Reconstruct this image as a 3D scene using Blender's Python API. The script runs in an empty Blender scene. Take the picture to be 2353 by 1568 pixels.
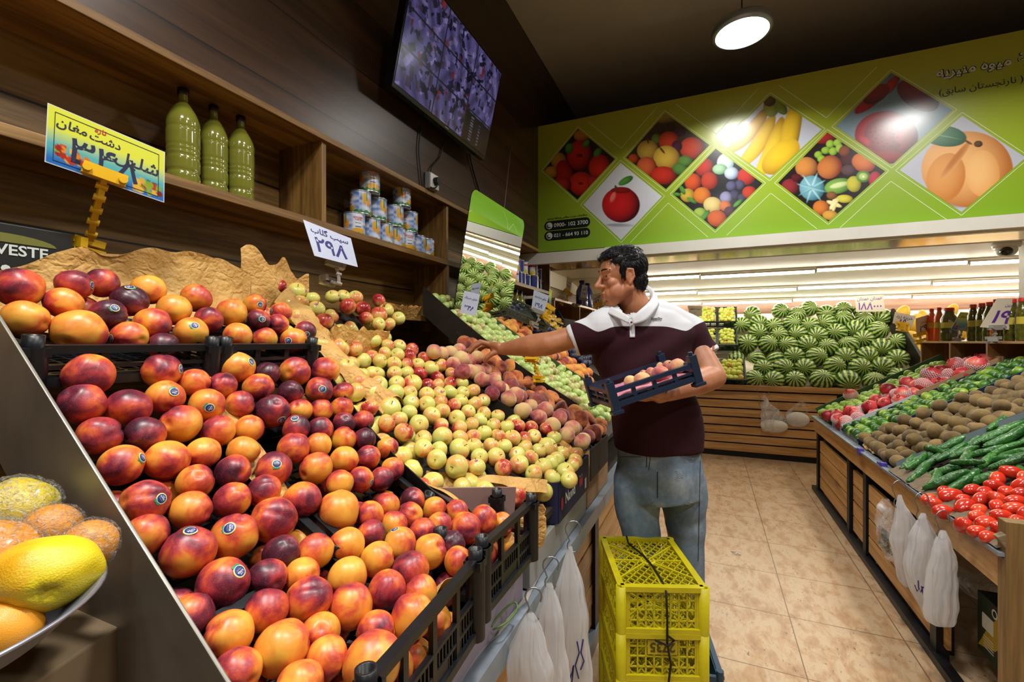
import bpy, bmesh, math, random
import numpy as np
from mathutils import Vector, Matrix, Euler, Quaternion, noise
from mathutils.bvhtree import BVHTree

S = bpy.context.scene
COL = S.collection
PI = math.pi
# ------------------------------------------------------------------ camera, world, exposure
H = 1.39                      # eye height
TH = math.radians(23.44)      # camera turned left of the aisle
FPX = 1046.0
cam = bpy.data.cameras.new('camera'); cam.lens = 16.0; cam.sensor_width = 36; cam.clip_start = .02; cam.clip_end = 60
cam_o = bpy.data.objects.new('camera', cam); COL.objects.link(cam_o)
cam_o.location = (0, 0, H); cam_o.rotation_euler = (PI/2, 0, TH)
S.camera = cam_o
S.view_settings.view_transform = 'Standard'; S.view_settings.look = 'None'
S.view_settings.gamma = 1; S.view_settings.use_curve_mapping = False
S.view_settings.exposure = -0.22
W = bpy.data.worlds.new('world'); S.world = W; W.use_nodes = True
W.node_tree.nodes['Background'].inputs[0].default_value = (.55, .62, .8, 1)
W.node_tree.nodes['Background'].inputs[1].default_value = .012
S.cycles.use_denoising = True
S.cycles.max_bounces = 6; S.cycles.diffuse_bounces = 3; S.cycles.glossy_bounces = 3
S.cycles.transmission_bounces = 5; S.cycles.transparent_max_bounces = 8
S.cycles.sample_clamp_indirect = 4; S.cycles.caustics_reflective = False; S.cycles.caustics_refractive = False

LIGHTS = [  # pendants: x, y, z, watts; the last four added out of view for light
    (.19, 3.24, 3.345, 30), (1.6, 2.75, 3.375, 46), (.19, 1.0, 3.375, 38), (-.62, .15, 3.1, 32),
    (.3, -1.2, 3.375, 14), (1.7, .5, 3.375, 26)]

cT, sT = math.cos(TH), math.sin(TH)
FW = Vector((-sT, cT, 0)); RT = Vector((cT, sT, 0)); UP = Vector((0, 0, 1)); EYE = Vector((0, 0, H))
def ray(px, py):
    return FW + RT*((px-1176.5)/FPX) + UP*((784-py)/FPX)
def P(px, py, d):
    return EYE + ray(px, py)*d
def on(px, py, f, d0=.3, d1=9):
    """first point along the sight line where it meets the surface z = f(x, y)"""
    r = ray(px, py); g = lambda d: (EYE.z+r.z*d) - f(r.x*d, r.y*d)
    n = 240; prev = g(d0); a = d0
    for i in range(1, n+1):
        b = d0+(d1-d0)*i/n; v = g(b)
        if (v <= 0) != (prev <= 0):
            for _ in range(24):
                m = (a+b)/2
                if (g(m) <= 0) == (prev <= 0): a = m
                else: b = m
            return EYE + r*((a+b)/2), (a+b)/2
        a = b; prev = v
    return None, None
def onY(px, py, Y):
    r = ray(px, py); return EYE + r*(Y/r.y)
def onX(px, py, X):
    r = ray(px, py); return EYE + r*(X/r.x)
def proj(p):
    v = Vector(p)-EYE; d = v.dot(FW)
    return (1176.5+FPX*v.dot(RT)/d, 784-FPX*v.z/d, d)
def hexc(h, a=1):
    h = h.lstrip('#'); c = [int(h[i:i+2], 16)/255 for i in (0, 2, 4)]
    return tuple(((x/12.92) if x <= .04045 else ((x+.055)/1.055)**2.4) for x in c)+(a,)
rnd = random.Random(11)

# ------------------------------------------------------------------ tagging
def tag(o, label=None, cat=None, group=None, kind=None):
    if label: o['label'] = label
    if cat: o['category'] = cat
    if group: o['group'] = group
    if kind: o['kind'] = kind
    return o
def empty(name, loc=(0, 0, 0), rz=0):
    o = bpy.data.objects.new(name, None); COL.objects.link(o); o.location = loc; o.rotation_euler = (0, 0, rz)
    o.empty_display_size = .05
    return o
def link(name, me, parent=None, loc=None, rot=None, scale=None):
    o = bpy.data.objects.new(name, me); COL.objects.link(o)
    if parent is not None: o.parent = parent
    if loc is not None: o.location = loc
    if rot is not None: o.rotation_euler = rot
    if scale is not None: o.scale = scale
    return o
def frame(o_, x, y=None, z=None):
    """4x4 from origin and axes"""
    M = Matrix.Identity(4)
    for i, a in enumerate((x, y, z)):
        M[0][i], M[1][i], M[2][i] = a
    M[0][3], M[1][3], M[2][3] = o_
    return M
def basis(o_, x, zhint=(0, 0, 1)):
    x = Vector(x).normalized(); z = Vector(zhint); z = (z - x*z.dot(x)).normalized(); y = z.cross(x)
    return frame(o_, x, y, z)

# ------------------------------------------------------------------ mesh builder
class MB:
    def __init__(s): s.v = []; s.f = []; s.m = []; s.sm = []; s.M = Matrix.Identity(4)
    def add(s, vs, fs, m=0, smooth=False):
        b = len(s.v); s.v += [tuple(s.M @ Vector(v)) for v in vs]
        for f in fs: s.f.append([b+i for i in f]); s.m.append(m); s.sm.append(smooth)
        return s
    def box(s, a, b, m=0):
        x0, y0, z0 = a; x1, y1, z1 = b
        x0, x1 = min(x0, x1), max(x0, x1); y0, y1 = min(y0, y1), max(y0, y1); z0, z1 = min(z0, z1), max(z0, z1)
        return s.add([(x0,y0,z0),(x1,y0,z0),(x1,y1,z0),(x0,y1,z0),(x0,y0,z1),(x1,y0,z1),(x1,y1,z1),(x0,y1,z1)],
              [(0,3,2,1),(4,5,6,7),(0,1,5,4),(1,2,6,5),(2,3,7,6),(3,0,4,7)], m)
    def bar(s, p, q, w, h, m=0, up=(0, 0, 1)):
        p = Vector(p); q = Vector(q); x = (q-p)
        if x.length < 1e-6: return s
        xn = x.normalized(); u = Vector(up); u = u - xn*u.dot(xn)
        if u.length < 1e-4: u = Vector((1, 0, 0)) - xn*xn.x
        u.normalize(); y = u.cross(xn)
        a = y*(w/2); b = u*(h/2)
        return s.add([p-a-b, p+a-b, p+a+b, p-a+b, q-a-b, q+a-b, q+a+b, q-a+b],
              [(0,3,2,1),(4,5,6,7),(0,1,5,4),(1,2,6,5),(2,3,7,6),(3,0,4,7)], m)
    def tube(s, pts, r, n=8, m=0, closed=False, cap=True):
        pts = [Vector(p) for p in pts]; k = len(pts); rs = r if isinstance(r, (list, tuple)) else [r]*k
        vs = []; ref = None
        for i, p in enumerate(pts):
            a = pts[(i-1) % k] if (i > 0 or closed) else p; b = pts[(i+1) % k] if (i < k-1 or closed) else p
            t = (b-a).normalized() if (b-a).length > 1e-9 else Vector((0, 0, 1))
            if ref is None: ref = Vector((0, 0, 1)) if abs(t.z) < .9 else Vector((1, 0, 0))
            x = ref - t*ref.dot(t)
            if x.length < 1e-5: x = Vector((1, 0, 0))-t*t.x
            x.normalize(); ref = x; y = t.cross(x)
            for j in range(n):
                an = 2*PI*j/n; vs.append(p + (x*math.cos(an)+y*math.sin(an))*rs[i])
        fs = []
        for i in range(k if closed else k-1):
            for j in range(n):
                a = i*n+j; b = i*n+(j+1) % n; c = ((i+1) % k)*n+(j+1) % n; d = ((i+1) % k)*n+j; fs.append((a, b, c, d))
        s.add(vs, fs, m, True)
        if cap and not closed:
            s.add(vs[:n], [tuple(reversed(range(n)))], m); s.add(vs[-n:], [tuple(range(n))], m)
        return s
    def cyl(s, p, q, r, n=16, m=0, r2=None):
        return s.tube([p, q], [r, r if r2 is None else r2], n, m)
    def lathe(s, prof, n=24, m=0, o=(0, 0, 0), mats=None):
        """prof: (r, z) pairs"""
        vs = []; fs = []; ox, oy, oz = o
        for r_, z_ in prof:
            for j in range(n): a = 2*PI*j/n; vs.append((ox+r_*math.cos(a), oy+r_*math.sin(a), oz+z_))
        for i in range(len(prof)-1):
            f = [(i*n+j, i*n+(j+1) % n, (i+1)*n+(j+1) % n, (i+1)*n+j) for j in range(n)]
            s_m = m if mats is None else mats[i]
            if mats is None: fs += f
            else: s.add(vs, f, s_m, True)
        if mats is None: s.add(vs, fs, m, True)
        return s
    def grid(s, fn, nu, nv, m=0, smooth=True):
        vs = [fn(i/nu, j/nv) for j in range(nv+1) for i in range(nu+1)]
        fs = [(j*(nu+1)+i, j*(nu+1)+i+1, (j+1)*(nu+1)+i+1, (j+1)*(nu+1)+i) for j in range(nv) for i in range(nu)]
        return s.add(vs, fs, m, smooth)
    def ell(s, c, r, m=0, n=16, k=10, M=None):
        c = Vector(c); r = Vector(r) if not isinstance(r, (int, float)) else Vector((r, r, r))
        vs = []; 
        for i in range(k+1):
            t = PI*i/k
            for j in range(n):
                a = 2*PI*j/n; v = Vector((math.sin(t)*math.cos(a)*r.x, math.sin(t)*math.sin(a)*r.y, math.cos(t)*r.z))
                if M is not None: v = M @ v
                vs.append(c+v)
        fs = [(i*n+j, (i+1)*n+j, (i+1)*n+(j+1) % n, i*n+(j+1) % n) for i in range(k) for j in range(n)]
        return s.add(vs, fs, m, True)
    def cap(s, p, q, r1, r2, m=0, n=26, flat=False):
        """tapered capsule"""
        p = Vector(p); q = Vector(q)
        if flat: return s.tube([p, q], [r1, r2], n, m)
        ax = (q-p).normalized(); pts = []; rs = []
        for i in range(5):
            a = PI/2*(1-i/4); pts.append(p-ax*r1*math.sin(a)); rs.append(max(1e-4, r1*math.cos(a)))
        for i in range(5):
            a = PI/2*i/4; pts.append(q+ax*r2*math.sin(a)); rs.append(max(1e-4, r2*math.cos(a)))
        return s.tube(pts, rs, n, m)
    def mesh(s, name, mats):
        me = bpy.data.meshes.new(name); me.from_pydata(s.v, [], s.f)
        if not isinstance(mats, (list, tuple)): mats = [mats]
        for mt in mats: me.materials.append(mt)
        me.polygons.foreach_set('material_index', s.m); me.polygons.foreach_set('use_smooth', s.sm); me.update()
        return me
    def build(s, name, mats, parent=None, loc=None, rot=None, bevel=0, merge=False):
        me = s.mesh(name, mats)
        if bevel or merge:
            bm = bmesh.new(); bm.from_mesh(me); bmesh.ops.remove_doubles(bm, verts=bm.verts, dist=1e-5)
            if bevel: bmesh.ops.bevel(bm, geom=list(bm.edges), offset=bevel, segments=2, affect='EDGES', profile=.6, clamp_overlap=True)
            bm.to_mesh(me); bm.free()
        return link(name, me, parent, loc, rot)

# ------------------------------------------------------------------ materials
MATS = {}
def newmat(name):
    m = bpy.data.materials.new(name); m.use_nodes = True; nt = m.node_tree
    return m, nt, nt.nodes['Principled BSDF']
def N(nt, typ, **kw):
    n = nt.nodes.new(typ)
    for k, v in kw.items():
        if k.startswith('i_'):
            key = k[2:]; key = int(key) if key.isdigit() else key.replace('_', ' ')
            n.inputs[key].default_value = v
        else: setattr(n, k, v)
    return n
def L(nt, a, ao, b, bi): nt.links.new(a.outputs[ao], b.inputs[bi])
def ramp(nt, stops):
    r = nt.nodes.new('ShaderNodeValToRGB'); e = r.color_ramp.elements
    while len(e) < len(stops): e.new(.5)
    for i, (p, c) in enumerate(stops): e[i].position = p; e[i].color = c if len(c) == 4 else (*c, 1)
    return r
def plain(name, col, rough=.5, metal=0, spec=.5, coat=0, trans=0, alpha=1, emis=None, estr=0, bump=0, bscale=60, var=0, vscale=8, sheen=0, ior=1.45):
    if name in MATS: return MATS[name]
    m, nt, b = newmat(name)
    if isinstance(col, str): col = hexc(col)
    col = tuple(col)+((1,) if len(col) == 3 else ())
    b.inputs['Base Color'].default_value = col; b.inputs['Roughness'].default_value = rough; b.inputs['Metallic'].default_value = metal
    b.inputs['Specular IOR Level'].default_value = spec; b.inputs['Coat Weight'].default_value = coat
    b.inputs['Transmission Weight'].default_value = trans; b.inputs['Alpha'].default_value = alpha; b.inputs['IOR'].default_value = ior
    b.inputs['Sheen Weight'].default_value = sheen
    if emis: b.inputs['Emission Color'].default_value = emis; b.inputs['Emission Strength'].default_value = estr
    tc = N(nt, 'ShaderNodeTexCoord')
    if bump:
        n = N(nt, 'ShaderNodeTexNoise', i_Scale=bscale, i_Detail=3.0); L(nt, tc, 'Object', n, 'Vector')
        bp = N(nt, 'ShaderNodeBump', i_Strength=bump, i_Distance=.01); L(nt, n, 'Fac', bp, 'Height'); L(nt, bp, 'Normal', b, 'Normal')
    if var:
        n = N(nt, 'ShaderNodeTexNoise', i_Scale=vscale, i_Detail=5.0, i_Roughness=.6); L(nt, tc, 'Object', n, 'Vector')
        r = ramp(nt, [(.3, tuple(c*(1-var) for c in col[:3])), (.7, tuple(min(1, c*(1+var)) for c in col[:3]))])
        L(nt, n, 'Fac', r, 'Fac'); L(nt, r, 'Color', b, 'Base Color')
    MATS[name] = m
    return m
def wood(name, c1, c2, c3, axis='Y', plank=None, paxis='Z', rough=.5, scale=1.0, seam=.006, knots=True, coat=0):
    """plank wood in object space: grain runs along axis, boards of width plank stacked along paxis"""
    if name in MATS: return MATS[name]
    m, nt, b = newmat(name)
    c1, c2, c3 = [hexc(c) if isinstance(c, str) else c for c in (c1, c2, c3)]
    tc = N(nt, 'ShaderNodeTexCoord'); sp = N(nt, 'ShaderNodeSeparateXYZ'); L(nt, tc, 'Object', sp, 'Vector')
    mp = N(nt, 'ShaderNodeMapping'); st = {'X': (.06, 1, 1), 'Y': (1, .06, 1), 'Z': (1, 1, .06)}[axis]
    mp.inputs['Scale'].default_value = [s_*scale for s_ in st]
    vec = tc; vo = 'Object'
    if plank:
        dv = N(nt, 'ShaderNodeMath', operation='DIVIDE'); dv.inputs[1].default_value = plank; L(nt, sp, paxis, dv, 0)
        fl = N(nt, 'ShaderNodeMath', operation='FLOOR'); L(nt, dv, 0, fl, 0)
        wn = N(nt, 'ShaderNodeTexWhiteNoise', noise_dimensions='1D'); L(nt, fl, 0, wn, 'W')
        sc = N(nt, 'ShaderNodeVectorMath', operation='SCALE'); sc.inputs['Scale'].default_value = 20; L(nt, wn, 'Color', sc, 0)
        ad = N(nt, 'ShaderNodeVectorMath', operation='ADD'); L(nt, tc, 'Object', ad, 0); L(nt, sc, 0, ad, 1)
        vec = ad; vo = 0
    L(nt, vec, vo, mp, 'Vector')
    n1 = N(nt, 'ShaderNodeTexNoise', i_Scale=9.0, i_Detail=6.0, i_Roughness=.62, i_Distortion=1.2); L(nt, mp, 'Vector', n1, 'Vector')
    n2 = N(nt, 'ShaderNodeTexNoise', i_Scale=90.0, i_Detail=3.0); L(nt, mp, 'Vector', n2, 'Vector')
    mx = N(nt, 'ShaderNodeMath', operation='MULTIPLY_ADD'); mx.inputs[1].default_value = .35; L(nt, n2, 'Fac', mx, 0); L(nt, n1, 'Fac', mx, 2)
    r = ramp(nt, [(.42, c3), (.6, c2), (.8, c1)]); L(nt, mx, 0, r, 'Fac')
    out = r; oo = 'Color'
    if knots:
        mk = N(nt, 'ShaderNodeMapping'); mk.inputs['Scale'].default_value = {'X': (.5, 1.4, 1.4), 'Y': (1.4, .5, 1.4), 'Z': (1.4, 1.4, .5)}[axis]
        L(nt, vec, vo, mk, 'Vector')
        vo_ = N(nt, 'ShaderNodeTexVoronoi', i_Scale=2.6); L(nt, mk, 'Vector', vo_, 'Vector')
        kr = ramp(nt, [(.04, (.2, .15, .1)), (.14, (1, 1, 1))]); L(nt, vo_, 'Distance', kr, 'Fac')
        mm = N(nt, 'ShaderNodeMix', data_type='RGBA', blend_type='MULTIPLY'); mm.inputs[0].default_value = .75
        L(nt, r, 'Color', mm, 6); L(nt, kr, 'Color', mm, 7); out = mm; oo = 2
    if plank:
        sa = N(nt, 'ShaderNodeMath', operation='FRACT'); L(nt, dv, 0, sa, 0)
        lt = N(nt, 'ShaderNodeMath', operation='LESS_THAN'); lt.inputs[1].default_value = seam/plank; L(nt, sa, 0, lt, 0)
        tn = N(nt, 'ShaderNodeMapRange'); tn.inputs[3].default_value = .72; tn.inputs[4].default_value = 1.2; L(nt, wn, 'Value', tn, 0)
        tm = N(nt, 'ShaderNodeVectorMath', operation='SCALE'); L(nt, out, oo, tm, 0); L(nt, tn, 0, tm, 'Scale')
        ms = N(nt, 'ShaderNodeMix', data_type='RGBA'); ms.inputs[7].default_value = (.006, .004, .003, 1)
        L(nt, lt, 0, ms, 0); L(nt, tm, 0, ms, 6); out = ms; oo = 2
        bp = N(nt, 'ShaderNodeBump', i_Strength=.6, i_Distance=.004, invert=True); L(nt, lt, 0, bp, 'Height'); L(nt, bp, 'Normal', b, 'Normal')
    L(nt, out, oo, b, 'Base Color'); b.inputs['Roughness'].default_value = rough; b.inputs['Coat Weight'].default_value = coat
    MATS[name] = m
    return m
def fruit(name, stops, nscale=1.6, amp=1.0, bias=0.0, rough=.4, spec=.5, speck=None, coat=0, sheen=0, bump=0, bscale=40, dirw=.35, sss=0):
    """skin that blushes from stop to stop; object colour red channel shifts it, green darkens"""
    if name in MATS: return MATS[name]
    m, nt, b = newmat(name)
    tc = N(nt, 'ShaderNodeTexCoord'); oi = N(nt, 'ShaderNodeObjectInfo')
    sc = N(nt, 'ShaderNodeMath', operation='MULTIPLY'); sc.inputs[1].default_value = 57.3; L(nt, oi, 'Random', sc, 0)
    ad = N(nt, 'ShaderNodeVectorMath', operation='ADD'); L(nt, tc, 'Object', ad, 0); L(nt, sc, 0, ad, 1)
    n1 = N(nt, 'ShaderNodeTexNoise', i_Scale=nscale, i_Detail=4.0, i_Roughness=.55, i_Distortion=.4); L(nt, ad, 0, n1, 'Vector')
    sp = N(nt, 'ShaderNodeSeparateXYZ'); L(nt, tc, 'Object', sp, 'Vector')
    d = N(nt, 'ShaderNodeMath', operation='MULTIPLY'); d.inputs[1].default_value = dirw; L(nt, sp, 'X', d, 0)
    cs = N(nt, 'ShaderNodeSeparateColor'); L(nt, oi, 'Color', cs, 'Color')
    a1 = N(nt, 'ShaderNodeMath', operation='MULTIPLY_ADD'); a1.inputs[1].default_value = amp; L(nt, n1, 'Fac', a1, 0)
    k = N(nt, 'ShaderNodeMath', operation='ADD'); k.inputs[1].default_value = bias-amp*.5; L(nt, cs, 'Red', k, 0); L(nt, k, 0, a1, 2)
    a2 = N(nt, 'ShaderNodeMath', operation='ADD', use_clamp=True); L(nt, a1, 0, a2, 0); L(nt, d, 0, a2, 1)
    r = ramp(nt, stops); L(nt, a2, 0, r, 'Fac'); out, oo = r, 'Color'
    if speck:
        n2 = N(nt, 'ShaderNodeTexNoise', i_Scale=speck[1], i_Detail=2.0); L(nt, ad, 0, n2, 'Vector')
        r2 = ramp(nt, [(speck[2], (0, 0, 0)), (speck[2]+.06, (1, 1, 1))]); L(nt, n2, 'Fac', r2, 'Fac')
        ms = N(nt, 'ShaderNodeMath', operation='MULTIPLY'); ms.inputs[1].default_value = speck[3]; L(nt, r2, 'Color', ms, 0)
        mx = N(nt, 'ShaderNodeMix', data_type='RGBA'); mx.inputs[7].default_value = speck[0]; L(nt, ms, 0, mx, 0); L(nt, out, oo, mx, 6); out, oo = mx, 2
    L(nt, out, oo, b, 'Base Color'); b.inputs['Roughness'].default_value = rough; b.inputs['Specular IOR Level'].default_value = spec
    b.inputs['Coat Weight'].default_value = coat; b.inputs['Coat Roughness'].default_value = .25
    b.inputs['Sheen Weight'].default_value = sheen
    if bump:
        nb = N(nt, 'ShaderNodeTexNoise', i_Scale=bscale, i_Detail=2.0); L(nt, ad, 0, nb, 'Vector')
        bp = N(nt, 'ShaderNodeBump', i_Strength=bump, i_Distance=.02); L(nt, nb, 'Fac', bp, 'Height'); L(nt, bp, 'Normal', b, 'Normal')
    MATS[name] = m
    return m
def printmat(name, rough=.35, coat=0, emis=0):
    if name in MATS: return MATS[name]
    m, nt, b = newmat(name); a = N(nt, 'ShaderNodeVertexColor', layer_name='Col')
    L(nt, a, 'Color', b, 'Base Color'); b.inputs['Roughness'].default_value = rough; b.inputs['Coat Weight'].default_value = coat; b.inputs['Coat Roughness'].default_value = .18
    if emis: L(nt, a, 'Color', b, 'Emission Color'); b.inputs['Emission Strength'].default_value = emis; b.inputs['Base Color'].default_value = (.01, .01, .01, 1); nt.links.remove(b.inputs['Base Color'].links[0])
    MATS[name] = m
    return m
def vcol(me, cols):
    at = me.color_attributes.new('Col', 'FLOAT_COLOR', 'POINT'); at.data.foreach_set('color', np.asarray(cols, dtype=np.float32).ravel())
def lathe_print(name, prof, n, nv, fn, mat, parent=None, zt=None):
    pass
# ------------------------------------------------------------------ writing
PF = {}
def _pf(c, iso, joins=True): PF[c] = (iso, iso+1, iso+2 if joins else 0, iso+3 if joins else 0)
for c_, k_, j_ in (('آ',0xFE81,0),('ا',0xFE8D,0),('ب',0xFE8F,1),('ت',0xFE95,1),('ج',0xFE9D,1),('ح',0xFEA1,1),('خ',0xFEA5,1),('د',0xFEA9,0),('ذ',0xFEAB,0),('ر',0xFEAD,0),('ز',0xFEAF,0),
        ('س',0xFEB1,1),('ش',0xFEB5,1),('ص',0xFEB9,1),('غ',0xFECD,1),('ف',0xFED1,1),('ق',0xFED5,1),('ل',0xFEDD,1),('م',0xFEE1,1),('ن',0xFEE5,1),('ه',0xFEE9,1),('و',0xFEED,0),
        ('ی',0xFBFC,1),('پ',0xFB56,1),('ک',0xFB8E,1),('گ',0xFB92,1),('ژ',0xFB8A,0)): _pf(c_, k_, j_)
def fa(t):
    out = []
    for i, c in enumerate(t):
        if c not in PF: out.append(c); continue
        f = PF[c]; pv = i > 0 and t[i-1] in PF and PF[t[i-1]][2]; nx = i < len(t)-1 and t[i+1] in PF and f[2]
        out.append(chr(f[3] if pv and nx else f[2] if nx else f[1] if pv else f[0]))
    s_ = ''.join(reversed(out))
    import re
    return re.sub('[۰-۹]+', lambda q: q.group(0)[::-1], s_)
def text_mesh(s_, w=None, h=None, bold=0.0, shear=0, extrude=0.0):
    """flat lettering in the xy plane, centred, scaled to width w or height h"""
    c = bpy.data.curves.new('lettering', 'FONT'); c.body = s_; c.shear = shear; c.offset = bold; c.extrude = extrude; c.resolution_u = 3
    o = bpy.data.objects.new('lettering', c); COL.objects.link(o)
    dg = bpy.context.evaluated_depsgraph_get(); me = bpy.data.meshes.new_from_object(o.evaluated_get(dg))
    bpy.data.objects.remove(o); bpy.data.curves.remove(c)
    n = len(me.vertices)
    if not n: return [], []
    co = np.empty(n*3, np.float32); me.vertices.foreach_get('co', co); co = co.reshape(-1, 3)
    lo = co.min(0); hi = co.max(0); sx = (hi-lo); k = (w/sx[0]) if w else (h/sx[1])
    kx = k; ky = (h/sx[1]) if (w and h) else k
    co = (co-(lo+hi)/2)*np.array([kx, ky, 1])
    fs = [list(p.vertices) for p in me.polygons]; bpy.data.meshes.remove(me)
    return [tuple(v) for v in co], fs
def add_text(mb, s_, M, m=0, **kw):
    v, f = text_mesh(s_, **kw)
    mb.add([M @ Vector(p) for p in v], f, m)
def rrect(w, h, r, n=5):
    pts = []
    for cx, cy, a0 in ((w/2-r, h/2-r, 0), (-w/2+r, h/2-r, 90), (-w/2+r, -h/2+r, 180), (w/2-r, -h/2+r, 270)):
        for i in range(n+1):
            a = math.radians(a0+90*i/n); pts.append((cx+r*math.cos(a), cy+r*math.sin(a)))
    return pts
def slab(mb, pts, t, M, m=0, mside=None):
    """thin prism from a 2d outline"""
    n = len(pts); a = [M @ Vector((x, y, t/2)) for x, y in pts]; b = [M @ Vector((x, y, -t/2)) for x, y in pts]
    mb.add(a+b, [tuple(range(n)), tuple(range(2*n-1, n-1, -1))]+[(i, i+n, (i+1) % n+n, (i+1) % n) for i in range(n)], m)
# ------------------------------------------------------------------ fusing shapes into one skin
def fuse(mb, name, mats, voxel=.005, smooth=4, parent=None, sf=.5):
    me = mb.mesh(name+'_raw', mats); o = bpy.data.objects.new(name+'_raw', me); COL.objects.link(o)
    r = o.modifiers.new('r', 'REMESH'); r.mode = 'VOXEL'; r.voxel_size = voxel; r.use_smooth_shade = True
    if smooth:
        s_ = o.modifiers.new('s', 'SMOOTH'); s_.iterations = smooth; s_.factor = sf
    dg = bpy.context.evaluated_depsgraph_get(); out = bpy.data.meshes.new_from_object(o.evaluated_get(dg)); out.name = name
    bpy.data.objects.remove(o); bpy.data.meshes.remove(me)
    out.materials.clear()
    for mt in (mats if isinstance(mats, (list, tuple)) else [mats]): out.materials.append(mt)
    out.polygons.foreach_set('use_smooth', [True]*len(out.polygons))
    return link(name, out, parent)
def vert_np(me):
    co = np.empty(len(me.vertices)*3, np.float32); me.vertices.foreach_get('co', co); return co.reshape(-1, 3)
def ordn(k):
    w = ['first','second','third','fourth','fifth','sixth','seventh','eighth','ninth','tenth','eleventh','twelfth','thirteenth','fourteenth','fifteenth','sixteenth','seventeenth','eighteenth','nineteenth','twentieth']
    return w[k] if k < 20 else 'twenty-'+w[k-20] if k < 29 else str(k+1)+'th'
# ================================================================== ROOM
XW, XS = -1.70, -1.45       # shelf back, shelf face and upper boarding
XR = 4.2; YF = -2.6; YB = 7.45; CEIL = 4.04; YBAN = 3.95; YUP = 6.05
m_dark = wood('dark boarding', '#3f2816', '#2d1c0f', '#1c1109', 'Y', .29, 'Z', rough=.34, seam=.006, knots=False)
m_shelfback = wood('stained pine boards', '#9c783f', '#6b4e24', '#402d12', 'Y', .17, 'Z', rough=.5, seam=.007)
m_shelf = wood('stained pine shelf', '#926e38', '#684a20', '#432e12', 'Y', None, rough=.5)
m_shelfv = wood('stained pine upright', '#926e38', '#684a20', '#432e12', 'Z', None, rough=.5)
m_slatY = wood('honey pine slats', '#cda062', '#ad8048', '#835e32', 'Y', None, rough=.42)
m_slatX = wood('honey pine slats across', '#cfa468', '#ad8048', '#835e32', 'X', None, rough=.42)
m_pineV = wood('honey pine upright', '#a87c48', '#8a6234', '#6d4a26', 'Z', None, rough=.5)
m_steelb = plain('black steel', '#15151a', .45, .3, var=.2)
m_white = plain('white paint', '#c9c7bd', .5, var=.05, vscale=3)
m_cream = plain('cream paint', '#efe4cc', .55, var=.04, vscale=2)
m_ceil = plain('grey ceiling paint', '#b5afa3', .8, var=.08, vscale=1.5)
m_black = plain('black paint', '#0b0a0a', .6)

# floor: large mottled beige tiles laid along the aisle
mf, nt, b = newmat('floor tiles')
tc = N(nt, 'ShaderNodeTexCoord'); mp = N(nt, 'ShaderNodeMapping'); mp.inputs['Rotation'].default_value = (0, 0, 0); mp.inputs['Location'].default_value = (.09, .1, 0)
L(nt, tc, 'Object', mp, 'Vector')
br = N(nt, 'ShaderNodeTexBrick', offset=0.0, squash=1.0); br.inputs['Scale'].default_value = 1; br.inputs['Mortar Size'].default_value = .0025
br.inputs['Brick Width'].default_value = .46; br.inputs['Row Height'].default_value = .46; br.inputs['Color1'].default_value = (.3, .3, .3, 1); br.inputs['Color2'].default_value = (.7, .7, .7, 1); br.inputs['Mortar'].default_value = (0, 0, 0, 1)
L(nt, mp, 'Vector', br, 'Vector')
ms_ = N(nt, 'ShaderNodeMapping'); ms_.inputs['Rotation'].default_value = (0, 0, .5); ms_.inputs['Scale'].default_value = (1, .45, 1); L(nt, tc, 'Object', ms_, 'Vector')
n1 = N(nt, 'ShaderNodeTexNoise', i_Scale=14.0, i_Detail=8.0, i_Roughness=.7, i_Distortion=.3); L(nt, ms_, 'Vector', n1, 'Vector')
r1 = ramp(nt, [(.3, hexc('#967050')), (.46, hexc('#b08e6a')), (.56, hexc('#bda382')), (.72, hexc('#a78c70'))]); L(nt, n1, 'Fac', r1, 'Fac')
n2 = N(nt, 'ShaderNodeTexNoise', i_Scale=55.0, i_Detail=3.0, i_Roughness=.7); L(nt, ms_, 'Vector', n2, 'Vector')
n3 = N(nt, 'ShaderNodeTexNoise', i_Scale=5.0, i_Detail=2.0); L(nt, tc, 'Object', n3, 'Vector')
r2 = ramp(nt, [(.6, (0, 0, 0)), (.68, (1, 1, 1))]); L(nt, n2, 'Fac', r2, 'Fac')
r3 = ramp(nt, [(.4, (0, 0, 0)), (.6, (1, 1, 1))]); L(nt, n3, 'Fac', r3, 'Fac')
mu = N(nt, 'ShaderNodeMath', operation='MULTIPLY'); L(nt, r2, 'Color', mu, 0); L(nt, r3, 'Color', mu, 1)
mx = N(nt, 'ShaderNodeMix', data_type='RGBA'); mx.inputs[7].default_value = hexc('#5b5148'); L(nt, mu, 0, mx, 0); L(nt, r1, 'Color', mx, 6)
mg = N(nt, 'ShaderNodeMix', data_type='RGBA'); mg.inputs[7].default_value = hexc('#6b5137'); L(nt, br, 'Fac', mg, 0); L(nt, mx, 2, mg, 6)
L(nt, mg, 2, b, 'Base Color'); b.inputs['Roughness'].default_value = .3
bp = N(nt, 'ShaderNodeBump', i_Strength=.3, i_Distance=.003, invert=True); L(nt, br, 'Fac', bp, 'Height'); L(nt, bp, 'Normal', b, 'Normal')

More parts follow.
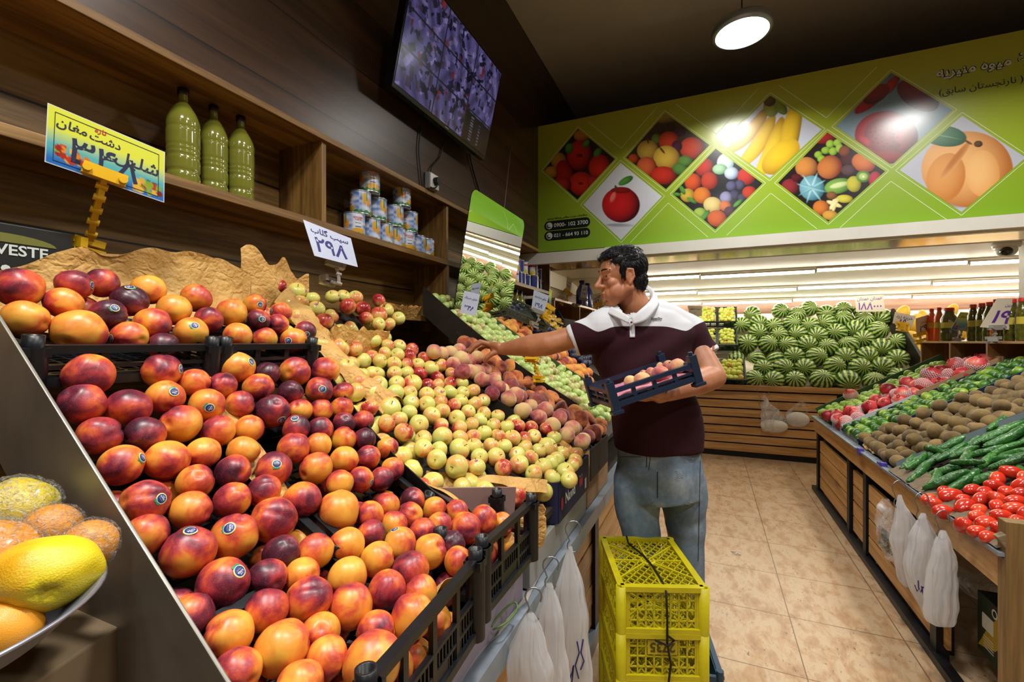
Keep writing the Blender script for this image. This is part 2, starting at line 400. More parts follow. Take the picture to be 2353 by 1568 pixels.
def struct(name, mb, mat, **kw):
    return tag(mb.build(name, mat, **kw), kind='structure')
struct('floor', MB().box((XW-.1, YF, -.05), (XR, YB+.1, 0)), mf)
struct('ceiling', MB().box((XW-.1, YF, CEIL), (XR, YUP, CEIL+.05)), m_ceil)
tag(S.objects['ceiling'], 'plain grey painted shop ceiling')
struct('wall_left', MB().box((XW-.1, YF, 0), (XW, YB, 2.23)), m_shelfback)
struct('wall_upper_left', MB().box((XW-.1, YF, 2.235), (XS, YUP, CEIL)), m_dark)
struct('wall_right', MB().box((XR, YF, 0), (XR+.1, YB, CEIL)), m_ceil)
struct('wall_front', MB().box((XW-.1, YF-.1, 0), (XR, YF, CEIL)), m_ceil)
struct('wall_upper_back', MB().box((XW-.1, YUP, 2.3), (XR, YUP+.08, CEIL+.05)), m_black)  # black puts the unlit darkness above the recess into the wall colour
m_brownpanel = wood('brown wall panel', '#8a6750', '#785642', '#664736', 'X', .2, 'Z', rough=.4, knots=False, seam=.004)
struct('wall_back', MB().box((XW-.1, YB, 0), (XR, YB+.1, 2.1)), m_brownpanel)
def cz(y): return 2.20 if y < 5.7 else 2.20-.1314*(y-5.7)
cb = MB()
cb.grid(lambda u, v: (XW+(XR-XW)*u, 4.42+(YB-4.42)*v, cz(4.42+(YB-4.42)*v)), 2, 26, smooth=False)
cb.box((XW-.1, 4.4, 2.26), (XR, YB, 2.3))
struct('ceiling_recess', cb, m_cream)
struct('trim_recess_left', MB().box((XW, 4.3, 2.02), (XW+.02, YB, 2.26)), m_cream)
# edge beam under the banner and the mirror-gold soffit behind it
struct('trim_beam', MB().box((-.82, 3.88, 2.105), (XR, YBAN, 2.19)).box((XW, YBAN, 2.1), (XR, 4.0, 2.205)), m_white)
m_gold = plain('mirror gold soffit', '#d8b877', .12, .8)
struct('trim_soffit', MB().box((XW+.3, 4.0, 2.105), (XR, 4.36, 2.125)), m_gold)
struct('trim_lip', MB().box((XW, 4.36, 2.105), (XR, 4.42, 2.3)), plain('grey trim paint', '#a89f90', .6))
struct('column_right', MB().box((2.43, 4.95, 0), (2.8, 5.3, 2.2)), m_white)

# ------------------------------------------------------------------ lamps
m_lamp = plain('lamp lens', (1, 1, 1), .5, emis=(.88, .95, 1, 1), estr=6)
m_rim = plain('lamp rim', '#8f99a3', .35, .6)
def pendant(x, y, z, w, label, long=False):
    t = tag(empty('pendant_lamp', (x, y, z)), label, 'lamp', 'round pendant lamps over the aisles')
    b_ = MB().lathe([(.155, .0), (.165, .003), (.178, .01), (.18, .03), (.17, .055), (.09, .075), (.0, .08)], 40)
    b_.build('housing', m_rim, t)
    MB().lathe([(.0, .002), (.156, .002)], 40).build('lens', m_lamp, t)
    MB().tube([(0, 0, .075), (0, 0, CEIL-z)], .004, 6).build('cable', m_black, t)
    MB().lathe([(0, CEIL-z), (.03, CEIL-z-.0), (.03, CEIL-z-.02), (.0, CEIL-z-.022)], 16).build('ceiling_cup', m_rim, t)
    ld = bpy.data.lights.new('lamp_light', 'AREA'); ld.shape = 'DISK'; ld.size = .3; ld.energy = w; ld.color = (1, .97, .92); ld.spread = math.radians(150)
    lo = bpy.data.objects.new('lamp_light', ld); COL.objects.link(lo); lo.parent = t; lo.location = (0, 0, -.012)
    return t
names = ['lit round pendant lamp hanging in front of the green banner', 'round pendant lamp over the vegetable display', 'added unseen pendant lamp over the near end of the aisle',
         'added unseen pendant lamp over the nectarine display', 'added unseen pendant lamp behind the viewer', 'added unseen pendant lamp over the right aisle end']
for (x, y, z, w), nm in zip(LIGHTS, names): pendant(x, y, z, w, nm)

m_tube = plain('led tube', (1, 1, 1), .5, emis=(1, .93, .81, 1), estr=31)
m_tcap = plain('led batten', '#d9d3c5', .5)
row_names = ['front', 'middle', 'rear']
for r_, (ty, x0, brk) in enumerate(((5.8, -1.0, (-.1, 1.05, 2.3, 3.4)), (6.6, -1.15, (-.15, 1.0, 2.3, 3.5)), (7.3, -1.25, (-.1, 1.05, 2.35, 3.6)))):
    xs = [x0]+list(brk)
    for i in range(4):
        zz = cz(ty)-.035 - (.012 if i % 2 else 0)
        t = tag(empty('led_tube_light', ((xs[i]+xs[i+1])/2, ty, zz)), 'lit white LED tube, %s row under the recess ceiling, %s piece from the left wall' % (row_names[r_], ordn(i)), 'lamp', 'LED tubes over the melons')
        hw = (xs[i+1]-xs[i])/2-.012
        MB().tube([(-hw, 0, 0), (hw, 0, 0)], .017, 8).build('tube', m_tube, t)
        MB().box((-hw-.008, -.02, .012), (hw+.008, .02, .034)).build('batten', m_tcap, t)
        for s_ in (-1, 1): MB().cyl((s_*hw, 0, 0), (s_*(hw+.01), 0, 0), .019, 10).build('end_cap', m_tcap, t)

# ------------------------------------------------------------------ security camera on the recess ceiling
cp = P(2313, 572, 3.75)
t = tag(empty('security_camera', (cp.x, cp.y, 2.2)), 'white dome security camera under the recess ceiling by the column', 'camera'); t.scale = (1.35, 1.35, 1.35)
m_plw = plain('white plastic', '#d7d7d2', .4)
MB().lathe([(.0, 0), (.062, 0), (.066, -.012), (.06, -.03), (0, -.03)], 28).build('mount_ring', m_plw, t)
MB().ell((0, 0, -.045), (.05, .05, .042), 0, 24, 14).build('dome', m_plw, t)
d_ = (EYE-Vector((cp.x, cp.y, 2.15))).normalized()
MB().ell(Vector((0, 0, -.05))+d_*.026, (.032, .032, .03), 0, 20, 12).build('lens', plain('black glass', '#050507', .08, coat=1), t)

# ------------------------------------------------------------------ banner
def bp_(zx, zy):
    """a point of the printed banner, from its place in a close view"""
    return onY(1220+zx*.4815, 100+zy*.4815, YBAN)
ban = tag(empty('shop_banner', (0, YBAN, 2.2)), 'long yellow-green printed banner with fruit pictures in diamonds above the recess', 'banner')
mbn, nt, b = newmat('banner print')
tc = N(nt, 'ShaderNodeTexCoord'); sp = N(nt, 'ShaderNodeSeparateXYZ'); L(nt, tc, 'Object', sp, 'Vector')
mr = N(nt, 'ShaderNodeMapRange'); mr.inputs[1].default_value = 0; mr.inputs[2].default_value = 1.17; L(nt, sp, 'Z', mr, 0)
rr = ramp(nt, [(0, hexc('#7ba324')), (.4, hexc('#90a827')), (1, hexc('#a3a52c'))]); L(nt, mr, 0, rr, 'Fac'); L(nt, rr, 'Color', b, 'Base Color')
b.inputs['Roughness'].default_value = .32; b.inputs['Coat Weight'].default_value = .5; b.inputs['Coat Roughness'].default_value = .2
MB().box((XS, 0, .0), (XR, .05, 1.17)).build('board', mbn, ban)
M0 = Matrix.Translation((0, -YBAN, -2.2))   # to banner space
m_line = plain('banner white line', '#c9d6a8', .4); m_prt = printmat('banner picture', .3, .5)
DI = {1: [(62,605),(225,408),(400,552),(222,745)], 2: [(250,770),(428,570),(625,730),(430,938)], 3: [(455,545),(640,332),(852,485),(645,695)],
      4: [(678,718),(882,502),(1105,668),(880,888)], 5: [(912,480),(1142,248),(1388,410),(1140,642)], 6: [(1180,665),(1415,425),(1690,610),(1420,850)],
      7: [(1455,395),(1720,140),(2012,318),(1722,580)], 8: [(1760,605),(2058,345),(2362,545),(2055,805)]}
def prow(mb, pts, w, off):
    q = [M0 @ bp_(*p) for p in pts]
    for a, c in zip(q, q[1:]):
        mb.bar(a+Vector((0, off, 0)), c+Vector((0, off, 0)), .0008, w, up=(0, 0, 1) if abs((c-a).x) > abs((c-a).z) else (1, 0, 0))
ln = MB()
for k, q in DI.items():
    c = (sum(p[0] for p in q)/4, sum(p[1] for p in q)/4)
    e = [(c[0]+(p[0]-c[0])*1.07, c[1]+(p[1]-c[1])*1.07) for p in q]
    prow(ln, e+[e[0]], .004, -.0006)
for q in ([(275,375),(430,500),(605,300)], [(693,290),(885,432),(1085,215)], [(1185,200),(1410,355),(1650,112)], [(475,950),(655,762),(845,925)], [(935,915),(1145,715),(1365,885)], [(1475,880),(1718,658),(1990,845)]):
    prow(ln, q, .004, -.0006)
ln.build('outline', m_line, ban)
NG = 110
rp = np.random.RandomState(4)
def picture(k, bg, discs, name='fruit_picture'):
    """a printed photograph: ellipses of fruit given as cx, cy, rx, ry, colour, rim colour, angle"""
    q = [M0 @ bp_(*p) for p in DI[k]]; A = [np.array(v) for v in q]
    u, v = np.meshgrid(np.linspace(0, 1, NG+1), np.linspace(0, 1, NG+1))
    # L,T,R,B : u along L->T, v along L->B
    pts = ((1-u)*(1-v))[..., None]*A[0]+(u*(1-v))[..., None]*A[1]+(u*v)[..., None]*A[2]+((1-u)*v)[..., None]*A[3]
    pts[..., 1] = -.0008
    zz = np.array(DI[k], float)
    px = ((1-u)*(1-v))[..., None]*zz[0]+(u*(1-v))[..., None]*zz[1]+(u*v)[..., None]*zz[2]+((1-u)*v)[..., None]*zz[3]
    col = np.empty(pts.shape[:2]+(3,)); 
    b0 = np.array(hexc(bg[0])[:3]); b1 = np.array(hexc(bg[1])[:3]); f = np.clip((px[..., 1]-zz[1, 1])/(zz[3, 1]-zz[1, 1]), 0, 1)[..., None]
    col[:] = b0*(1-f)+b1*f
    for d in discs:
        cx, cy, rx, ry, c1, c2 = d[:6]; an = math.radians(d[6]) if len(d) > 6 else 0
        x = px[..., 0]-cx; y = px[..., 1]-cy; xr = (x*math.cos(an)+y*math.sin(an))/rx; yr = (-x*math.sin(an)+y*math.cos(an))/ry
        if len(d) > 7: yr = yr + d[7]*(xr**2-.5)     # bend
        rr_ = np.sqrt(xr**2+yr**2); msk = np.clip((1.02-rr_)*min(rx, ry)*.45, 0, 1)[..., None]
        sh = np.clip((xr*.4-yr*-.25+rr_**2*.75), 0, 1)[..., None]
        cc = np.array(hexc(c1)[:3])*(1-sh)+np.array(hexc(c2)[:3])*sh
        col = col*(1-msk)+cc*msk
    mb = MB(); mb.v = [tuple(p) for p in pts.reshape(-1, 3)]; n1_ = NG+1
    mb.f = [(j*n1_+i, j*n1_+i+1, (j+1)*n1_+i+1, (j+1)*n1_+i) for j in range(NG) for i in range(NG)]
    mb.m = [0]*len(mb.f); mb.sm = [False]*len(mb.f)
    o = mb.build(name, m_prt, ban); vcol(o.data, np.concatenate([col.reshape(-1, 3), np.ones((n1_*n1_, 1))], 1))
    return o
def leaf(cx, cy, l, w, a): return (cx, cy, l, w, '#4f8f35', '#1f4f1c', a)
picture(1, ('#201410', '#1a0d0a'), [(245,440,40,28,'#b9772e','#6b2f12'),(135,560,38,40,'#b98a35','#6b3a12'),(100,615,35,30,'#c99a35','#7a3a12'),(235,535,60,72,'#c4261a','#4a0805'),(330,590,52,60,'#c4261a','#4a0805'),
  (165,620,42,66,'#b4261a','#4a0805',-15),(245,670,60,58,'#c22a1c','#4a0805'),(150,675,45,40,'#b3301c','#4a0805'),(300,660,30,30,'#a3201a','#3a0805'),(235,535,16,10,'#7a1510','#3a0806'),(240,668,14,8,'#7a1510','#3a0806'),leaf(185,500,20,26,10),leaf(320,520,26,16,-50),leaf(265,480,14,22,40)])
picture(2, ('#cfd3da', '#b9bcc6'), [(430,868,78,10,'#8d8f98','#b9bcc6'),(432,770,90,84,'#c01a1c','#3a0508'),(432,700,50,16,'#8d1414','#5a080a'),(410,690,7,18,'#5b3a22','#3a2412',-25),leaf(455,655,40,17,-28),(395,735,14,30,'#e07068','#c01a1c',20)])
picture(3, ('#3a2c16', '#15100c'), [(640,350,70,30,'#8d7a3a','#4a3a16'),(570,450,34,30,'#3a1a22','#12060a'),(625,410,20,20,'#3a1a22','#12060a'),(670,400,24,22,'#32141c','#12060a'),(715,420,26,24,'#3a1a22','#12060a'),(600,455,24,26,'#5f7a2a','#2a3a10'),
  (660,465,48,46,'#b5361c','#5a1208'),(770,500,56,52,'#b53a20','#5a1208'),(700,490,26,28,'#43142a','#160510'),(560,510,52,50,'#b9973a','#6b4a16'),(650,545,62,58,'#c4a23a','#7a5216'),(490,550,26,24,'#b5461c','#5a1208'),(555,590,48,50,'#c45a30','#6b1c0c'),
  (635,630,62,44,'#b82a18','#5a0c06'),(740,560,36,26,'#4f7a2c','#1c3a10'),(715,600,38,28,'#4a742c','#1c3a10',20),(630,510,6,24,'#4a3416','#2a1c0a',-40),(560,460,5,22,'#4a3416','#2a1c0a',-10)])
picture(4, ('#1b1a22', '#15141a'), [(830,590,46,44,'#b52a20','#4a0a0a'),(930,570,40,44,'#c9dfd8','#7d9f9a'),(905,600,36,26,'#9cc4a0','#4a7a52'),(960,620,34,30,'#b9c9d8','#5a6a8a'),(775,660,40,42,'#c8501e','#7a1c0a'),(855,655,40,42,'#b0361e','#6b120a'),(1030,635,42,40,'#b52e20','#6b120a'),
  (1000,675,24,24,'#4a4a6a','#1a1a2c'),(960,680,26,24,'#55557a','#1a1a2c'),(975,720,22,22,'#3c3c5a','#14142a'),(1010,735,20,20,'#3c3c5a','#14142a'),(935,735,30,30,'#8a8ab0','#2a2a4a'),(1045,710,34,30,'#b53a24','#6b120a'),(750,725,36,34,'#c2a23a','#7a5a14'),(820,725,42,40,'#cf7a2a','#8a3a10'),
  (870,770,44,38,'#d3c27a','#9a7a3a'),(930,775,28,26,'#c46a30','#7a2c10'),(810,810,32,26,'#9ab54a','#4a6a1c'),(890,835,46,40,'#c65a24','#7a2c10'),(950,800,26,24,'#4a2a3c','#1c0a16'),leaf(725,700,26,12,60),leaf(990,760,30,10,-40),leaf(835,820,34,12,-50),leaf(770,750,30,10,30),leaf(700,720,22,9,10)])
picture(5, ('#c7ccd6', '#b3b9c9'), [(1040,420,150,34,'#d0a41c','#8f6c10',-48,.5),(1085,470,160,36,'#e0b820','#a37c14',-56,.55),(1150,500,160,40,'#e6c024','#a87f14',-66,.5),(1240,440,44,190,'#dcb422','#8a6c16',12),(1195,540,60,110,'#e2bc24','#a88018',48),(1150,300,40,50,'#9a9a34','#5a6a22'),(1190,300,26,50,'#7a8a30','#4a5a1c',-40),(1140,275,30,26,'#5a4420','#2a1c0c')])
picture(6, ('#241018', '#120a0c'), [(1395,445,60,34,'#b0202a','#5a0a14'),(1430,480,20,20,'#a8cf4a','#5a8a22'),(1465,475,20,18,'#a8cf4a','#5a8a22'),(1410,510,22,18,'#98c23a','#4a7a1c'),(1445,515,20,20,'#a2c842','#5a8a22'),(1375,530,20,18,'#98c23a','#4a7a1c'),(1390,550,20,18,'#98c23a','#4a7a1c'),(1475,500,18,22,'#a8cf4a','#5a8a22'),
  (1318,590,54,50,'#cf8a42','#7a4a2a'),(1430,590,60,54,'#c97a3a','#7a2a1c',-30),(1515,555,34,32,'#4a1a22','#1c0a10'),(1500,515,28,26,'#8a4a2a','#4a1c10'),(1590,570,56,44,'#d3773a','#8a3a1c',20),(1240,685,44,40,'#8a2a30','#3a0c14'),(1270,640,26,20,'#5a1420','#240810'),(1520,605,36,26,'#5a4044','#241418'),
  (1345,690,60,60,'#7ab0c0','#2f6a7a'),(1345,690,8,84,'#a8d3dc','#4a8a98',20),(1345,690,8,84,'#a8d3dc','#4a8a98',-35),(1345,690,8,80,'#8ac0cc','#3a7a8a',60),(1345,690,8,80,'#8ac0cc','#3a7a8a',-75),(1470,680,66,36,'#7fb04a','#3a6a22',-14),(1475,675,48,14,'#d3e0a0','#9ab86a',-14),(1545,670,34,38,'#c2bc3a','#7a7a1c'),
  (1590,635,34,28,'#6a9a3a','#3a5a1c'),(1590,635,22,18,'#b5cf7a','#7aa042'),(1590,635,7,6,'#e6ecc8','#c8d8a0'),(1645,650,30,40,'#b5304a','#6a1024'),(1500,740,40,20,'#cfc83a','#8a7a1c'),(1450,765,40,12,'#e9e2a8','#c8bc6a',20),(1450,765,12,40,'#e9e2a8','#c8bc6a',10),(1450,765,40,11,'#e9e2a8','#c8bc6a',-50),(1388,785,40,36,'#d0782a','#7a3a12'),(1430,820,38,24,'#cf9a3a','#8a5a1c'),(1440,725,26,20,'#8a5a2a','#4a2a12')])
picture(7, ('#4a6a78', '#8fa6b4'), [(1620,280,90,26,'#a3141c','#5a060c',-35),(1720,200,60,24,'#a3141c','#5a060c',-50),(1650,240,40,70,'#7a1018','#3a060a',60),(1850,250,110,60,'#6b1018','#2a0508',30),(1620,380,70,16,'#b01a22','#6a0a10',-20),(1700,440,150,118,'#b0141f','#4a060c'),(1690,440,96,84,'#8a0e1c','#5c0812'),(1600,470,40,20,'#c02a30','#6a0a10',40),(1770,420,34,60,'#a83a48','#7a1420'),(1720,540,90,34,'#8a0e18','#4a060c')]
  +[(1690+70*math.cos(i*2.4)*math.sqrt(i/26), 440+60*math.sin(i*2.4)*math.sqrt(i/26), 7, 6, '#4a0610', '#2a0208') for i in range(26)])
picture(8, ('#b9bdc8', '#aeb2c0'), [(2090,770,150,18,'#9a8a88','#aeb2c0'),(2085,600,215,178,'#e6b070','#b06a30'),(1985,640,90,120,'#d89a58','#c07a3a',20),(2030,560,20,120,'#b87438','#d8a064',38),(2160,620,80,110,'#eab878','#d89a58'),(2140,480,22,16,'#5a4424','#2a1c0c'),(1975,440,110,50,'#4a7a58','#2c5a44',8),(1975,440,100,3,'#8ab098','#6a9a80',12),(2090,470,30,6,'#6a4a2a','#3a2412',30)])
m_ink = plain('banner dark ink', '#101a14', .4); m_wht = plain('banner white ink', '#c9cfc9', .4)
def bfit(mb, s_, x0, x1, yc, off, m, bold, hf=1.0, dy=0):
    a = M0 @ bp_(x0, yc); c = M0 @ bp_(x1, yc+dy); w_ = c.x-a.x
    M_ = frame(Vector(((a.x+c.x)/2, off, (a.z+c.z)/2)), Vector((1, 0, 0)), Vector((0, 0, 1)), Vector((0, -1, 0)))
    add_text(mb, s_, M_, m, w=w_, bold=bold)
tb = MB()
# shop name, dark outline behind white letters
for nm, off, bo, mm in (('باغ میوه منیریه', -.0010, .07, 0), ('باغ میوه منیریه', -.0018, .022, 1)):
    bfit(tb, fa(nm), 1935, 2410, 165, off, mm, bo, dy=-108)
bfit(tb, '('+fa('نارنجستان سابق')+' )', 1948, 2350, 238, -.001, 0, .004, dy=-66)
bfit(tb, fa('سفارشات جهت مجالس پذیرفته میشود'), 78, 268, 834, -.001, 0, .03, dy=-10)
tb.build('lettering', [m_ink, m_wht], ban)
for yc, s_ in ((866, '0900- 102 3700'), (915, '021 - 664 93 110')):
    a = M0 @ bp_(65, yc); c = M0 @ bp_(283, yc-8); w_ = c.x-a.x; cx = (a.x+c.x)/2; zc = (a.z+c.z)/2; hh = w_*.2
    M_ = frame(Vector((cx, -.001, zc)), Vector((1, 0, 0)), Vector((0, 0, 1)), Vector((0, -1, 0)))
    bb = MB(); slab(bb, rrect(w_, hh, hh*.48), .001, M_, 0)
    slab(bb, [(-w_/2+hh*.55+hh*.36*math.cos(t_*PI/10), hh*.36*math.sin(t_*PI/10)) for t_ in range(20)], .0016, M_, 1)
    bb.tube([M_ @ Vector((-w_/2+hh*.55+hh*.2*math.cos(t_), hh*.2*math.sin(t_), .001)) for t_ in np.linspace(2.4, 5.4, 9)], hh*.055, 6, 0)
    add_text(bb, s_, M_ @ Matrix.Translation((hh*.42, 0, .0012)), 1, w=w_*.74, bold=.012)
    bb.build('phone_badge', [m_ink, m_wht], ban)

# ------------------------------------------------------------------ wall shelves
YV = [-.9, 1.41, 2.37, 3.37, 4.30]
sh = tag(empty('wall_shelf', (XW, 1.7, 1.8)), 'long stained pine wall shelf with upright dividers above the fruit display', 'shelf')
def rel(o, par):  # keep world position under parent
    o.matrix_parent_inverse = Matrix.Translation(-Vector(par.location)); return o
ZT, ZM = 2.21, 1.88
rel(MB().box((XW, -2.0, ZT), (XS+.01, 4.33, ZT+.025)).build('top_board', m_shelf, sh, bevel=.002), sh)
rel(MB().box((XW, -2.0, ZM-.03), (XS, 4.33, ZM)).build('middle_board', m_shelf, sh, bevel=.002), sh)
for y in YV[1:]:
    rel(MB().box((XW, y-.012, ZM), (XS-.004, y+.012, ZT)).build('upright', m_shelfv, sh, bevel=.002), sh)
for y in (2.38, 3.37):
    rel(MB().box((XW, y-.012, 1.45), (XS-.004, y+.012, ZM-.03)).build('upright', m_shelfv, sh, bevel=.002), sh)
rel(MB().box((XW, .35, 1.50), (XS, 2.4, 1.53)).build('bottom_board', m_shelf, sh, bevel=.002), sh)
# the lower range further on, a cubby unit
cu = tag(empty('cubby_shelf', (XW, 5.8, 1.7)), 'pine cubby shelf on the left wall inside the lit recess', 'shelf')
rel(MB().box((XW, 4.36, 1.80), (XS+.03, YB-.02, 1.825)).build('top_board', m_slatY, cu, bevel=.002), cu)
rel(MB().box((XW, 4.36, 1.38), (XS+.03, YB-.02, 1.40)).build('bottom_board', m_slatY, cu, bevel=.002), cu)
for y in (4.38, 5.35, 6.0, 6.7, 7.4):
    rel(MB().box((XW, y-.01, 1.40), (XS+.02, y+.01, 1.80)).build('upright', m_pineV, cu, bevel=.002), cu)

# ------------------------------------------------------------------ TV
def tvp(u, v, o_=0):
    a = Vector((-1.34, 1.72, 2.585)); bb = Vector((-1.34, 2.64, 2.585)); upv = Vector((.12, 0, .52)); nrm = Vector((.52, 0, -.12)).normalized()
    return a+(bb-a)*u+upv*v+nrm*o_
tv = tag(empty('wall_television', (-1.4, 2.18, 2.85)), 'flat black television showing security camera views, tilted down from the wall', 'television')
M_ = frame(tvp(.5, .5), (tvp(1, 0)-tvp(0, 0)).normalized(), (tvp(0, 1)-tvp(0, 0)).normalized(), Vector((.52, 0, -.12)).normalized())
fb = MB(); fb.M = M_; fb.box((-.475, -.285, -.045), (.475, .275, -.002))
rel(fb.build('frame', plain('tv black plastic', '#08080a', .25), tv, bevel=.004), tv)
mb = MB(); NU, NV = 200, 112
mb.grid(lambda u, v: M_ @ Vector(((u-.5)*.925, (v-.5)*.525, .0)), NU, NV, smooth=False)
o = rel(mb.build('screen', printmat('tv picture', .2, 0, 1.0), tv), tv)
u, v = np.meshgrid(np.linspace(0, 1, NU+1), np.linspace(0, 1, NV+1)); cl = np.zeros(u.shape+(3,)); rg = np.random.RandomState(8)
cl[:] = (.10, .085, .25)
for i in range(420):
    cx, cy = rg.rand(2); a_ = rg.rand()*PI; rx, ry = .008+rg.rand(2)*np.array([.06, .03]); x = (u-cx)*1.76; y = v-cy
    q = np.maximum(abs((x*math.cos(a_)+y*math.sin(a_))/rx), abs((-x*math.sin(a_)+y*math.cos(a_))/ry)); s_ = rg.rand(); base = np.array([.22, .18, .42]) if s_ > .55 else np.array([.012, .012, .04]) if s_ > .2 else np.array([.08, .05, .12]) if s_ > .04 else np.array([.2, .03, .04])
    cl = np.where((q < 1)[..., None], base*(.6+.6*rg.rand()), cl)
cl *= (.8+.3*np.sin(u*60+3*np.sin(v*8)))[..., None]
for gx in (1/3, 2/3): cl[abs(u-gx) < .004] = (.01, .01, .02)
for gy in (1/3, 2/3): cl[abs(v-gy) < .006] = (.01, .01, .02)
cl[(u > .67) & (v < .32)] = (.002, .002, .003)
for i in range(9): cl[(abs(v-(.04+i*.03)) < .007) & (abs(u-.76) < .02)] = (.12, .12, .16)
for i in range(7): cl[(abs(v-(.05+i*.035)) < .007) & (abs(u-.86) < .012)] = (.08, .08, .12)
vcol(o.data, np.concatenate([cl.reshape(-1, 3)*.65, np.ones((u.size, 1))], 1))
fb = MB(); fb.M = M_; fb.box((-.018, -.277, -.002), (.018, -.272, .0008)); rel(fb.build('badge', m_rim, tv), tv)
rel(MB().box((XS, 2.05, 2.72), (-1.37, 2.3, 2.92)).build('wall_bracket', m_steelb, tv), tv)
# socket and cables
sk = onX(997, 418, XS+.03)
t = tag(empty('wall_socket', sk), 'white wall socket with a black plug on the dark boarding', 'socket')
MB().box((-.03, -.045, -.045), (.0, .045, .045)).build('back_box', plain('grey plastic', '#77797c', .5), t, bevel=.004)
MB().box((0, -.04, -.04), (.008, .04, .04)).build('face_plate', m_plw, t, bevel=.003)
MB().cyl((.008, 0, 0), (.035, 0, 0), .022, 18).build('plug', m_black, t)
def cable(name, label, pts, r=.004, mat=None, cat='cable'):
    # smooth through points
    q = [Vector(p) for p in pts]; out = []
    for i in range(len(q)-1):
        a, b_, c, d = q[max(0, i-1)], q[i], q[i+1], q[min(len(q)-1, i+2)]
        for k in range(6):
            s_ = k/6; out.append(.5*((2*b_)+(c-a)*s_+(2*a-5*b_+4*c-d)*s_*s_+(3*b_-a-3*c+d)*s_**3))
    out.append(q[-1]); o = MB().tube(out, r, 6).build(name, mat or m_black)
    return tag(o, label, cat)
cable('power_cable', 'thin black cable hanging from the television down to the shelf', [onX(968, 290, XS+.012), onX(962, 340, XS+.01), onX(965, 380, XS+.01), onX(970, 428, XS+.01)])
cable('power_cable', 'thin black cable running from the television to the wall socket', [onX(1020, 325, XS+.012), onX(1010, 362, XS+.01), onX(992, 385, XS+.012), onX(986, 425, XS+.02), onX(1000, 432, XS+.05), sk+Vector((.034, 0, -.004))])
cable('power_cable', 'thick black cable from the television down behind the mirror', [onX(1078, 352, XS+.012), onX(1090, 400, XS+.012), onX(1103, 445, XS+.012)], .006)

# ------------------------------------------------------------------ mirror
a0, a1 = onX(1040, 742, -1.31), onX(1168, 800, -1.31)
mx0, mx1 = 2.17, 2.93; zb, zt = 1.44, 2.22
mt = tag(empty('hanging_mirror', (-1.25, 2.55, 1.8)), 'tilted mirror with a green printed top strip, hung above the fruit display', 'mirror')
yv = Vector((.14, 0, zt-zb)); hl = yv.length; M_ = frame(Vector((-1.245, (mx0+mx1)/2, (zb+zt)/2)), Vector((0, 1, 0)), yv.normalized(), Vector((0, 1, 0)).cross(yv.normalized()))
w_ = mx1-mx0; pts = rrect(w_, hl, .05, 6)
pl = MB(); slab(pl, pts, .004, M_); rel(pl.build('backing', m_black, mt), mt)
def clipy(pts, lo, hi):
    q = [(x, min(max(y, lo), hi)) for x, y in pts]; r_ = []
    for p in q:
        if not r_ or (abs(p[0]-r_[-1][0]) > 1e-6 or abs(p[1]-r_[-1][1]) > 1e-6): r_.append(p)
    return r_
mgl, nt, b = newmat('mirror glass'); b.inputs['Base Color'].default_value = (.86, .88, .87, 1); b.inputs['Metallic'].default_value = 1; b.inputs['Roughness'].default_value = .015
gl = MB(); slab(gl, clipy(pts, -hl/2, hl/2-.115), .001, M_ @ Matrix.Translation((0, 0, .003))); rel(gl.build('glass', mgl, mt), mt)
gs = MB(); slab(gs, clipy(pts, hl/2-.115, hl/2), .001, M_ @ Matrix.Translation((0, 0, .003)))
for q in ([(.02, hl/2-.02), (.1, hl/2-.06), (.13, hl/2-.112)], [(.14, hl/2-.112), (.2, hl/2-.06), (.28, hl/2-.1)]):
    for p_, r_ in zip(q, q[1:]): gs.bar(M_ @ Vector((*p_, .0038)), M_ @ Vector((*r_, .0038)), .003, .0006, 1, up=M_.to_3x3() @ Vector((0, 0, 1)))
rel(gs.build('printed_strip', [plain('mirror green print', '#78b82a', .3, coat=.5), m_line], mt), mt)
wp = onX(1174, 338, XS+.004)
rel(MB().tube([M_ @ Vector((.04, hl/2-.01, .0)), wp], .0022, 6).build('hanging_wire', plain('wire', '#b9b9b9', .3, .8), mt), mt)
# ------------------------------------------------------------------ red box top and wrapped parcel on the recess roof
t = tag(MB().box((-1.28, 4.3, 2.3), (-.72, 4.75, 2.62)).box((-1.3, 4.28, 3.3), (-1.29, 4.29, 3.31)).build('storage_box', plain('red carton', '#5a1412', .6), bevel=0), None)
bpy.data.objects.remove(t)
rel(MB().box((XW, 3.38, 1.47), (XS, 4.3, 1.50)).build('bottom_board', m_shelf, sh, bevel=.002), sh)
# ================================================================== FRUIT SHAPES
def ico(sub):
    bm = bmesh.new(); bmesh.ops.create_icosphere(bm, subdivisions=sub, radius=1); v = [x.co.copy() for x in bm.verts]; f = [[q.index for q in p.verts] for p in bm.faces]; bm.free(); return v, f
ICO = {s_: ico(s_) for s_ in (2, 3, 4)}
def shape(name, fn, mat, sub=3, seed=0):
    v, f = ICO[sub]; me = bpy.data.meshes.new(name); me.from_pydata([tuple(fn(Vector(p), seed)) for p in v], [], f); me.materials.append(mat)
    me.polygons.foreach_set('use_smooth', [True]*len(f)); me.update(); return me
def wob(p, sd, a=.04, k=1.2): return 1+a*noise.noise(p*k+Vector((sd*7.3, sd*3.1, sd)))
def f_nect(p, sd, depth=.07, dim=.16, el=1.03):
    ph = math.atan2(p.y, p.x); rho = math.hypot(p.x, p.y); r = wob(p, sd, .07)
    r *= 1-depth*math.exp(-(ph/.16)**2)*min(1, rho*1.6)
    z = p.z*el; 
    q = Vector((p.x*r, p.y*r, z*r))
    if p.z > 0: q.z -= dim*math.exp(-(rho/.22)**2)
    else: q.z -= .05*math.exp(-(rho/.12)**2)
    return q
def f_peach(p, sd): return f_nect(p, sd, .09, .2, .96)
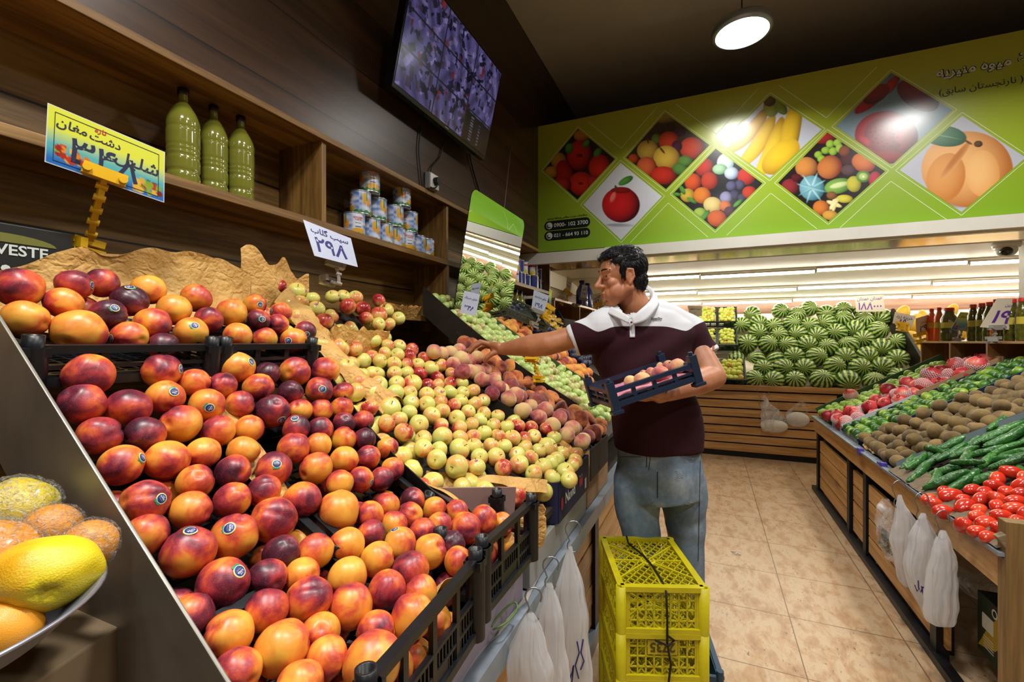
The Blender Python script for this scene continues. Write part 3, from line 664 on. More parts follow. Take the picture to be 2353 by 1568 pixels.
def f_donut(p, sd):
    ph = math.atan2(p.y, p.x); rho = math.hypot(p.x, p.y); r = wob(p, sd, .12); q = Vector((p.x*1.16*r, p.y*1.16*r, p.z*.56*r))
    q *= 1-.06*math.exp(-(ph/.3)**2)
    q.z -= (.34 if p.z > 0 else -.2)*math.exp(-(rho/.3)**2)
    return q
def f_apple(p, sd):
    rho = math.hypot(p.x, p.y); r = wob(p, sd, .04)*(1+.06*p.z-.03*math.cos(5*math.atan2(p.y, p.x))*max(0, -p.z)); q = Vector((p.x*r, p.y*r, p.z*.9*r))
    q.z -= .3*math.exp(-(rho/.26)**2) if p.z > 0 else -.16*math.exp(-(rho/.24)**2)
    return q
def f_plum(p, sd): return f_nect(p, sd, .05, .1, 1.1)
def f_melon(p, sd):
    r = wob(p, sd, .03); rho = math.hypot(p.x, p.y); q = Vector((p.x*r, p.y*r, p.z*r*1.06)); q.z -= .03*math.exp(-(rho/.12)**2)*(1 if p.z > 0 else -1); return q
def f_kiwi(p, sd):
    r = wob(p, sd, .05); q = Vector((p.x*r, p.y*.94*r, p.z*1.16*r)); rho = math.hypot(p.x, p.y)
    if p.z > 0: q.z += .05*math.exp(-(rho/.1)**2)
    return q
def f_lime(p, sd):
    r = wob(p, sd, .05, 2); q = Vector((p.x*r, p.y*r, p.z*1.1*r)); rho = math.hypot(p.x, p.y); q.z += .1*math.exp(-(rho/.14)**2)*(1 if p.z > 0 else -1); return q
def f_tom(p, sd):
    r = wob(p, sd, .07); rho = math.hypot(p.x, p.y); q = Vector((p.x*.8*r, p.y*.8*r, p.z*1.22*r)); 
    if p.z > 0: q.z -= .12*math.exp(-(rho/.2)**2)
    return q
def f_pom(p, sd):
    a = math.atan2(p.y, p.x); rho = math.hypot(p.x, p.y); r = wob(p, sd, .05)*(1-.03*abs(math.cos(3*a))*rho); q = Vector((p.x*r, p.y*r, p.z*.9*r)); q.z -= .06*math.exp(-(rho/.3)**2)*(1 if p.z < 0 else -2); return q
def f_long(p, sd):   # oblong yellow melon
    r = wob(p, sd, .04); return Vector((p.x*.72*r, p.y*.72*r, p.z*1.25*r))
def f_potato(p, sd): return Vector((p.x, p.y*.8, p.z*1.15))*wob(p, sd, .18, 1.6)
def f_orange(p, sd):
    r = wob(p, sd, .03); rho = math.hypot(p.x, p.y); q = p*r; q.z -= .1*math.exp(-(rho/.13)**2) if p.z > 0 else 0; return q
def f_pomelo(p, sd):
    rho = math.hypot(p.x, p.y); a = math.atan2(p.y, p.x); r = wob(p, sd, .09, 1.5); q = Vector((p.x*r, p.y*.92*r, p.z*1.02*r))
    if p.z > 0: q.z -= (.16+.03*math.cos(5*a))*math.exp(-(rho/.18)**2)+.05*math.exp(-(rho/.5)**2)*abs(math.cos(2.5*a))
    return q
Y_ = lambda h: hexc(h)
m_nect = fruit('nectarine skin', [(0, Y_('#e2a83e')), (.28, Y_('#dc8a34')), (.46, Y_('#cc5a30')), (.62, Y_('#a8343a')), (.8, Y_('#6e2034')), (1, Y_('#3c1428'))], 1.0, 1.35, .38, .38, .5, speck=(Y_('#e0a46a'), 38, .64, .5), dirw=.3)
m_apple = fruit('apple skin', [(0, Y_('#c6cf72')), (.32, Y_('#d6c968')), (.52, Y_('#dca860')), (.7, Y_('#cc5f46')), (.88, Y_('#a02428')), (1, Y_('#7a141c'))], 1.0, .9, .32, .26, .5, speck=(Y_('#e6dca0'), 30, .67, .4), dirw=.24)
m_peach = fruit('peach skin', [(0, Y_('#cdbd78')), (.35, Y_('#cfa070')), (.6, Y_('#b9655c')), (.85, Y_('#8a3440')), (1, Y_('#5f2030'))], 1.2, 1.0, .4, .75, .25, sheen=.35, dirw=.25)
m_donut = fruit('flat peach skin', [(0, Y_('#d89a3c')), (.4, Y_('#c9763a')), (.65, Y_('#9c4a2c')), (.85, Y_('#6a2a22')), (1, Y_('#4a1a18'))], 1.2, 1.0, .42, .75, .25, sheen=.3, dirw=.25)
m_green = fruit('green plum skin', [(0, Y_('#a9c66c')), (.45, Y_('#bcc978')), (.7, Y_('#b9ad6c')), (.9, Y_('#9a6450')), (1, Y_('#8a4444'))], 1.0, .8, .2, .32, .5, dirw=.12)
m_apric = fruit('apricot skin', [(0, Y_('#e0a83c')), (.4, Y_('#dc8c3a')), (.65, Y_('#c4603a')), (.9, Y_('#7a3038')), (1, Y_('#4c1c2c'))], 1.2, .9, .34, .6, .3, sheen=.2, dirw=.25)
m_plum = fruit('dark plum skin', [(0, Y_('#1a1c2c')), (.5, Y_('#26293c')), (1, Y_('#4a4f70'))], 1.6, 1.0, .4, .45, .4)
m_yel = fruit('yellow fruit skin', [(0, Y_('#d8b23c')), (1, Y_('#b88420'))], 1.6, .8, .3, .35)
m_kiwi = fruit('kiwi skin', [(0, Y_('#8d7446')), (.5, Y_('#75603a')), (1, Y_('#57452a'))], 2.0, 1.0, .4, .85, .2, speck=(Y_('#4a3a20'), 60, .6, .4), bump=.25, bscale=60, sheen=.2)
m_lime = fruit('lime skin', [(0, Y_('#aeb43a')), (.35, Y_('#6f9a2c')), (.65, Y_('#3a7022')), (1, Y_('#1d4a1a'))], .9, .9, .5, .25, .5, bump=.12, bscale=24, speck=(Y_('#9ab85a'), 26, .62, .4))
m_tomato = fruit('tomato skin', [(0, Y_('#d8502a')), (.4, Y_('#c9301c')), (1, Y_('#a01a12'))], .9, .9, .4, .16, .55, coat=.3)
m_pom = fruit('pomegranate skin', [(0, Y_('#e09a80')), (.35, Y_('#dc5f58')), (.7, Y_('#bc2c36')), (1, Y_('#7a1420'))], 1.2, .9, .5, .38, .45, speck=(Y_('#d8a07a'), 14, .64, .35))
m_gapple = fruit('green apple skin', [(0, Y_('#acd05a')), (.5, Y_('#96c246')), (1, Y_('#b8c072'))], 1.0, .9, .35, .28, .5, speck=(Y_('#d0dc9a'), 36, .68, .3))
m_yapple = fruit('yellow apple skin', [(0, Y_('#cfdc62')), (.75, Y_('#d6d85e')), (1, Y_('#cfa04c'))], 1.0, .8, .3, .3, .5)
m_longm = fruit('yellow melon skin', [(0, Y_('#e0b83c')), (.6, Y_('#d0a030')), (1, Y_('#a88a34'))], 1.0, .8, .35, .45, .4, bump=.2, bscale=9)
m_potato = fruit('potato skin', [(0, Y_('#b09a72')), (1, Y_('#8a7450'))], 2.0, .9, .4, .8, .3)
m_orange = fruit('orange peel', [(0, Y_('#e69a1c')), (.5, Y_('#e0901c')), (1, Y_('#cf7a16'))], 1.2, .8, .3, .38, .5, bump=.14, bscale=30)
m_pomelo = fruit('pomelo peel', [(0, Y_('#d8c81e')), (.4, Y_('#d8bc1c')), (.75, Y_('#dc9a1a')), (1, Y_('#c98a1a'))], 1.1, .9, .32, .4, .5, bump=.16, bscale=22)
m_stem = plain('fruit stem', '#4a3420', .8)
# watermelon rind: ragged dark stripes from pole to pole
m_melon, nt, b = newmat('watermelon rind')
tc = N(nt, 'ShaderNodeTexCoord'); oi = N(nt, 'ShaderNodeObjectInfo'); sp = N(nt, 'ShaderNodeSeparateXYZ'); L(nt, tc, 'Object', sp, 'Vector')
at = N(nt, 'ShaderNodeMath', operation='ARCTAN2'); L(nt, sp, 'Y', at, 0); L(nt, sp, 'X', at, 1)
ad = N(nt, 'ShaderNodeVectorMath', operation='ADD'); sc = N(nt, 'ShaderNodeMath', operation='MULTIPLY'); sc.inputs[1].default_value = 33; L(nt, oi, 'Random', sc, 0); L(nt, tc, 'Object', ad, 0); L(nt, sc, 0, ad, 1)
nn = N(nt, 'ShaderNodeTexNoise', i_Scale=4.0, i_Detail=4.0, i_Roughness=.65); L(nt, ad, 0, nn, 'Vector')
m1 = N(nt, 'ShaderNodeMath', operation='MULTIPLY_ADD'); m1.inputs[1].default_value = 13.0; L(nt, at, 0, m1, 0)
m2 = N(nt, 'ShaderNodeMath', operation='MULTIPLY'); m2.inputs[1].default_value = 5.4; L(nt, nn, 'Fac', m2, 0); L(nt, m2, 0, m1, 2)
sn = N(nt, 'ShaderNodeMath', operation='SINE'); L(nt, m1, 0, sn, 0)
rr = ramp(nt, [(.40, hexc('#1f4a1c')), (.50, hexc('#2f6a26')), (.57, hexc('#8fae50')), (.78, hexc('#b9c870'))])
mr = N(nt, 'ShaderNodeMapRange'); mr.inputs[1].default_value = -1; L(nt, sn, 0, mr, 0); L(nt, mr, 0, rr, 'Fac')
L(nt, rr, 'Color', b, 'Base Color'); b.inputs['Roughness'].default_value = .3

SH = {}
def shp(key, nvar=4):
    d = {'nectarine': (f_nect, m_nect, 4), 'apple': (f_apple, m_apple, 3), 'peach': (f_peach, m_peach, 3), 'flat_peach': (f_donut, m_donut, 3), 'green_plum': (f_apple, m_green, 3),
         'apricot': (f_nect, m_apric, 3), 'dark_plum': (f_plum, m_plum, 2), 'yellow_plum': (f_plum, m_yel, 2), 'kiwi': (f_kiwi, m_kiwi, 3), 'lime': (f_lime, m_lime, 3), 'tomato': (f_tom, m_tomato, 4),
         'pomegranate': (f_pom, m_pom, 3), 'green_apple': (f_apple, m_gapple, 3), 'yellow_apple': (f_apple, m_yapple, 2), 'watermelon': (f_melon, m_melon, 3), 'yellow_melon': (f_long, m_longm, 3),
         'potato': (f_potato, m_potato, 2), 'orange': (f_orange, m_orange, 4), 'pomelo': (f_pomelo, m_pomelo, 4)}[key]
    if key not in SH: SH[key] = [shape(key, d[0], d[1], d[2], i) for i in range(nvar)]
    return rnd.choice(SH[key])
def rrot(): return Quaternion((rnd.gauss(0, 1), rnd.gauss(0, 1), rnd.gauss(0, 1), rnd.gauss(0, 1))).normalized()
def rot_to(d, spin=None):
    """local +Z along d"""
    q = Vector((0, 0, 1)).rotation_difference(Vector(d)); return q @ Quaternion((0, 0, 1), rnd.uniform(0, 2*PI) if spin is None else spin)
def place(kind, c, D, q=None, tint=0.0, name=None, cat=None):
    o = bpy.data.objects.new(name or kind, shp(kind)); COL.objects.link(o); o.location = c; o.rotation_mode = 'QUATERNION'; o.rotation_quaternion = q or rrot()
    o.scale = (D/2, D/2, D/2); o.color = (tint, 0, 0, 1); o['category'] = cat or kind.replace('_', ' ')
    return o
st_me = MB().tube([(0, 0, .55), (.02, 0, .8), (.08, 0, 1.02)], [.035, .03, .045], 6).mesh('stem', m_stem)
def stem(o): return link('stem', st_me, o)

# sticker: a small printed label that bends over the fruit
m_sb = plain('sticker navy', '#1f2f72', .4); m_sy = plain('sticker yellow', '#c9cf4a', .4); m_sw = plain('sticker white', '#d9dce6', .4); m_sg = plain('sticker green', '#2f8a58', .4); m_sr = plain('sticker red', '#b3262a', .4)
def bend(mb, R=1.0):
    mb.v = [tuple(Vector((x, y, R)).normalized()*(R+.004+z)) for x, y, z in mb.v]; return mb
def disc(mb, r, z, m, n=28, rings=4, sx=1, cx=0, cy=0):
    for k in range(rings):
        a, b_ = r*k/rings, r*(k+1)/rings
        vs = [(cx+q*sx*math.cos(2*PI*i/n), cy+q*math.sin(2*PI*i/n), z) for q in (a, b_) for i in range(n)]
        mb.add(vs, [(i, n+i, n+(i+1) % n, (i+1) % n) for i in range(n)], m, True)
sb = MB(); disc(sb, .27, .004, 1); disc(sb, .235, .007, 2); disc(sb, .215, .009, 0)
add_text(sb, 'SUPER', Matrix.Translation((0, .035, .012)), 2, w=.3, bold=.02); add_text(sb, 'LUX', Matrix.Translation((0, .125, .012)), 2, w=.15, bold=.02)
for i in range(5): disc(sb, .014, .012, 1, 6, 1, 1, -.1+.05*i, -.06-.012*(1-abs(i-2)/2))
for s_ in (-1, 1):
    disc(sb, .08, .006, 3, 12, 2, 1.3, s_*.08, -.25)
st1 = bend(sb).mesh('sticker', [m_sb, m_sy, m_sw, m_sg])
sb = MB(); disc(sb, .2, .004, 1, sx=1.15); disc(sb, .17, .008, 0, sx=1.15); add_text(sb, 'Red', Matrix.Translation((0, .03, .012)), 1, w=.2, bold=.02); disc(sb, .05, .012, 2, 10, 1, 2, 0, -.08)
st2 = bend(sb).mesh('sticker', [m_sr, m_sw, m_sb])
def sticker(o, px, py, me=None, spin=None):
    """stick a label where the sight line through the fruit meets its skin"""
    M_ = Matrix.LocRotScale(o.location, o.rotation_quaternion, o.scale); Mi = M_.inverted()
    d = ray(px, py).normalized(); c = Vector(o.location); rr_ = o.scale[0]*.96; t_ = (c-EYE).dot(d); cl = EYE+d*t_; off = (cl-c)
    if off.length > rr_*.93: off = off.normalized()*rr_*.93
    hit = c+off-d*math.sqrt(max(0, rr_**2-off.length_squared)); n = (hit-c).normalized()
    nl = (Mi.to_3x3() @ n).normalized(); vs = o.data.vertices; R_ = max(v.co.length for v in vs if v.co.normalized().dot(nl) > .93)
    q = Quaternion((0, 0, 1), 0); q = Vector((0, 0, 1)).rotation_difference(nl) @ Quaternion((0, 0, 1), rnd.uniform(0, 6.28) if spin is None else spin)
    s_ = link('sticker', me or st1, o); s_.rotation_mode = 'QUATERNION'; s_.rotation_quaternion = q; s_.scale = (R_*.985,)*3
    s_['label'] = 'small round printed fruit sticker'
    return s_

# ================================================================== LEFT DISPLAY
def tq(X): return max(0, -X-.47)
def surfN(X, Y):
    t = tq(X); t0 = .68
    return .93+.3*t+.78*t*t if t < t0 else .93+.3*t0+.78*t0*t0+.75*(t-t0)
surfA = lambda X, Y: .93+.25*tq(X)+.45*tq(X)**2+.075*min(1, max(0, (Y-1.3)/.4))*min(1, tq(X)*4)
surfL = lambda X, Y: .93+.55*tq(X)+.2*tq(X)**2+.02
def Dof(w, h, d, px, py):
    ph = math.hypot(px-1176.5, py-784)/FPX; cs_ = 1/math.sqrt(1+ph*ph); return math.sqrt(w*h)*math.sqrt(cs_)*d/FPX
def separate(fr, it=40):
    """push overlapping fruit apart a little, keeping them near where they were"""
    n = len(fr); c = np.array([f['c'] for f in fr], float); D = np.array([f['D'] for f in fr]); c0 = c.copy()
    for _ in range(it):
        df = c[:, None]-c[None]; ds = np.sqrt((df**2).sum(-1)); np.fill_diagonal(ds, 9); need = (D[:, None]+D[None])*.5*.985; ov = np.clip(need-ds, 0, None)
        ii, jj = np.where(ov > 0)
        if not len(ii): break
        mv = np.zeros_like(c); u_ = df[ii, jj]/np.maximum(ds[ii, jj], 1e-6)[:, None]; np.add.at(mv, ii, u_*(ov[ii, jj]*.25)[:, None]); c += mv; c += (c0-c)*.03
    for f, q in zip(fr, c): f['c'] = Vector(q)
TINT = {'y': -.34, 'm': -.05, 'o': -.14, 'r': .14, 'd': .42, 'g': -.3, 'b': .0}
NE = []
def nz(sx, sc_, oy, lst, ox=0):
    for t_ in lst:
        x, y, w, h, cc = t_[:5]; s_ = t_[5] if len(t_) > 5 else None
        NE.append((ox+x*sc_, oy+y*sc_, w*sc_, h*sc_, cc, (ox+s_[0]*sc_, oy+s_[1]*sc_) if s_ else None, sx))
nz('u', .35714, 560, [(130,285,350,250,'r'),(175,490,330,240,'m'),(490,558,420,270,'y'),(430,362,290,165,'r'),(510,290,260,150,'r',(590,268)),(665,290,130,70,'d'),(790,360,290,180,'d',(835,283)),(705,448,275,180,'d',(737,415)),
 (835,600,275,185,'o',(705,610)),(965,305,255,190,'m'),(1110,420,275,165,'y'),(975,520,270,200,'r'),(1262,350,245,155,'y'),(1225,570,240,185,'m',(1253,528)),(1345,490,200,160,'d'),(1490,445,215,170,'o'),(1640,395,175,125,'r',(1672,393)),
 (1530,595,205,160,'o'),(1675,495,155,125,'d',(1685,487)),(1705,612,150,130,'o'),(1805,460,150,115,'o',(1745,433)),(1800,525,130,90,'r'),(1868,600,180,160,'m',(1857,625)),(1965,567,145,135,'d',(1973,583)),(1040,640,150,100,'d')])
nz('m', .35714, 560, [(565,865,425,230,'m'),(535,1010,345,255,'d'),(1070,830,300,200,'r',(1187,803)),(1255,890,150,130,'r'),(835,1055,310,240,'r'),(1065,1005,285,210,'r',(1118,955)),(1400,912,210,150,'r'),(1332,1040,255,210,'r',(1348,1057)),
 (1532,800,230,200,'y',(1613,762)),(1720,840,160,140,'d'),(1897,825,210,190,'y'),(2093,820,200,165,'y'),(1665,930,220,170,'o'),(1545,1035,190,160,'r'),(1868,955,165,125,'d'),(2055,945,200,160,'r',(2073,937)),(1762,1080,230,225,'d',(1808,1135)),
 (1930,1075,145,145,'o'),(2065,1075,155,130,'r'),(1155,1145,295,240,'o'),(640,1235,325,240,'r'),(940,1238,300,220,'d'),(1403,1208,230,205,'m'),(1600,1195,200,180,'r'),(1890,1180,220,150,'d',(1897,1128)),(2062,1195,150,140,'d'),(1075,1390,305,260,'m'),
 (780,1425,345,240,'o',(910,1380)),(1300,1350,225,205,'m'),(1565,1335,225,165,'m'),(1888,1315,215,200,'y'),(2048,1300,135,130,'y')])
nz('m', .3485, 580, [(540,922,125,125,'o'),(533,1030,145,145,'o'),(545,1130,155,150,'d'),(672,1115,150,130,'d'),(545,1230,185,150,'o'),(680,1235,140,120,'d'),(830,1290,145,140,'o'),(545,1370,210,170,'y'),(705,1355,170,155,'r'),(370,1430,220,215,'o'),
 (865,1432,150,155,'o'),(788,1495,155,150,'d'),(665,1500,175,150,'r',(728,1520)),(510,1520,200,140,'o')], 600)
nz('m', .34, 1040, [(1315,195,300,215,'y'),(1575,130,280,215,'d'),(1848,115,260,230,'d',(1870,78)),(985,352,350,310,'o',(1090,313)),(1290,392,335,240,'r'),(1570,325,290,220,'o'),(1785,262,245,215,'r'),(1850,455,320,315,'o'),(2040,325,270,250,'r'),
 (1235,645,400,350,'r',(1288,533)),(1575,570,340,320,'r',(1550,515)),(1045,560,170,180,'r')])
nz('f', .34, 1040, [(1525,910,375,370,'d',(1612,808)),(1820,840,220,150,'d'),(1940,720,180,160,'d'),(2070,745,300,230,'o'),(2065,860,260,180,'y'),(1805,1060,300,310,'r'),(2100,1025,305,345,'m'),(1530,1225,335,375,'m'),(1940,1330,355,420,'y'),
 (1690,1430,230,230,'r'),(2070,1500,270,180,'r'),(1345,1090,120,120,'r'),(2190,1280,200,230,'r')])
nz('f', .34, 1040, [(275,405,290,280,'y'),(460,430,90,110,'r'),(555,395,190,160,'r'),(735,335,170,170,'d'),(715,445,140,100,'o'),(585,490,150,100,'r'),(870,385,180,130,'o'),(805,515,170,140,'d'),(910,495,150,160,'o'),(1028,400,160,100,'y'),(1070,520,215,220,'o'),
 (1207,455,190,195,'o'),(1340,500,170,150,'r'),(450,555,150,180,'d'),(630,575,240,210,'m',(595,478)),(860,650,230,235,'o'),(275,635,270,240,'m'),(500,725,245,235,'m'),(1205,660,200,210,'o'),(1370,610,190,170,'r',(1437,550)),(1010,720,130,110,'o'),
 (990,625,100,90,'d'),(700,795,270,265,'r'),(295,875,300,250,'y'),(560,930,250,280,'r'),(335,1040,320,300,'r'),(670,1120,300,335,'o'),(890,1140,210,250,'o'),(320,1345,410,420,'o'),(780,980,150,120,'o'),(640,1430,240,260,'o'),(500,1160,150,200,'r'),
 (700,1390,250,200,'y'),(930,1180,180,300,'y'),(100,1260,180,200,'o')], 700)
TIER = {'u': 'top', 'm': 'middle', 'f': 'lowest'}
CW = {'y': 'golden yellow', 'm': 'yellow-and-red', 'o': 'orange blushed', 'r': 'deep red', 'd': 'dark purple'}
fr = []
for (px, py, w, h, cc, s_, tr) in NE:
    c, d = on(px, py, surfN); D = Dof(w, h, d, px, py)
    D2 = min(max(D, .058), .092)
    lim = -.40-.03*(c.y-.455)/.35-.012-D2*.5
    if c.x > lim and tr == 'f' or c.x > lim and c.x > -.5: c = onX(px, py, lim); D2 = min(max(Dof(w, h, proj(c)[2], px, py), .058), .094)
    fr.append(dict(c=c, D=D2, px=px, py=py, cc=cc, s=s_, tr=tr))
separate(fr, 30)
ALL = []
def rows(items, s_of, k_of, rowh):
    """number items into rows by s and order along k"""
    items = sorted(items, key=s_of); out = []; cur = []; s0 = None
    for it in items:
        s_ = s_of(it)
        if s0 is None or s_-s0 > rowh: cur = []; out.append(cur); s0 = s_
        cur.append(it)
    for r_ in out: r_.sort(key=k_of)
    return out
for tr in 'umf':
    its = [f for f in fr if f['tr'] == tr]
    for ri, r_ in enumerate(rows(its, lambda f: -f['c'].x, lambda f: f['c'].y, .06)):
        for ki, f in enumerate(r_): f['lab'] = '%s nectarine%s, %s crates, %s row up, %s from steel plate' % (CW[f['cc']], ' with round sticker' if f['s'] else '', TIER[tr], ordn(ri), ordn(ki))
for f in fr:
    o = place('nectarine', f['c'], f['D'], tint=TINT[f['cc']]+rnd.uniform(-.05, .05)); o['group'] = 'nectarines in the black crates'; o['label'] = f['lab']
    if f['s']:
        sticker(o, *f['s'])
    ALL.append(o)
# extra nectarines under the heap, seen through the gaps
und = []
for Yc, n_ in ((.5, 0),):
    pass
for X, Y in [(-.5-.075*i, .42+.078*j) for i in range(13) for j in range(8)]:
    if X < -1.2 or Y > .93: continue
    z = surfN(X, Y)-.062; c = Vector((X+rnd.uniform(-.01, .01), Y+rnd.uniform(-.01, .01), z))
    if all((c-f['c']).length > (f['D']+.06)*.47 for f in fr) and all((c-q).length > .058 for q in und): und.append(c)
for i, c in enumerate(und):
    o = place('nectarine', c, .062, tint=rnd.choice((.1, .3, .42, 0))); o['group'] = 'nectarines under the heap'; o['label'] = 'nectarine deep in the crates under the others, %s row up, %s from the steel plate' % (ordn(int((-c.x-.45)/.07)), ordn(int((c.y-.4)/.07)))
# apples
AP = [(115,225,90,110,'r'),(245,260,120,105,'b'),(330,305,110,80,'g'),(200,350,90,90,'b'),(262,343,80,60,'b'),(368,378,120,95,'g'),(287,400,95,70,'g'),(238,430,100,80,'b'),(330,450,90,70,'b'),(420,465,130,110,'r'),(450,425,100,90,'r'),(505,527,125,110,'g'),(402,555,90,80,'g'),(400,600,120,80,'b'),(510,632,140,125,'g'),(620,640,90,90,'r'),
(480,295,90,85,'b'),(540,300,60,50,'g'),(620,300,100,85,'b'),(573,352,110,100,'r'),(675,395,110,90,'r'),(785,335,100,75,'r'),(812,375,95,90,'g'),(692,420,80,80,'r'),(788,415,105,100,'r'),(902,435,90,80,'g'),(835,470,60,50,'b'),(765,468,80,50,'g'),
(755,590,105,85,'b'),(835,620,80,70,'r'),(905,620,90,70,'g'),(822,675,100,80,'g'),(912,685,95,90,'g'),(990,655,90,70,'r'),(990,695,80,80,'r'),(1075,700,95,75,'r'),(865,735,105,90,'g'),(790,720,60,60,'g'),(955,740,90,70,'r'),(1110,768,105,100,'g'),(1045,800,100,90,'r'),(1175,770,90,100,'b'),(1240,795,100,90,'r'),(960,805,90,70,'b'),(1150,830,85,60,'r'),(890,800,80,60,'b'),(1060,745,60,50,'b'),
(570,765,130,110,'g'),(645,850,130,95,'b'),(655,815,90,60,'g'),(725,810,110,70,'g'),(770,870,130,95,'g'),(895,870,115,90,'g'),(1015,870,130,110,'b'),(1110,880,80,75,'r'),(1150,880,80,70,'g'),(1240,865,100,75,'r'),(1325,865,85,70,'b'),(625,925,120,125,'b'),(750,940,135,130,'g'),(885,930,120,110,'g'),(985,920,100,70,'b'),(1100,945,110,90,'g'),(1170,935,85,80,'g'),(1240,925,100,95,'b'),(1315,930,80,70,'g'),(1390,915,105,90,'g'),
(990,985,105,100,'b'),(1095,1005,110,105,'b'),(1215,1015,110,85,'b'),(845,1025,150,130,'g'),(715,1030,100,100,'r'),(1255,1000,80,80,'r'),(1315,985,75,75,'b'),(1385,995,105,100,'b'),(1455,985,80,80,'b'),(975,1060,115,80,'b'),(1200,1035,115,90,'g'),(1365,1055,100,75,'g'),(1465,1065,95,75,'g'),(905,1105,130,95,'g'),(1155,1085,130,95,'b'),(1285,1095,125,90,'b'),(1560,1085,100,75,'b'),
(1175,1135,110,85,'r'),(1040,1135,130,110,'b'),(825,1130,100,80,'r'),(1390,1125,105,85,'b'),(1460,1125,60,90,'g'),(1525,1140,90,70,'b'),(1310,1165,115,95,'r'),(1600,1165,115,80,'g'),(1690,1150,110,85,'r'),(1780,1160,90,70,'r'),(1885,1175,95,60,'r'),(940,1190,135,110,'r'),(1070,1245,120,90,'b'),(1200,1220,135,130,'g'),(1310,1225,100,60,'b'),(1410,1230,95,70,'b'),(1500,1210,90,70,'g'),(1540,1225,110,70,'b'),
(1670,1235,125,100,'g'),(1810,1230,115,80,'b'),(1740,1230,80,80,'r'),(1925,1220,110,80,'g'),(1075,1290,100,60,'g'),(1300,1295,145,125,'g'),(1405,1270,110,85,'b'),(1530,1280,130,60,'g'),(1170,1310,110,60,'b'),(1155,1360,135,110,'g'),(1435,1345,130,80,'g'),(1620,1290,70,50,'b'),(1730,1295,130,80,'b'),(1895,1295,130,130,'g'),(1825,1310,100,70,'g'),(1975,1325,80,70,'b'),(1550,1355,145,95,'b'),(1690,1330,80,60,'g'),(1745,1340,120,70,'g'),(2080,1330,90,60,'g'),
(1287,1412,155,140,'b'),(1420,1420,115,115,'b'),(1705,1390,130,110,'b'),(1595,1420,130,80,'r'),(1835,1400,125,110,'g'),(2060,1370,100,60,'g'),(1920,1390,90,70,'b'),(1940,1360,110,65,'b'),(2055,1405,100,70,'g'),(2005,1450,140,100,'g'),(1790,1455,150,80,'g'),(2020,1500,110,80,'g'),(1930,1490,130,80,'b')]
STK = [(295,258),(362,343),(350,455),(510,283),(968,812),(1110,878),(1153,890),(1190,920),(1418,1375)]
ap = []
for (x, y, w, h, cc) in AP:
    px, py = 600+x*.3485, 580+y*.3485; c, d = on(px, py, surfA); D = Dof(w*.3485, h*.3485, d, px, py)
    ap.append(dict(c=c, D=min(max(D*1.1, .058), .088), px=px, py=py, cc=cc, w=w*.3485))
separate(ap, 30)
CA = {'g': 'yellow-green', 'b': 'pink-blushed yellow', 'r': 'red'}
for ri, r_ in enumerate(rows(ap, lambda f: -f['c'].x, lambda f: f['c'].y, .05)):
    for ki, f in enumerate(r_):
        q = rot_to(Vector((rnd.gauss(.25, .5), rnd.gauss(-.35, .5), rnd.uniform(.2, 1))).normalized())
        o = place('apple', f['c'], f['D'], q, {'g': -.34, 'b': .02, 'r': .36}[f['cc']]+rnd.uniform(-.06, .06)); stem(o)
        o['group'] = 'apples heaped in the paper lined boxes'; o['label'] = '%s apple in the paper-lined heap, %s row from the front, %s from the nectarines' % (CA[f['cc']], ordn(ri), ordn(ki))
        for s_ in STK:
            sx, sy = 600+s_[0]*.3485, 580+s_[1]*.3485
            if math.hypot(sx-f['px'], sy-f['py']) < f['w']*.52: sticker(o, sx, sy, st2); STK.remove(s_); break
        f['o'] = o
und2 = []
for X, Y in [(-.50-.058*i, .99+.06*j) for i in range(16) for j in range(15)]:
    s_ = (-.47-X)/.83
    if Y > 1.80-.26*s_ or Y < .99+max(0, .4-1.1*s_): continue
    c = Vector((X+rnd.uniform(-.01, .01), Y+rnd.uniform(-.01, .01), surfA(X, Y)-.045))
    if all((c-f['c']).length > (f['D']+.06)*.42 for f in ap): und2.append((c, X, Y))
for c, X, Y in und2:
    o = place('apple', c, .066, tint=rnd.choice((-.34, -.3, 0, .3))); o['group'] = 'apples under the heap'; o['label'] = 'apple deep in the paper-lined heap, %s layer row from the front, %s from the nectarines' % (ordn(int((-X-.5)/.05)), ordn(int((Y-.95)/.05)))

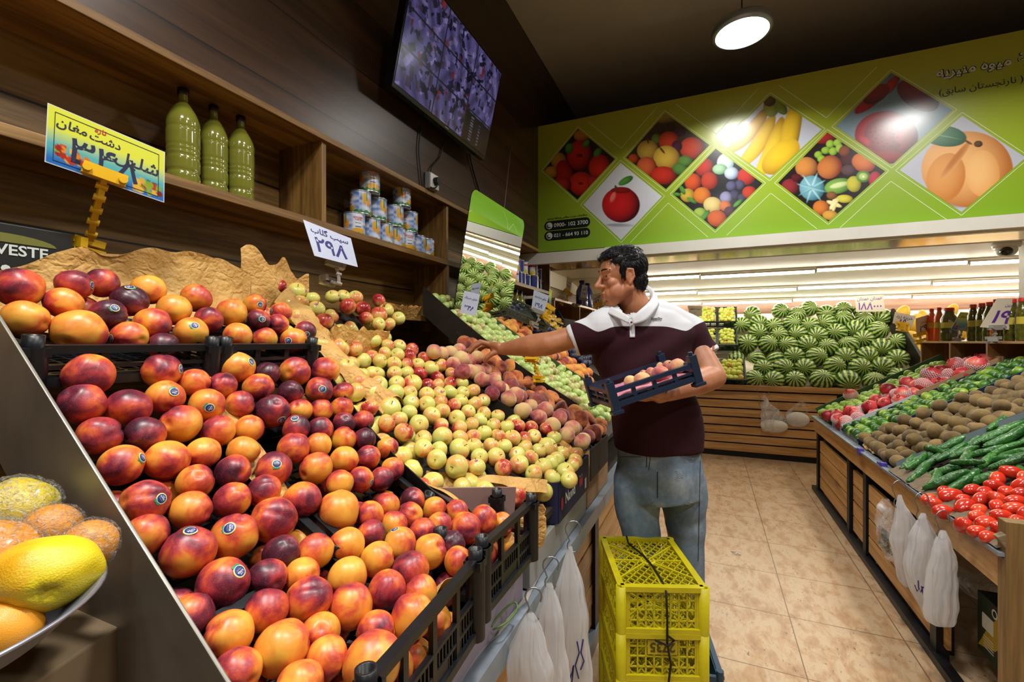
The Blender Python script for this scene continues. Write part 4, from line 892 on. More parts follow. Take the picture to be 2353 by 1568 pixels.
# ------------------------------------------------------------------ packed columns further along
MAN = [(1362,745),(1340,870),(1400,960),(1412,1050),(1412,1240),(1620,1240),(1620,1000),(1600,745),(1480,660),(1440,690)]
def inpoly(x, y, pg):
    r_ = False
    for (x1, y1), (x2, y2) in zip(pg, pg[1:]+pg[:1]):
        if (y1 > y) != (y2 > y) and x < (x2-x1)*(y-y1)/(y2-y1)+x1: r_ = not r_
    return r_
def column(kind, ya, yb, D, surf, xf, xb, label, group, tint=(0, .15), jit=.18, sgn=-1, dz=0.0, stems=False, endword='hidden end', cover=(), layers=1, q=None):
    """hexagonally packed fruit between y = ya(s) and yb(s), s from the front edge (0) to the back (1)"""
    its = []; nx = int(abs(xb-xf)/(D*.74)); 
    for i in range(nx+1):
        s_ = i/max(1, nx); X = xf+(xb-xf)*s_; y0, y1 = ya(s_), yb(s_); ny = max(1, int((y1-y0)/D)); row = []
        for j in range(ny+(0 if i % 2 else 1)):
            Y = y0+D*.5+(y1-y0-D)*((j+(.5 if i % 2 else 0))/max(1, ny-.0)); 
            if Y > y1-D*.3: continue
            x_ = X+rnd.uniform(-jit, jit)*D*.5; y_ = Y+rnd.uniform(-jit, jit)*D*.6; DD = D*rnd.uniform(.9, 1.06)
            row.append((Vector((x_, y_, surf(x_, y_)+dz+rnd.uniform(-.15, .25)*D)), DD))
        its.append(row)
    fl = [dict(c=c, D=d_, r=i, k=k) for i, row in enumerate(its) for k, (c, d_) in enumerate(row)]
    if fl: separate(fl, 12)
    objs = []
    for f in fl:
        x, y, d_ = proj(f['c']); r_ = f['D']*.5*FPX/d_
        if inpoly(x, y, MAN) and inpoly(x-r_, y, MAN) and inpoly(x+r_, y, MAN): continue
        if x-r_ > 2370 or y-r_ > 1580: continue
        o = place(kind, f['c'], f['D'], (q() if q else None), rnd.uniform(*tint) if not isinstance(tint, list) else rnd.choice(tint)+rnd.uniform(-.06, .06))
        o['group'] = group; o['label'] = label % (ordn(f['r']), ordn(f['k'])); objs.append(o)
        if stems: stem(o)
    return objs
ln_ = lambda a, b_: (lambda s_: a+(b_-a)*s_)
XF, XBK = -.50, -1.30
column('peach', ln_(1.84, 1.58), ln_(2.05, 1.86), .072, surfL, XF, -1.06, 'dusky pink fuzzy peach, %s row up, %s from the apple divider', 'fuzzy peaches', [0, .2, .3, -.2, -.3])
column('flat_peach', ln_(2.06, 1.88), ln_(2.28, 2.08), .072, surfL, XF, -1.10, 'brown-orange flat peach, %s row up, %s from the peaches', 'flat peaches', [-.2, 0, .15, .3], q=lambda: rot_to(Vector((rnd.gauss(.4, .5), rnd.gauss(-.4, .5), rnd.uniform(.3, 1))).normalized()))
column('green_plum', ln_(2.32, 2.11), ln_(3.0, 2.56), .057, surfL, -.52, -1.38, 'pale green apple-like plum, %s row up, %s from the flat peaches', 'pale green plums', [-.1, -.1, 0, .1, .45])
column('apricot', ln_(3.04, 2.62), ln_(3.5, 3.05), .072, surfL, -.52, -1.25, 'orange round peach, %s row up, %s from the green plums', 'orange peaches', [-.25, -.1, 0, .3, .5])
column('dark_plum', ln_(3.56, 3.1), ln_(4.05, 3.6), .055, surfL, -.55, -1.42, 'blue-black plum, %s row up, %s from the orange peaches', 'dark plums', (-.2, .3))
column('yellow_plum', ln_(4.12, 3.68), ln_(4.7, 4.2), .06, surfL, -.55, -1.42, 'yellow plum, %s row up, %s from the dark plums', 'yellow plums', (-.2, .2))

# ------------------------------------------------------------------ display beds, dividers, counter
m_plate = plain('worn steel plate', '#8d8880', .42, .6, var=.25, vscale=5)
m_plated = plain('dark divider plate', '#23221f', .45, .5, var=.3, vscale=10)
m_plateg = plain('green divider plate', '#3c5a34', .5, .2, var=.3, vscale=10)
def bed(name, label, surf, y0, y1, xf, xb, drop, mat, cat, th=.02, n=14):
    # boards follow the same slope as the fruit
    mb = MB(); xs = [xf+(xb-xf)*i/n for i in range(n+1)]
    for i in range(n):
        a, c = xs[i], xs[i+1]; f0, f1 = i/n, (i+1)/n
        za, zc = surf(a, 0)-drop, surf(c, 0)-drop
        mb.add([(a, y0(f0), za), (a, y1(f0), za), (c, y1(f1), zc), (c, y0(f1), zc), (a, y0(f0), za-th), (a, y1(f0), za-th), (c, y1(f1), zc-th), (c, y0(f1), zc-th)],
               [(0,1,2,3),(7,6,5,4),(0,3,7,4),(1,5,6,2)]+([(0,4,5,1)] if i == 0 else [])+([(3,2,6,7)] if i == n-1 else []))
    o = mb.build(name, mat); tag(o, label, cat); return o
c0 = lambda v: (lambda s_: v)
m_bed = plain('display bed board', '#2a2019', .7, var=.3)
bed('display_bed', 'dark sloping display bed under the apples', surfA, c0(.99), ln_(1.82, 1.56), -.47, -1.44, .085, m_bed, 'display')
bed('display_bed', 'sloping display bed under the fuzzy peaches', surfL, ln_(1.84, 1.66), c0(2.10), -.47, -1.12, .045, m_bed, 'display')
bed('display_bed', 'sloping display bed under the plums and everything beyond the peaches', surfL, c0(2.11), c0(6.04), -.47, -1.45, .045, m_bed, 'display')
def plate(name, label, pts_x, yf, surf, up, dn, mat, th=.004, cat='divider'):
    mb = MB(); n = len(pts_x)
    for i in range(n-1):
        a, c = pts_x[i], pts_x[i+1]; s0, s1 = (-.47-a)/.83, (-.47-c)/.83; ya, yc = yf(s0), yf(s1)
        za, zc = surf(a, 0), surf(c, 0)
        mb.add([(a, ya, za-dn), (c, yc, zc-dn), (c, yc, zc+up), (a, ya, za+up), (a, ya+th, za-dn), (c, yc+th, zc-dn), (c, yc+th, zc+up), (a, ya+th, za+up)],
               [(0,1,2,3),(7,6,5,4),(3,2,6,7),(0,4,5,1)]+([(0,3,7,4)] if i == 0 else [])+([(1,5,6,2)] if i == n-2 else []))
    o = mb.build(name, mat); tag(o, label, cat, 'divider plates of the left display'); return o
lin = lambda a, b_, n=8: [a+(b_-a)*i/n for i in range(n+1)]
# the big steel plate at the near end
pl_ = MB(); X_ = [-.40, -1.45]; zf = lambda X: 1.0+.77*(-.5-X)
for (yy, th) in ((.345, .005),):
    a = [(-.42, yy, zf(-.42)), (-1.45, yy, zf(-1.45)), (-1.45, yy, zf(-1.45)-.22), (-.42, yy, zf(-.42)-.25)]
    bq = [(x, y+th, z) for x, y, z in a]; pl_.add(a+bq, [(0,1,2,3),(7,6,5,4),(0,4,5,1),(1,5,6,2),(2,6,7,3),(3,7,4,0)])
sp_ = tag(pl_.build('steel_plate', m_plate, bevel=.0015), 'large worn steel end plate at the near side of the nectarines', 'divider')
plate('divider_plate', 'dark divider plate between nectarines and apples', lin(-.52, -1.42), c0(.965), lambda X, Y: surfN(X, Y) if X > -1.05 else surfN(-1.05, 0)+.3*(-1.05-X), .015, .12, m_plated)
plate('divider_plate', 'thin divider plate between apples and peaches', lin(-.62, -1.1), ln_(1.83, 1.57), surfL, -.02, .10, m_plated)
plate('divider_plate', 'brown divider plate between flat peaches and green plums', lin(-.62, -1.42), ln_(2.3, 2.095), surfL, .035, .12, plain('brown divider plate', '#241b14', .5, .2, var=.3))
plate('divider_plate', 'green divider plate between green plums and orange peaches', lin(-.55, -1.42), ln_(3.02, 2.59), surfL, .035, .12, m_plateg)
plate('divider_plate', 'dark divider plate between orange peaches and dark plums', lin(-.55, -1.42), ln_(3.53, 3.075), surfL, .01, .12, m_plated)
plate('divider_plate', 'dark divider plate between dark and yellow plums', lin(-.55, -1.42), ln_(4.08, 3.64), surfL, .035, .12, m_plated)

# black plastic crates
m_crate = plain('black crate plastic', '#111318', .38, 0, var=.2, vscale=20, bump=.05)
def crate_wall(mb, p, q, h, mat=0, bars=7, detail=True, inward=None):
    """open lattice wall from p to q (bottom corners), height h"""
    p = Vector(p); q = Vector(q); up = Vector((0, 0, 1)); ln2 = (q-p).length; n = (q-p).normalized()
    mb.bar(p+up*h, q+up*h, .018, .014, mat); mb.bar(p+up*.008, q+up*.008, .02, .016, mat)
    mb.bar(p+up*h*.52, q+up*h*.52, .010, .007, mat); mb.bar(p+up*h*.28, q+up*h*.28, .008, .006, mat)
    k = max(2, round(ln2/.085))
    for i in range(1, k): 
        c = p+(q-p)*i/k; mb.bar(c, c+up*h, .009, .014, mat, up=n)
    if detail:
        kk = int(ln2/.012)
        for i in range(1, kk):
            c = p+(q-p)*i/kk; mb.bar(c, c+up*h*.5, .005, .004, mat, up=n)
    # solid mid panel
    a = p+(q-p)*.36; c = p+(q-p)*.64; mb.bar(a+up*h*.14+n*0, c+up*h*.14, .006, h*.26, mat)
def crate(name, label, M_, Lx, Wy, h, mat, group=None, detail=True, post=.02, cat='crate', peg=True, base=True, sideh=1.0):
    """x: length, y: width"""
    t = empty(name); tag(t, label, cat, group); t.matrix_world = M_
    for (a, c, nm) in (((0,0,0),(Lx,0,0),'side_wall'), ((0,Wy,0),(Lx,Wy,0),'side_wall'), ((0,0,0),(0,Wy,0),'end_wall'), ((Lx,0,0),(Lx,Wy,0),'end_wall')):
        mb = MB(); crate_wall(mb, a, c, h*(sideh if nm == 'side_wall' or a[0] > 0 else 1), detail=detail); mb.build(nm, mat, t)
    for x, y in ((0,0),(Lx,0),(0,Wy),(Lx,Wy)):
        mb = MB(); mb.cyl((x, y, -.004), (x, y, h+.004), post, 14)
        mb.box((x-post*.9, y-post*.9, h-.012), (x+post*.9, y+post*.9, h+.004))
        if peg:
            r_ = post*.72; mb.lathe([(r_, h), (r_, h+.024), (r_*.7, h+.024), (r_*.7, h+.006), (0, h+.006)], 16, 0, (x, y, 0))
        mb.build('corner_post', mat, t)
    if base:
        mb = MB(); 
        for i in range(int(Lx/.03)+1): mb.bar((i*.03, 0, .004), (i*.03, Wy, .004), .006, .006)
        for i in range(int(Wy/.03)+1): mb.bar((0, i*.03, .004), (Lx, i*.03, .004), .006, .006)
        mb.build('base_grid', mat, t)
    return t
# lowest crates: front rail along the counter edge
crate('plastic_crate', 'black plastic crate at the counter edge nearest the viewer, full of nectarines', frame(Vector((-.43, .807, .80)), Vector((-.996, -.085, 0)), Vector((.085, -.996, 0)), UP), .36, .352, .15, m_crate, 'black nectarine crates', sideh=.5)
crate('plastic_crate', 'black plastic crate at the counter edge beside the navy apple box', Matrix.Translation((-.435, .845, .815)) @ Matrix.Rotation(PI, 4, 'Z') @ Matrix.Translation((0, -.285, 0)), .10, .285, .145, m_crate, 'black nectarine crates', sideh=.45)
def tilted(x0, y0, x1, w, z0, z1, label, h=.05):
    ax = Vector((x1-x0, 0, z1-z0)); Lx = ax.length; M_ = basis(Vector((x0, y0+w, z0)), ax); 
    return crate('plastic_crate', label, M_, Lx*.97, w, h, m_crate, 'black nectarine crates', detail=False)
tilted(-.665, .375, -1.0, .275, 1.005-.055, 1.13, 'tilted black crate of nectarines in the middle tier beside the steel plate')
tilted(-.665, .68, -1.0, .265, 1.005-.055, 1.13, 'tilted black crate of nectarines in the middle tier beside the apples')
tilted(-1.035, .375, -1.38, .295, 1.312, 1.36, 'black crate of nectarines in the top tier beside the steel plate', .065)
tilted(-1.035, .70, -1.38, .25, 1.312, 1.36, 'black crate of nectarines in the top tier beside the apples', .065)

# brown wrapping paper
mpap, nt, b = newmat('brown kraft paper'); b.inputs['Base Color'].default_value = hexc('#b98a4a'); b.inputs['Roughness'].default_value = .62
tc = N(nt, 'ShaderNodeTexCoord'); n_ = N(nt, 'ShaderNodeTexNoise', i_Scale=14.0, i_Detail=4.0); L(nt, tc, 'Object', n_, 'Vector'); r_ = ramp(nt, [(.3, hexc('#b8863f')), (.7, hexc('#d3a860'))]); L(nt, n_, 'Fac', r_, 'Fac'); L(nt, r_, 'Color', b, 'Base Color')
vq = N(nt, 'ShaderNodeTexVoronoi', i_Scale=22.0); vq.feature = 'DISTANCE_TO_EDGE'; nq = N(nt, 'ShaderNodeTexNoise', i_Scale=10.0, i_Detail=4.0); mxq = N(nt, 'ShaderNodeMix', data_type='VECTOR'); mxq.inputs[0].default_value = .25; L(nt, tc, 'Object', nq, 'Vector'); L(nt, tc, 'Object', mxq, 4); L(nt, nq, 'Color', mxq, 5); L(nt, mxq, 1, vq, 'Vector'); bq_ = N(nt, 'ShaderNodeBump', i_Strength=.7, i_Distance=.012); L(nt, vq, 'Distance', bq_, 'Height'); L(nt, bq_, 'Normal', b, 'Normal')
def paper(name, label, fn, nu, nv, amp=.012, seed=0, rag=.02, group=None, sc_=9):
    def g(u, v):
        p = Vector(fn(u, v)); q = p*sc_+Vector((seed*3.7, 0, 0)); c, _ = noise.voronoi(q, distance_metric='DISTANCE', exponent=2)[:2]
        e = c[1]-c[0]; k = amp*(e*1.3-.4)+amp*.8*noise.noise(q*.6)
        rg_ = rag*noise.noise(Vector((u*9+seed, seed, v*3)))*(1 if v > .95 else .0)
        return p+Vector((k*.7, k*.5*noise.noise(q+Vector((5, 5, 5))), k+rg_))
    mb = MB().grid(g, nu, nv, smooth=False); o = mb.build(name, mpap)
    so = o.modifiers.new('thickness', 'SOLIDIFY'); so.thickness = .0008
    return tag(o, label, 'wrapping paper', group)
paper('kraft_paper', 'wide sheet of crumpled brown paper standing behind the nectarines', lambda u, v: (-1.40-.03*math.sin(v*3)+.05*(1-v), .05+1.0*u, 1.42+(.13+.125*min(1, max(0, (u-.40)/.16)))*v+.02*math.sin(u*9)-.05*u*v+.012*math.sin(u*17)*v), 90, 20, .012, 1, .03, 'brown paper sheets')
paper('kraft_paper', 'brown paper peak behind the first apples, under the small white price sign', lambda u, v: (-1.43+.02*math.sin(u*5), 1.03+.30*u, 1.50+.2*v*(1-.3*u)+.02*math.sin(u*14)), 36, 18, .010, 2, .015, 'brown paper sheets')
paper('kraft_paper', 'folded brown paper strip between the two upper apple heaps', lambda u, v: (-1.38+.42*u, 1.12+.06*u+.10*v, surfA(-1.38+.42*u, 0)+.045*math.sin(v*PI)+.0), 30, 12, .02, 3, .01, 'brown paper sheets')
paper('kraft_paper', 'brown paper hanging in front of the upper right apple heap', lambda u, v: (-1.22+.03*v, 1.2+.30*u, surfA(-1.22, 0)-.05+.13*v-.02*u), 30, 14, .02, 4, .02, 'brown paper sheets')
paper('kraft_paper', 'brown paper lining along the dark divider beside the apples', lambda u, v: (-.56-.61*u, .985+.07*v, surfA(-.56-.61*u, 0)-.02+.05*(1-v)), 44, 8, .014, 5, .0, 'brown paper sheets')
paper('kraft_paper', 'brown paper folded over the near rim of the apple box', lambda u, v: P(978+282*u, 1084+16*u+(26+8*math.sin(u*9))*v, 1.36+.11*u-.03*v), 44, 8, .008, 6, .006, 'brown paper sheets')
paper('kraft_paper', 'brown paper lining the crate corner below the nectarines', lambda u, v: (-.462-.10*v, .72+.14*u, .835+.09*(1-v)+.012*math.sin(u*7)), 22, 14, .016, 7, .01, 'brown paper sheets')
paper('kraft_paper', 'brown paper lining between the middle tier nectarines', lambda u, v: (-.74-.28*u, .625+.06*v, surfN(-.74-.28*u, 0)-.03+.012*math.sin(v*3)), 26, 8, .012, 8, .0, 'brown paper sheets')
paper('kraft_paper', 'brown paper behind the upper peaches', lambda u, v: (-1.34+.04*v, 1.60+.28*u, 1.50+.06*v), 22, 10, .018, 9, .02, 'brown paper sheets')
paper('kraft_paper', 'wad of brown paper stuffed beside the navy apple box', lambda u, v: (-.47-.03*math.cos(u*6)+.02*v, 1.19+.09*u, .80+.12*v), 18, 14, .03, 10, .01, 'brown paper sheets')
paper('kraft_paper', 'small sheet of brown paper over the far corner of the apple box', lambda u, v: (-.52-.07*u, 1.72+.13*v, .94+.03*math.sin(u*3)+.01*v), 16, 12, .018, 11, .0, 'brown paper sheets')

# boxes on the counter edge
m_navy = plain('navy carton', '#12163a', .5, var=.15); m_card = plain('raw cardboard', '#9a7a56', .75, var=.12); m_pink = plain('mauve carton', '#8c6f6a', .75, var=.06)
def cbox(name, label, pts, z0, z1, mats, th=.006, cat='box'):
    """open carton from plan corners"""
    t = empty(name, (0, 0, z0)); tag(t, label, cat); n = len(pts)
    for i in range(n):
        a, c = Vector((*pts[i], 0)), Vector((*pts[(i+1) % n], 0)); mb = MB(); mb.bar(a+Vector((0, 0, (z1-z0)/2)), c+Vector((0, 0, (z1-z0)/2)), th, z1-z0); mb.build('wall', mats[i % len(mats)], t)
    MB().add([(x, y, 0) for x, y in pts]+[(x, y, .004) for x, y in pts], [tuple(range(n-1, -1, -1)), tuple(range(n, 2*n))]).build('bottom', mats[-1], t)
    return t
ab = cbox('fruit_box', 'navy printed cardboard box holding apples at the counter edge', [(-.455, 1.43), (-.455, 1.83), (-.80, 1.74), (-.84, 1.29)], .79, .925, [m_navy, m_navy, m_card, m_navy])
pr = MB()
M_ = frame(Vector((-.4505, 1.56, .062)), Vector((0, 1, 0)), Vector((0, 0, 1)), Vector((1, 0, 0)))
add_text(pr, 'Navid', M_, 0, w=.12, bold=.02)
for cy in (.13, .155):
    v_, f_ = ([(cy+.011*math.cos(a*PI/8), .0+.018*math.sin(a*PI/8), 0) for a in range(16)], [tuple(range(16))]); pr.add([M_ @ Vector(p) for p in v_], f_, 1)
    pr.bar(M_ @ Vector((cy, .018, 0)), M_ @ Vector((cy, .027, 0)), .0008, .003, 0, up=(0, 1, 0))
pr.add([M_ @ Vector((-.1+.012*math.cos(a*PI/8), -.005+.022*math.sin(a*PI/8), 0)) for a in range(16)], [tuple(range(16))], 1)
pr.add([M_ @ Vector((x, y, 0)) for x, y in ((.2, -.045), (.225, -.045), (.225, -.005), (.2, -.005))], [(0,1,2,3)], 0)
pr.build('print', [m_wht, m_sr], ab)
cbox('fruit_box', 'dark torn cardboard box of peaches next to the customer', [(-.46, 1.88), (-.46, 2.24), (-.8, 2.2), (-.8, 1.84)], .80, .93, [m_black, m_black, m_card, m_card])
tag(MB().bar((-.70, 1.055, .90), (-.512, 1.195, .885), .006, .175).build('cardboard_flap', m_pink), 'mauve cardboard flap behind the second black crate', 'cardboard')
MBx = MB().box((-.87, .36, .685), (-.47, 1.16, .79)); tag(MBx.build('riser_carton', plain('lilac carton', '#8d8494', .7, var=.08), bevel=.003), 'flat lilac carton under the black crates', 'box')
tag(MB().box((-.85, 1.20, .685), (-.465, 1.84, .785)).build('riser_carton', plain('pale carton', '#8a8a88', .7, var=.1), bevel=.003), 'flat grey carton under the navy apple box', 'box')
tag(MB().box((-.85, 1.88, .685), (-.47, 2.3, .797)).build('riser_carton', m_card, bevel=.003), 'flat brown carton under the torn peach box', 'box')

# counter: top rail, posts, slats
lc = tag(empty('display_counter', (-.5, 3.5, 0)), 'left wooden slatted display counter with grey steel edge', 'counter')
m_gsteel = plain('grey painted steel', '#828c96', .4, .2, var=.15)
mb = MB().box((-.50, .30, .672), (-.442, 6.04, .68)).box((-.446, .30, .625), (-.440, 6.04, .682)); rel(mb.build('steel_edge', m_gsteel, lc), lc)
rel(MB().box((-1.45, .35, .645), (-.50, 6.04, .672)).build('deck', m_bed, lc), lc)
for y0, y1 in ((.4, 2.06), (2.13, 3.9), (3.97, 5.6), (5.67, 6.04)):
    mb = MB(); z = .09; i = 0
    while z < .60: mb.box((-.515, y0, z), (-.495+.003*(i % 2), y1, z+.088)); z += .096; i += 1
    rel(mb.build('slat_panel', m_slatY, lc), lc)
for y in (.36, 2.095, 3.935, 5.635): rel(MB().box((-.53, y-.035, .0), (-.478, y+.035, .64)).build('post', m_steelb, lc), lc)
rel(MB().box((-.50, .35, 0), (-.47, 6.04, .07)).build('kick_rail', m_gsteel, lc), lc)
rel(MB().box((-.56, .3, .01), (-.53, 6.04, .64)).build('back_sheet', m_black, lc), lc)
# ================================================================== RIGHT DISPLAY
surfR = lambda X, Y: .70+.57*(X-.9)
rc = tag(empty('display_counter', (.95, 3.5, 0)), 'right wooden slatted display counter with black steel posts', 'counter')
rel(MB().box((.90, 2.03, .555), (.925, 5.06, .675)).build('top_rail', m_slatY, rc, bevel=.002), rc)
for k, (y0, y1) in enumerate(((2.64, 3.50), (3.60, 3.86), (3.98, 4.86))):
    mb = MB(); z = .07; i = 0
    while z < .50: mb.box((.915+(.006 if k == 1 else 0), y0, z), (.935+(.006 if k == 1 else 0), y1, z+.098)); z += .108; i += 1
    rel(mb.build('slat_panel', m_slatY, rc), rc)
mb = MB(); mb.box((.93, 2.52, .07), (.945, 2.64, .2)); mb.box((.93, 2.5, .215), (.945, 2.64, .3)); rel(mb.build('broken_slats', m_slatY, rc), rc)
for y in (2.58, 3.55, 3.92, 4.93): rel(MB().box((.905, y-.03, 0), (.95, y+.03, .56)).build('post', m_steelb, rc), rc)
rel(MB().box((.885, 2.03, 0), (.93, 5.06, .035)).build('kick_rail', m_steelb, rc), rc)
rel(MB().box((.97, 2.6, .01), (.985, 5.04, .56)).build('back_sheet', m_black, rc), rc)
rel(MB().box((.97, 5.03, .01), (2.2, 5.05, .7)).build('end_sheet', m_slatX, rc), rc)
rel(MB().box((.88, 2.03, .675), (.93, 5.06, .687)).build('steel_edge', m_gsteel, rc), rc)
bed('display_bed', 'sloping bed board under the vegetables on the right', surfR, c0(2.03), c0(5.05), .93, 1.80, .055, m_bed, 'display')
def col2(*a, **k): return column(*a, **k)
# roma tomatoes by place
TO = [(915,318,130,90),(1018,280,160,130),(985,250,110,80),(1000,378,160,110),(1128,340,165,125),(1168,230,125,85),(1200,300,110,75),(1258,250,155,90),(1310,205,140,80),(1340,165,160,90),(1430,112,150,100),(1412,250,125,85),(1490,205,100,110),(1355,293,130,70),(1315,345,150,95),
 (1445,320,90,70),(1500,265,90,120),(1435,385,150,90),(1125,465,165,130),(1200,420,110,80),(1295,440,170,115),(1215,528,125,85),(1270,560,140,80),(1360,500,95,90),(1480,450,110,80),(1520,390,60,80),(1370,410,130,70),(1090,300,110,90),(870,300,70,60),(1530,150,110,110),(1240,370,100,90)]
to = []
for x, y, w, h in TO:
    px, py = 1850+x*.3303, 1050+y*.3303; c, d = on(px, py, surfR); D = Dof(w*.33, h*.33, d, px, py); to.append(dict(c=c, D=min(max(D*1.12, .06), .1), px=px, py=py))
separate(to, 20)
for ri, r_ in enumerate(rows(to, lambda f: f['c'].x, lambda f: -f['c'].y, .05)):
    for ki, f in enumerate(r_):
        a = rnd.gauss(0, .5); ax = (RT*math.cos(a)+Vector((0, 0, 1))*math.sin(a)*.5+FW*rnd.gauss(0, .35)).normalized()*rnd.choice((1, -1))
        o = place('tomato', f['c'], f['D']*1.0, rot_to(ax), rnd.uniform(-.15, .15)); o['group'] = 'plum tomatoes at the counter edge'
        o['label'] = 'glossy red plum tomato, %s row from the counter edge, %s from the cucumbers' % (ordn(ri), ordn(ki)); 
        MB().tube([(0, 0, 1.04), (.02, 0, 1.14)], [.1, .05], 8).build('stem_scar', plain('tomato scar', '#a8b04a', .6), o)
for X in np.arange(.95, 1.3, .065):
    for Y in np.arange(2.10, 2.54, .075):
        c = Vector((X, Y, surfR(X, Y)-.03))
        if all((c-f['c']).length > .05 for f in to): o = place('tomato', c, .062, rot_to(RT), rnd.uniform(-.1, .2)); o['group'] = 'tomatoes deep in the heap'; o['label'] = 'plum tomato deep in the heap, %s row from the edge, %s from the post' % (ordn(int((X-.94)/.065)), ordn(int((Y-2.09)/.075)))
# cucumbers
m_cuc = fruit('cucumber skin', [(0, Y_('#4f8a38')), (.5, Y_('#275c24')), (1, Y_('#163f1a'))], 1.0, 1.0, .45, .36, .45, bump=.6, bscale=6, speck=(Y_('#9abf6a'), 9, .64, .4), dirw=.05)
def cuc(sd):
    mb = MB(); r0 = random.Random(sd); cv = r0.uniform(.02, .09); n = 16; pts = []; rs = []
    for i in range(n+1):
        t = i/n; pts.append((-.5+t, cv*4*(t-.5)**2, .01*math.sin(t*7+sd))); rs.append(.105*(math.sin(PI*min(1, max(0, t*.92+.04)))**.38)*(1+.05*math.sin(t*19+sd)))
    mb.tube(pts, rs, 14); mb.tube([(-.5, cv, 0), (-.54, cv+.01, .01)], [.02, .012], 6); return mb.mesh('cucumber', m_cuc)
CUC = [cuc(i) for i in range(5)]
its = []
for i in range(11):
    for j in range(5):
        X = .955+.062*i+rnd.uniform(-.02, .02); Y = 2.64+.105*j+rnd.uniform(-.03, .03)
        if Y < 2.66+.0*X and False: continue
        its.append((X, Y, i, j))
for n_, (X, Y, i, j) in enumerate(its):
    Ln = rnd.uniform(.15, .21); th = rnd.gauss(.1, .65); up = Vector((math.cos(th), math.sin(th)*.9, .62*math.cos(th))).normalized(); z = surfR(X, Y)+rnd.uniform(-.02, .03)
    x, y, d_ = proj((X, Y, z))
    if x > 2420: continue
    o = link('cucumber', rnd.choice(CUC)); o.matrix_world = basis((X+up.x*.03, Y, z+up.z*.03), up, (rnd.gauss(0, .5), rnd.gauss(0, .5), 1)) @ Matrix.Diagonal((Ln, Ln, Ln, 1)); o.color = (rnd.uniform(-.25, .25), 0, 0, 1)
    tag(o, 'green ridged cucumber, %s row up, %s from the tomatoes' % (ordn(i), ordn(j)), 'cucumber', 'cucumbers heaped beside the tomatoes')
kw = column('kiwi', c0(3.10), c0(3.74), .073, surfR, .955, 1.74, 'brown fuzzy kiwi, %s row up, %s from the cucumber sheet', 'kiwis', (-.2, .3), dz=.0)
for X, Y, z_ in [(1.05+.09*i, 3.22+.13*j, .055) for i in range(5) for j in range(4)]:
    o = place('kiwi', Vector((X+rnd.uniform(-.02, .02), Y+rnd.uniform(-.02, .02), surfR(X, Y)+z_)), .073, tint=rnd.uniform(-.2, .2)); o['group'] = 'kiwis on top of the heap'; o['label'] = 'brown kiwi lying on top of the heap, %s up the slope, %s from the cucumbers' % (ordn(round((X-1.05)/.09)), ordn(round((Y-3.22)/.13)))
column('lime', c0(3.78), c0(4.16), .066, surfR, .955, 1.85, 'glossy green lime, %s row up, %s from the kiwis', 'limes', (-.4, .5))
column('green_apple', c0(4.56), c0(5.02), .070, surfR, .955, 1.74, 'green apple, %s row up, %s from the pomegranates', 'green apples', (-.2, .3))
# pomegranates with crowns and foam nets
cr = MB()
for k in range(6):
    a = 2*PI*k/6; cr.add([(.16*math.cos(a-.5), .16*math.sin(a-.5), .8), (.16*math.cos(a+.5), .16*math.sin(a+.5), .8), (.24*math.cos(a), .24*math.sin(a), 1.22), (.1*math.cos(a), .1*math.sin(a), .8)], [(0, 1, 2), (0, 2, 3), (1, 3, 2)])
cr.tube([(0, 0, .78), (0, 0, 1.05)], [.2, .17], 12, cap=False)
crown_me = cr.mesh('crown', plain('pomegranate crown', '#8a1f24', .5))
m_foam = plain('foam net', '#ecd4d2', .6)
fm = MB(); 
for k in range(20):
    for s_ in (-1, 1):
        pts = []
        for i in range(13):
            t = i/12; z = -.78+1.25*t; a = 2*PI*k/20+s_*1.5*t; r_ = 1.03*math.sqrt(max(.02, 1-(z/.98)**2)); pts.append((r_*math.cos(a), r_*math.sin(a), z*.93))
        fm.tube(pts, .029, 4, cap=False)
foam_me = fm.mesh('foam_net', m_foam)
po = column('pomegranate', c0(4.2), c0(4.53), .105, surfR, .97, 1.80, 'red pomegranate, %s row up, %s from the limes', 'pomegranates', (-.3, .4), dz=.01, q=lambda: rot_to(Vector((rnd.gauss(-.2, .5), rnd.gauss(-.4, .5), rnd.uniform(.4, 1))).normalized()))
extra = []
for px, py, D in ((2140, 862, .13), (1955, 908, .11), (2040, 895, .115), (2075, 905, .11), (2085, 880, .105), (2245, 838, .125), (2195, 838, .11), (1902, 955, .1)):
    c, d = on(px, py, lambda X, Y: surfR(X, Y)+.06); o = place('pomegranate', c, D, rot_to(Vector((rnd.gauss(-.2, .5), rnd.gauss(-.5, .4), 1)).normalized()), rnd.uniform(-.2, .4)); extra.append(o)
    o['group'] = 'pomegranates'; 
for i, o in enumerate(extra): o['label'] = 'large pomegranate on top of the heap, %s counted up the slope' % ordn(i)
for i, o in enumerate(po+extra):
    link('crown', crown_me, o)
    if i % 5 not in (1, 3): link('foam_net', foam_me, o, rot=(rnd.uniform(-.4, .4), rnd.uniform(-.4, .4), 0)); 
    if i % 5 not in (1, 3): o['label'] = o['label'].replace('pomegranate', 'pomegranate in white foam net', 1)
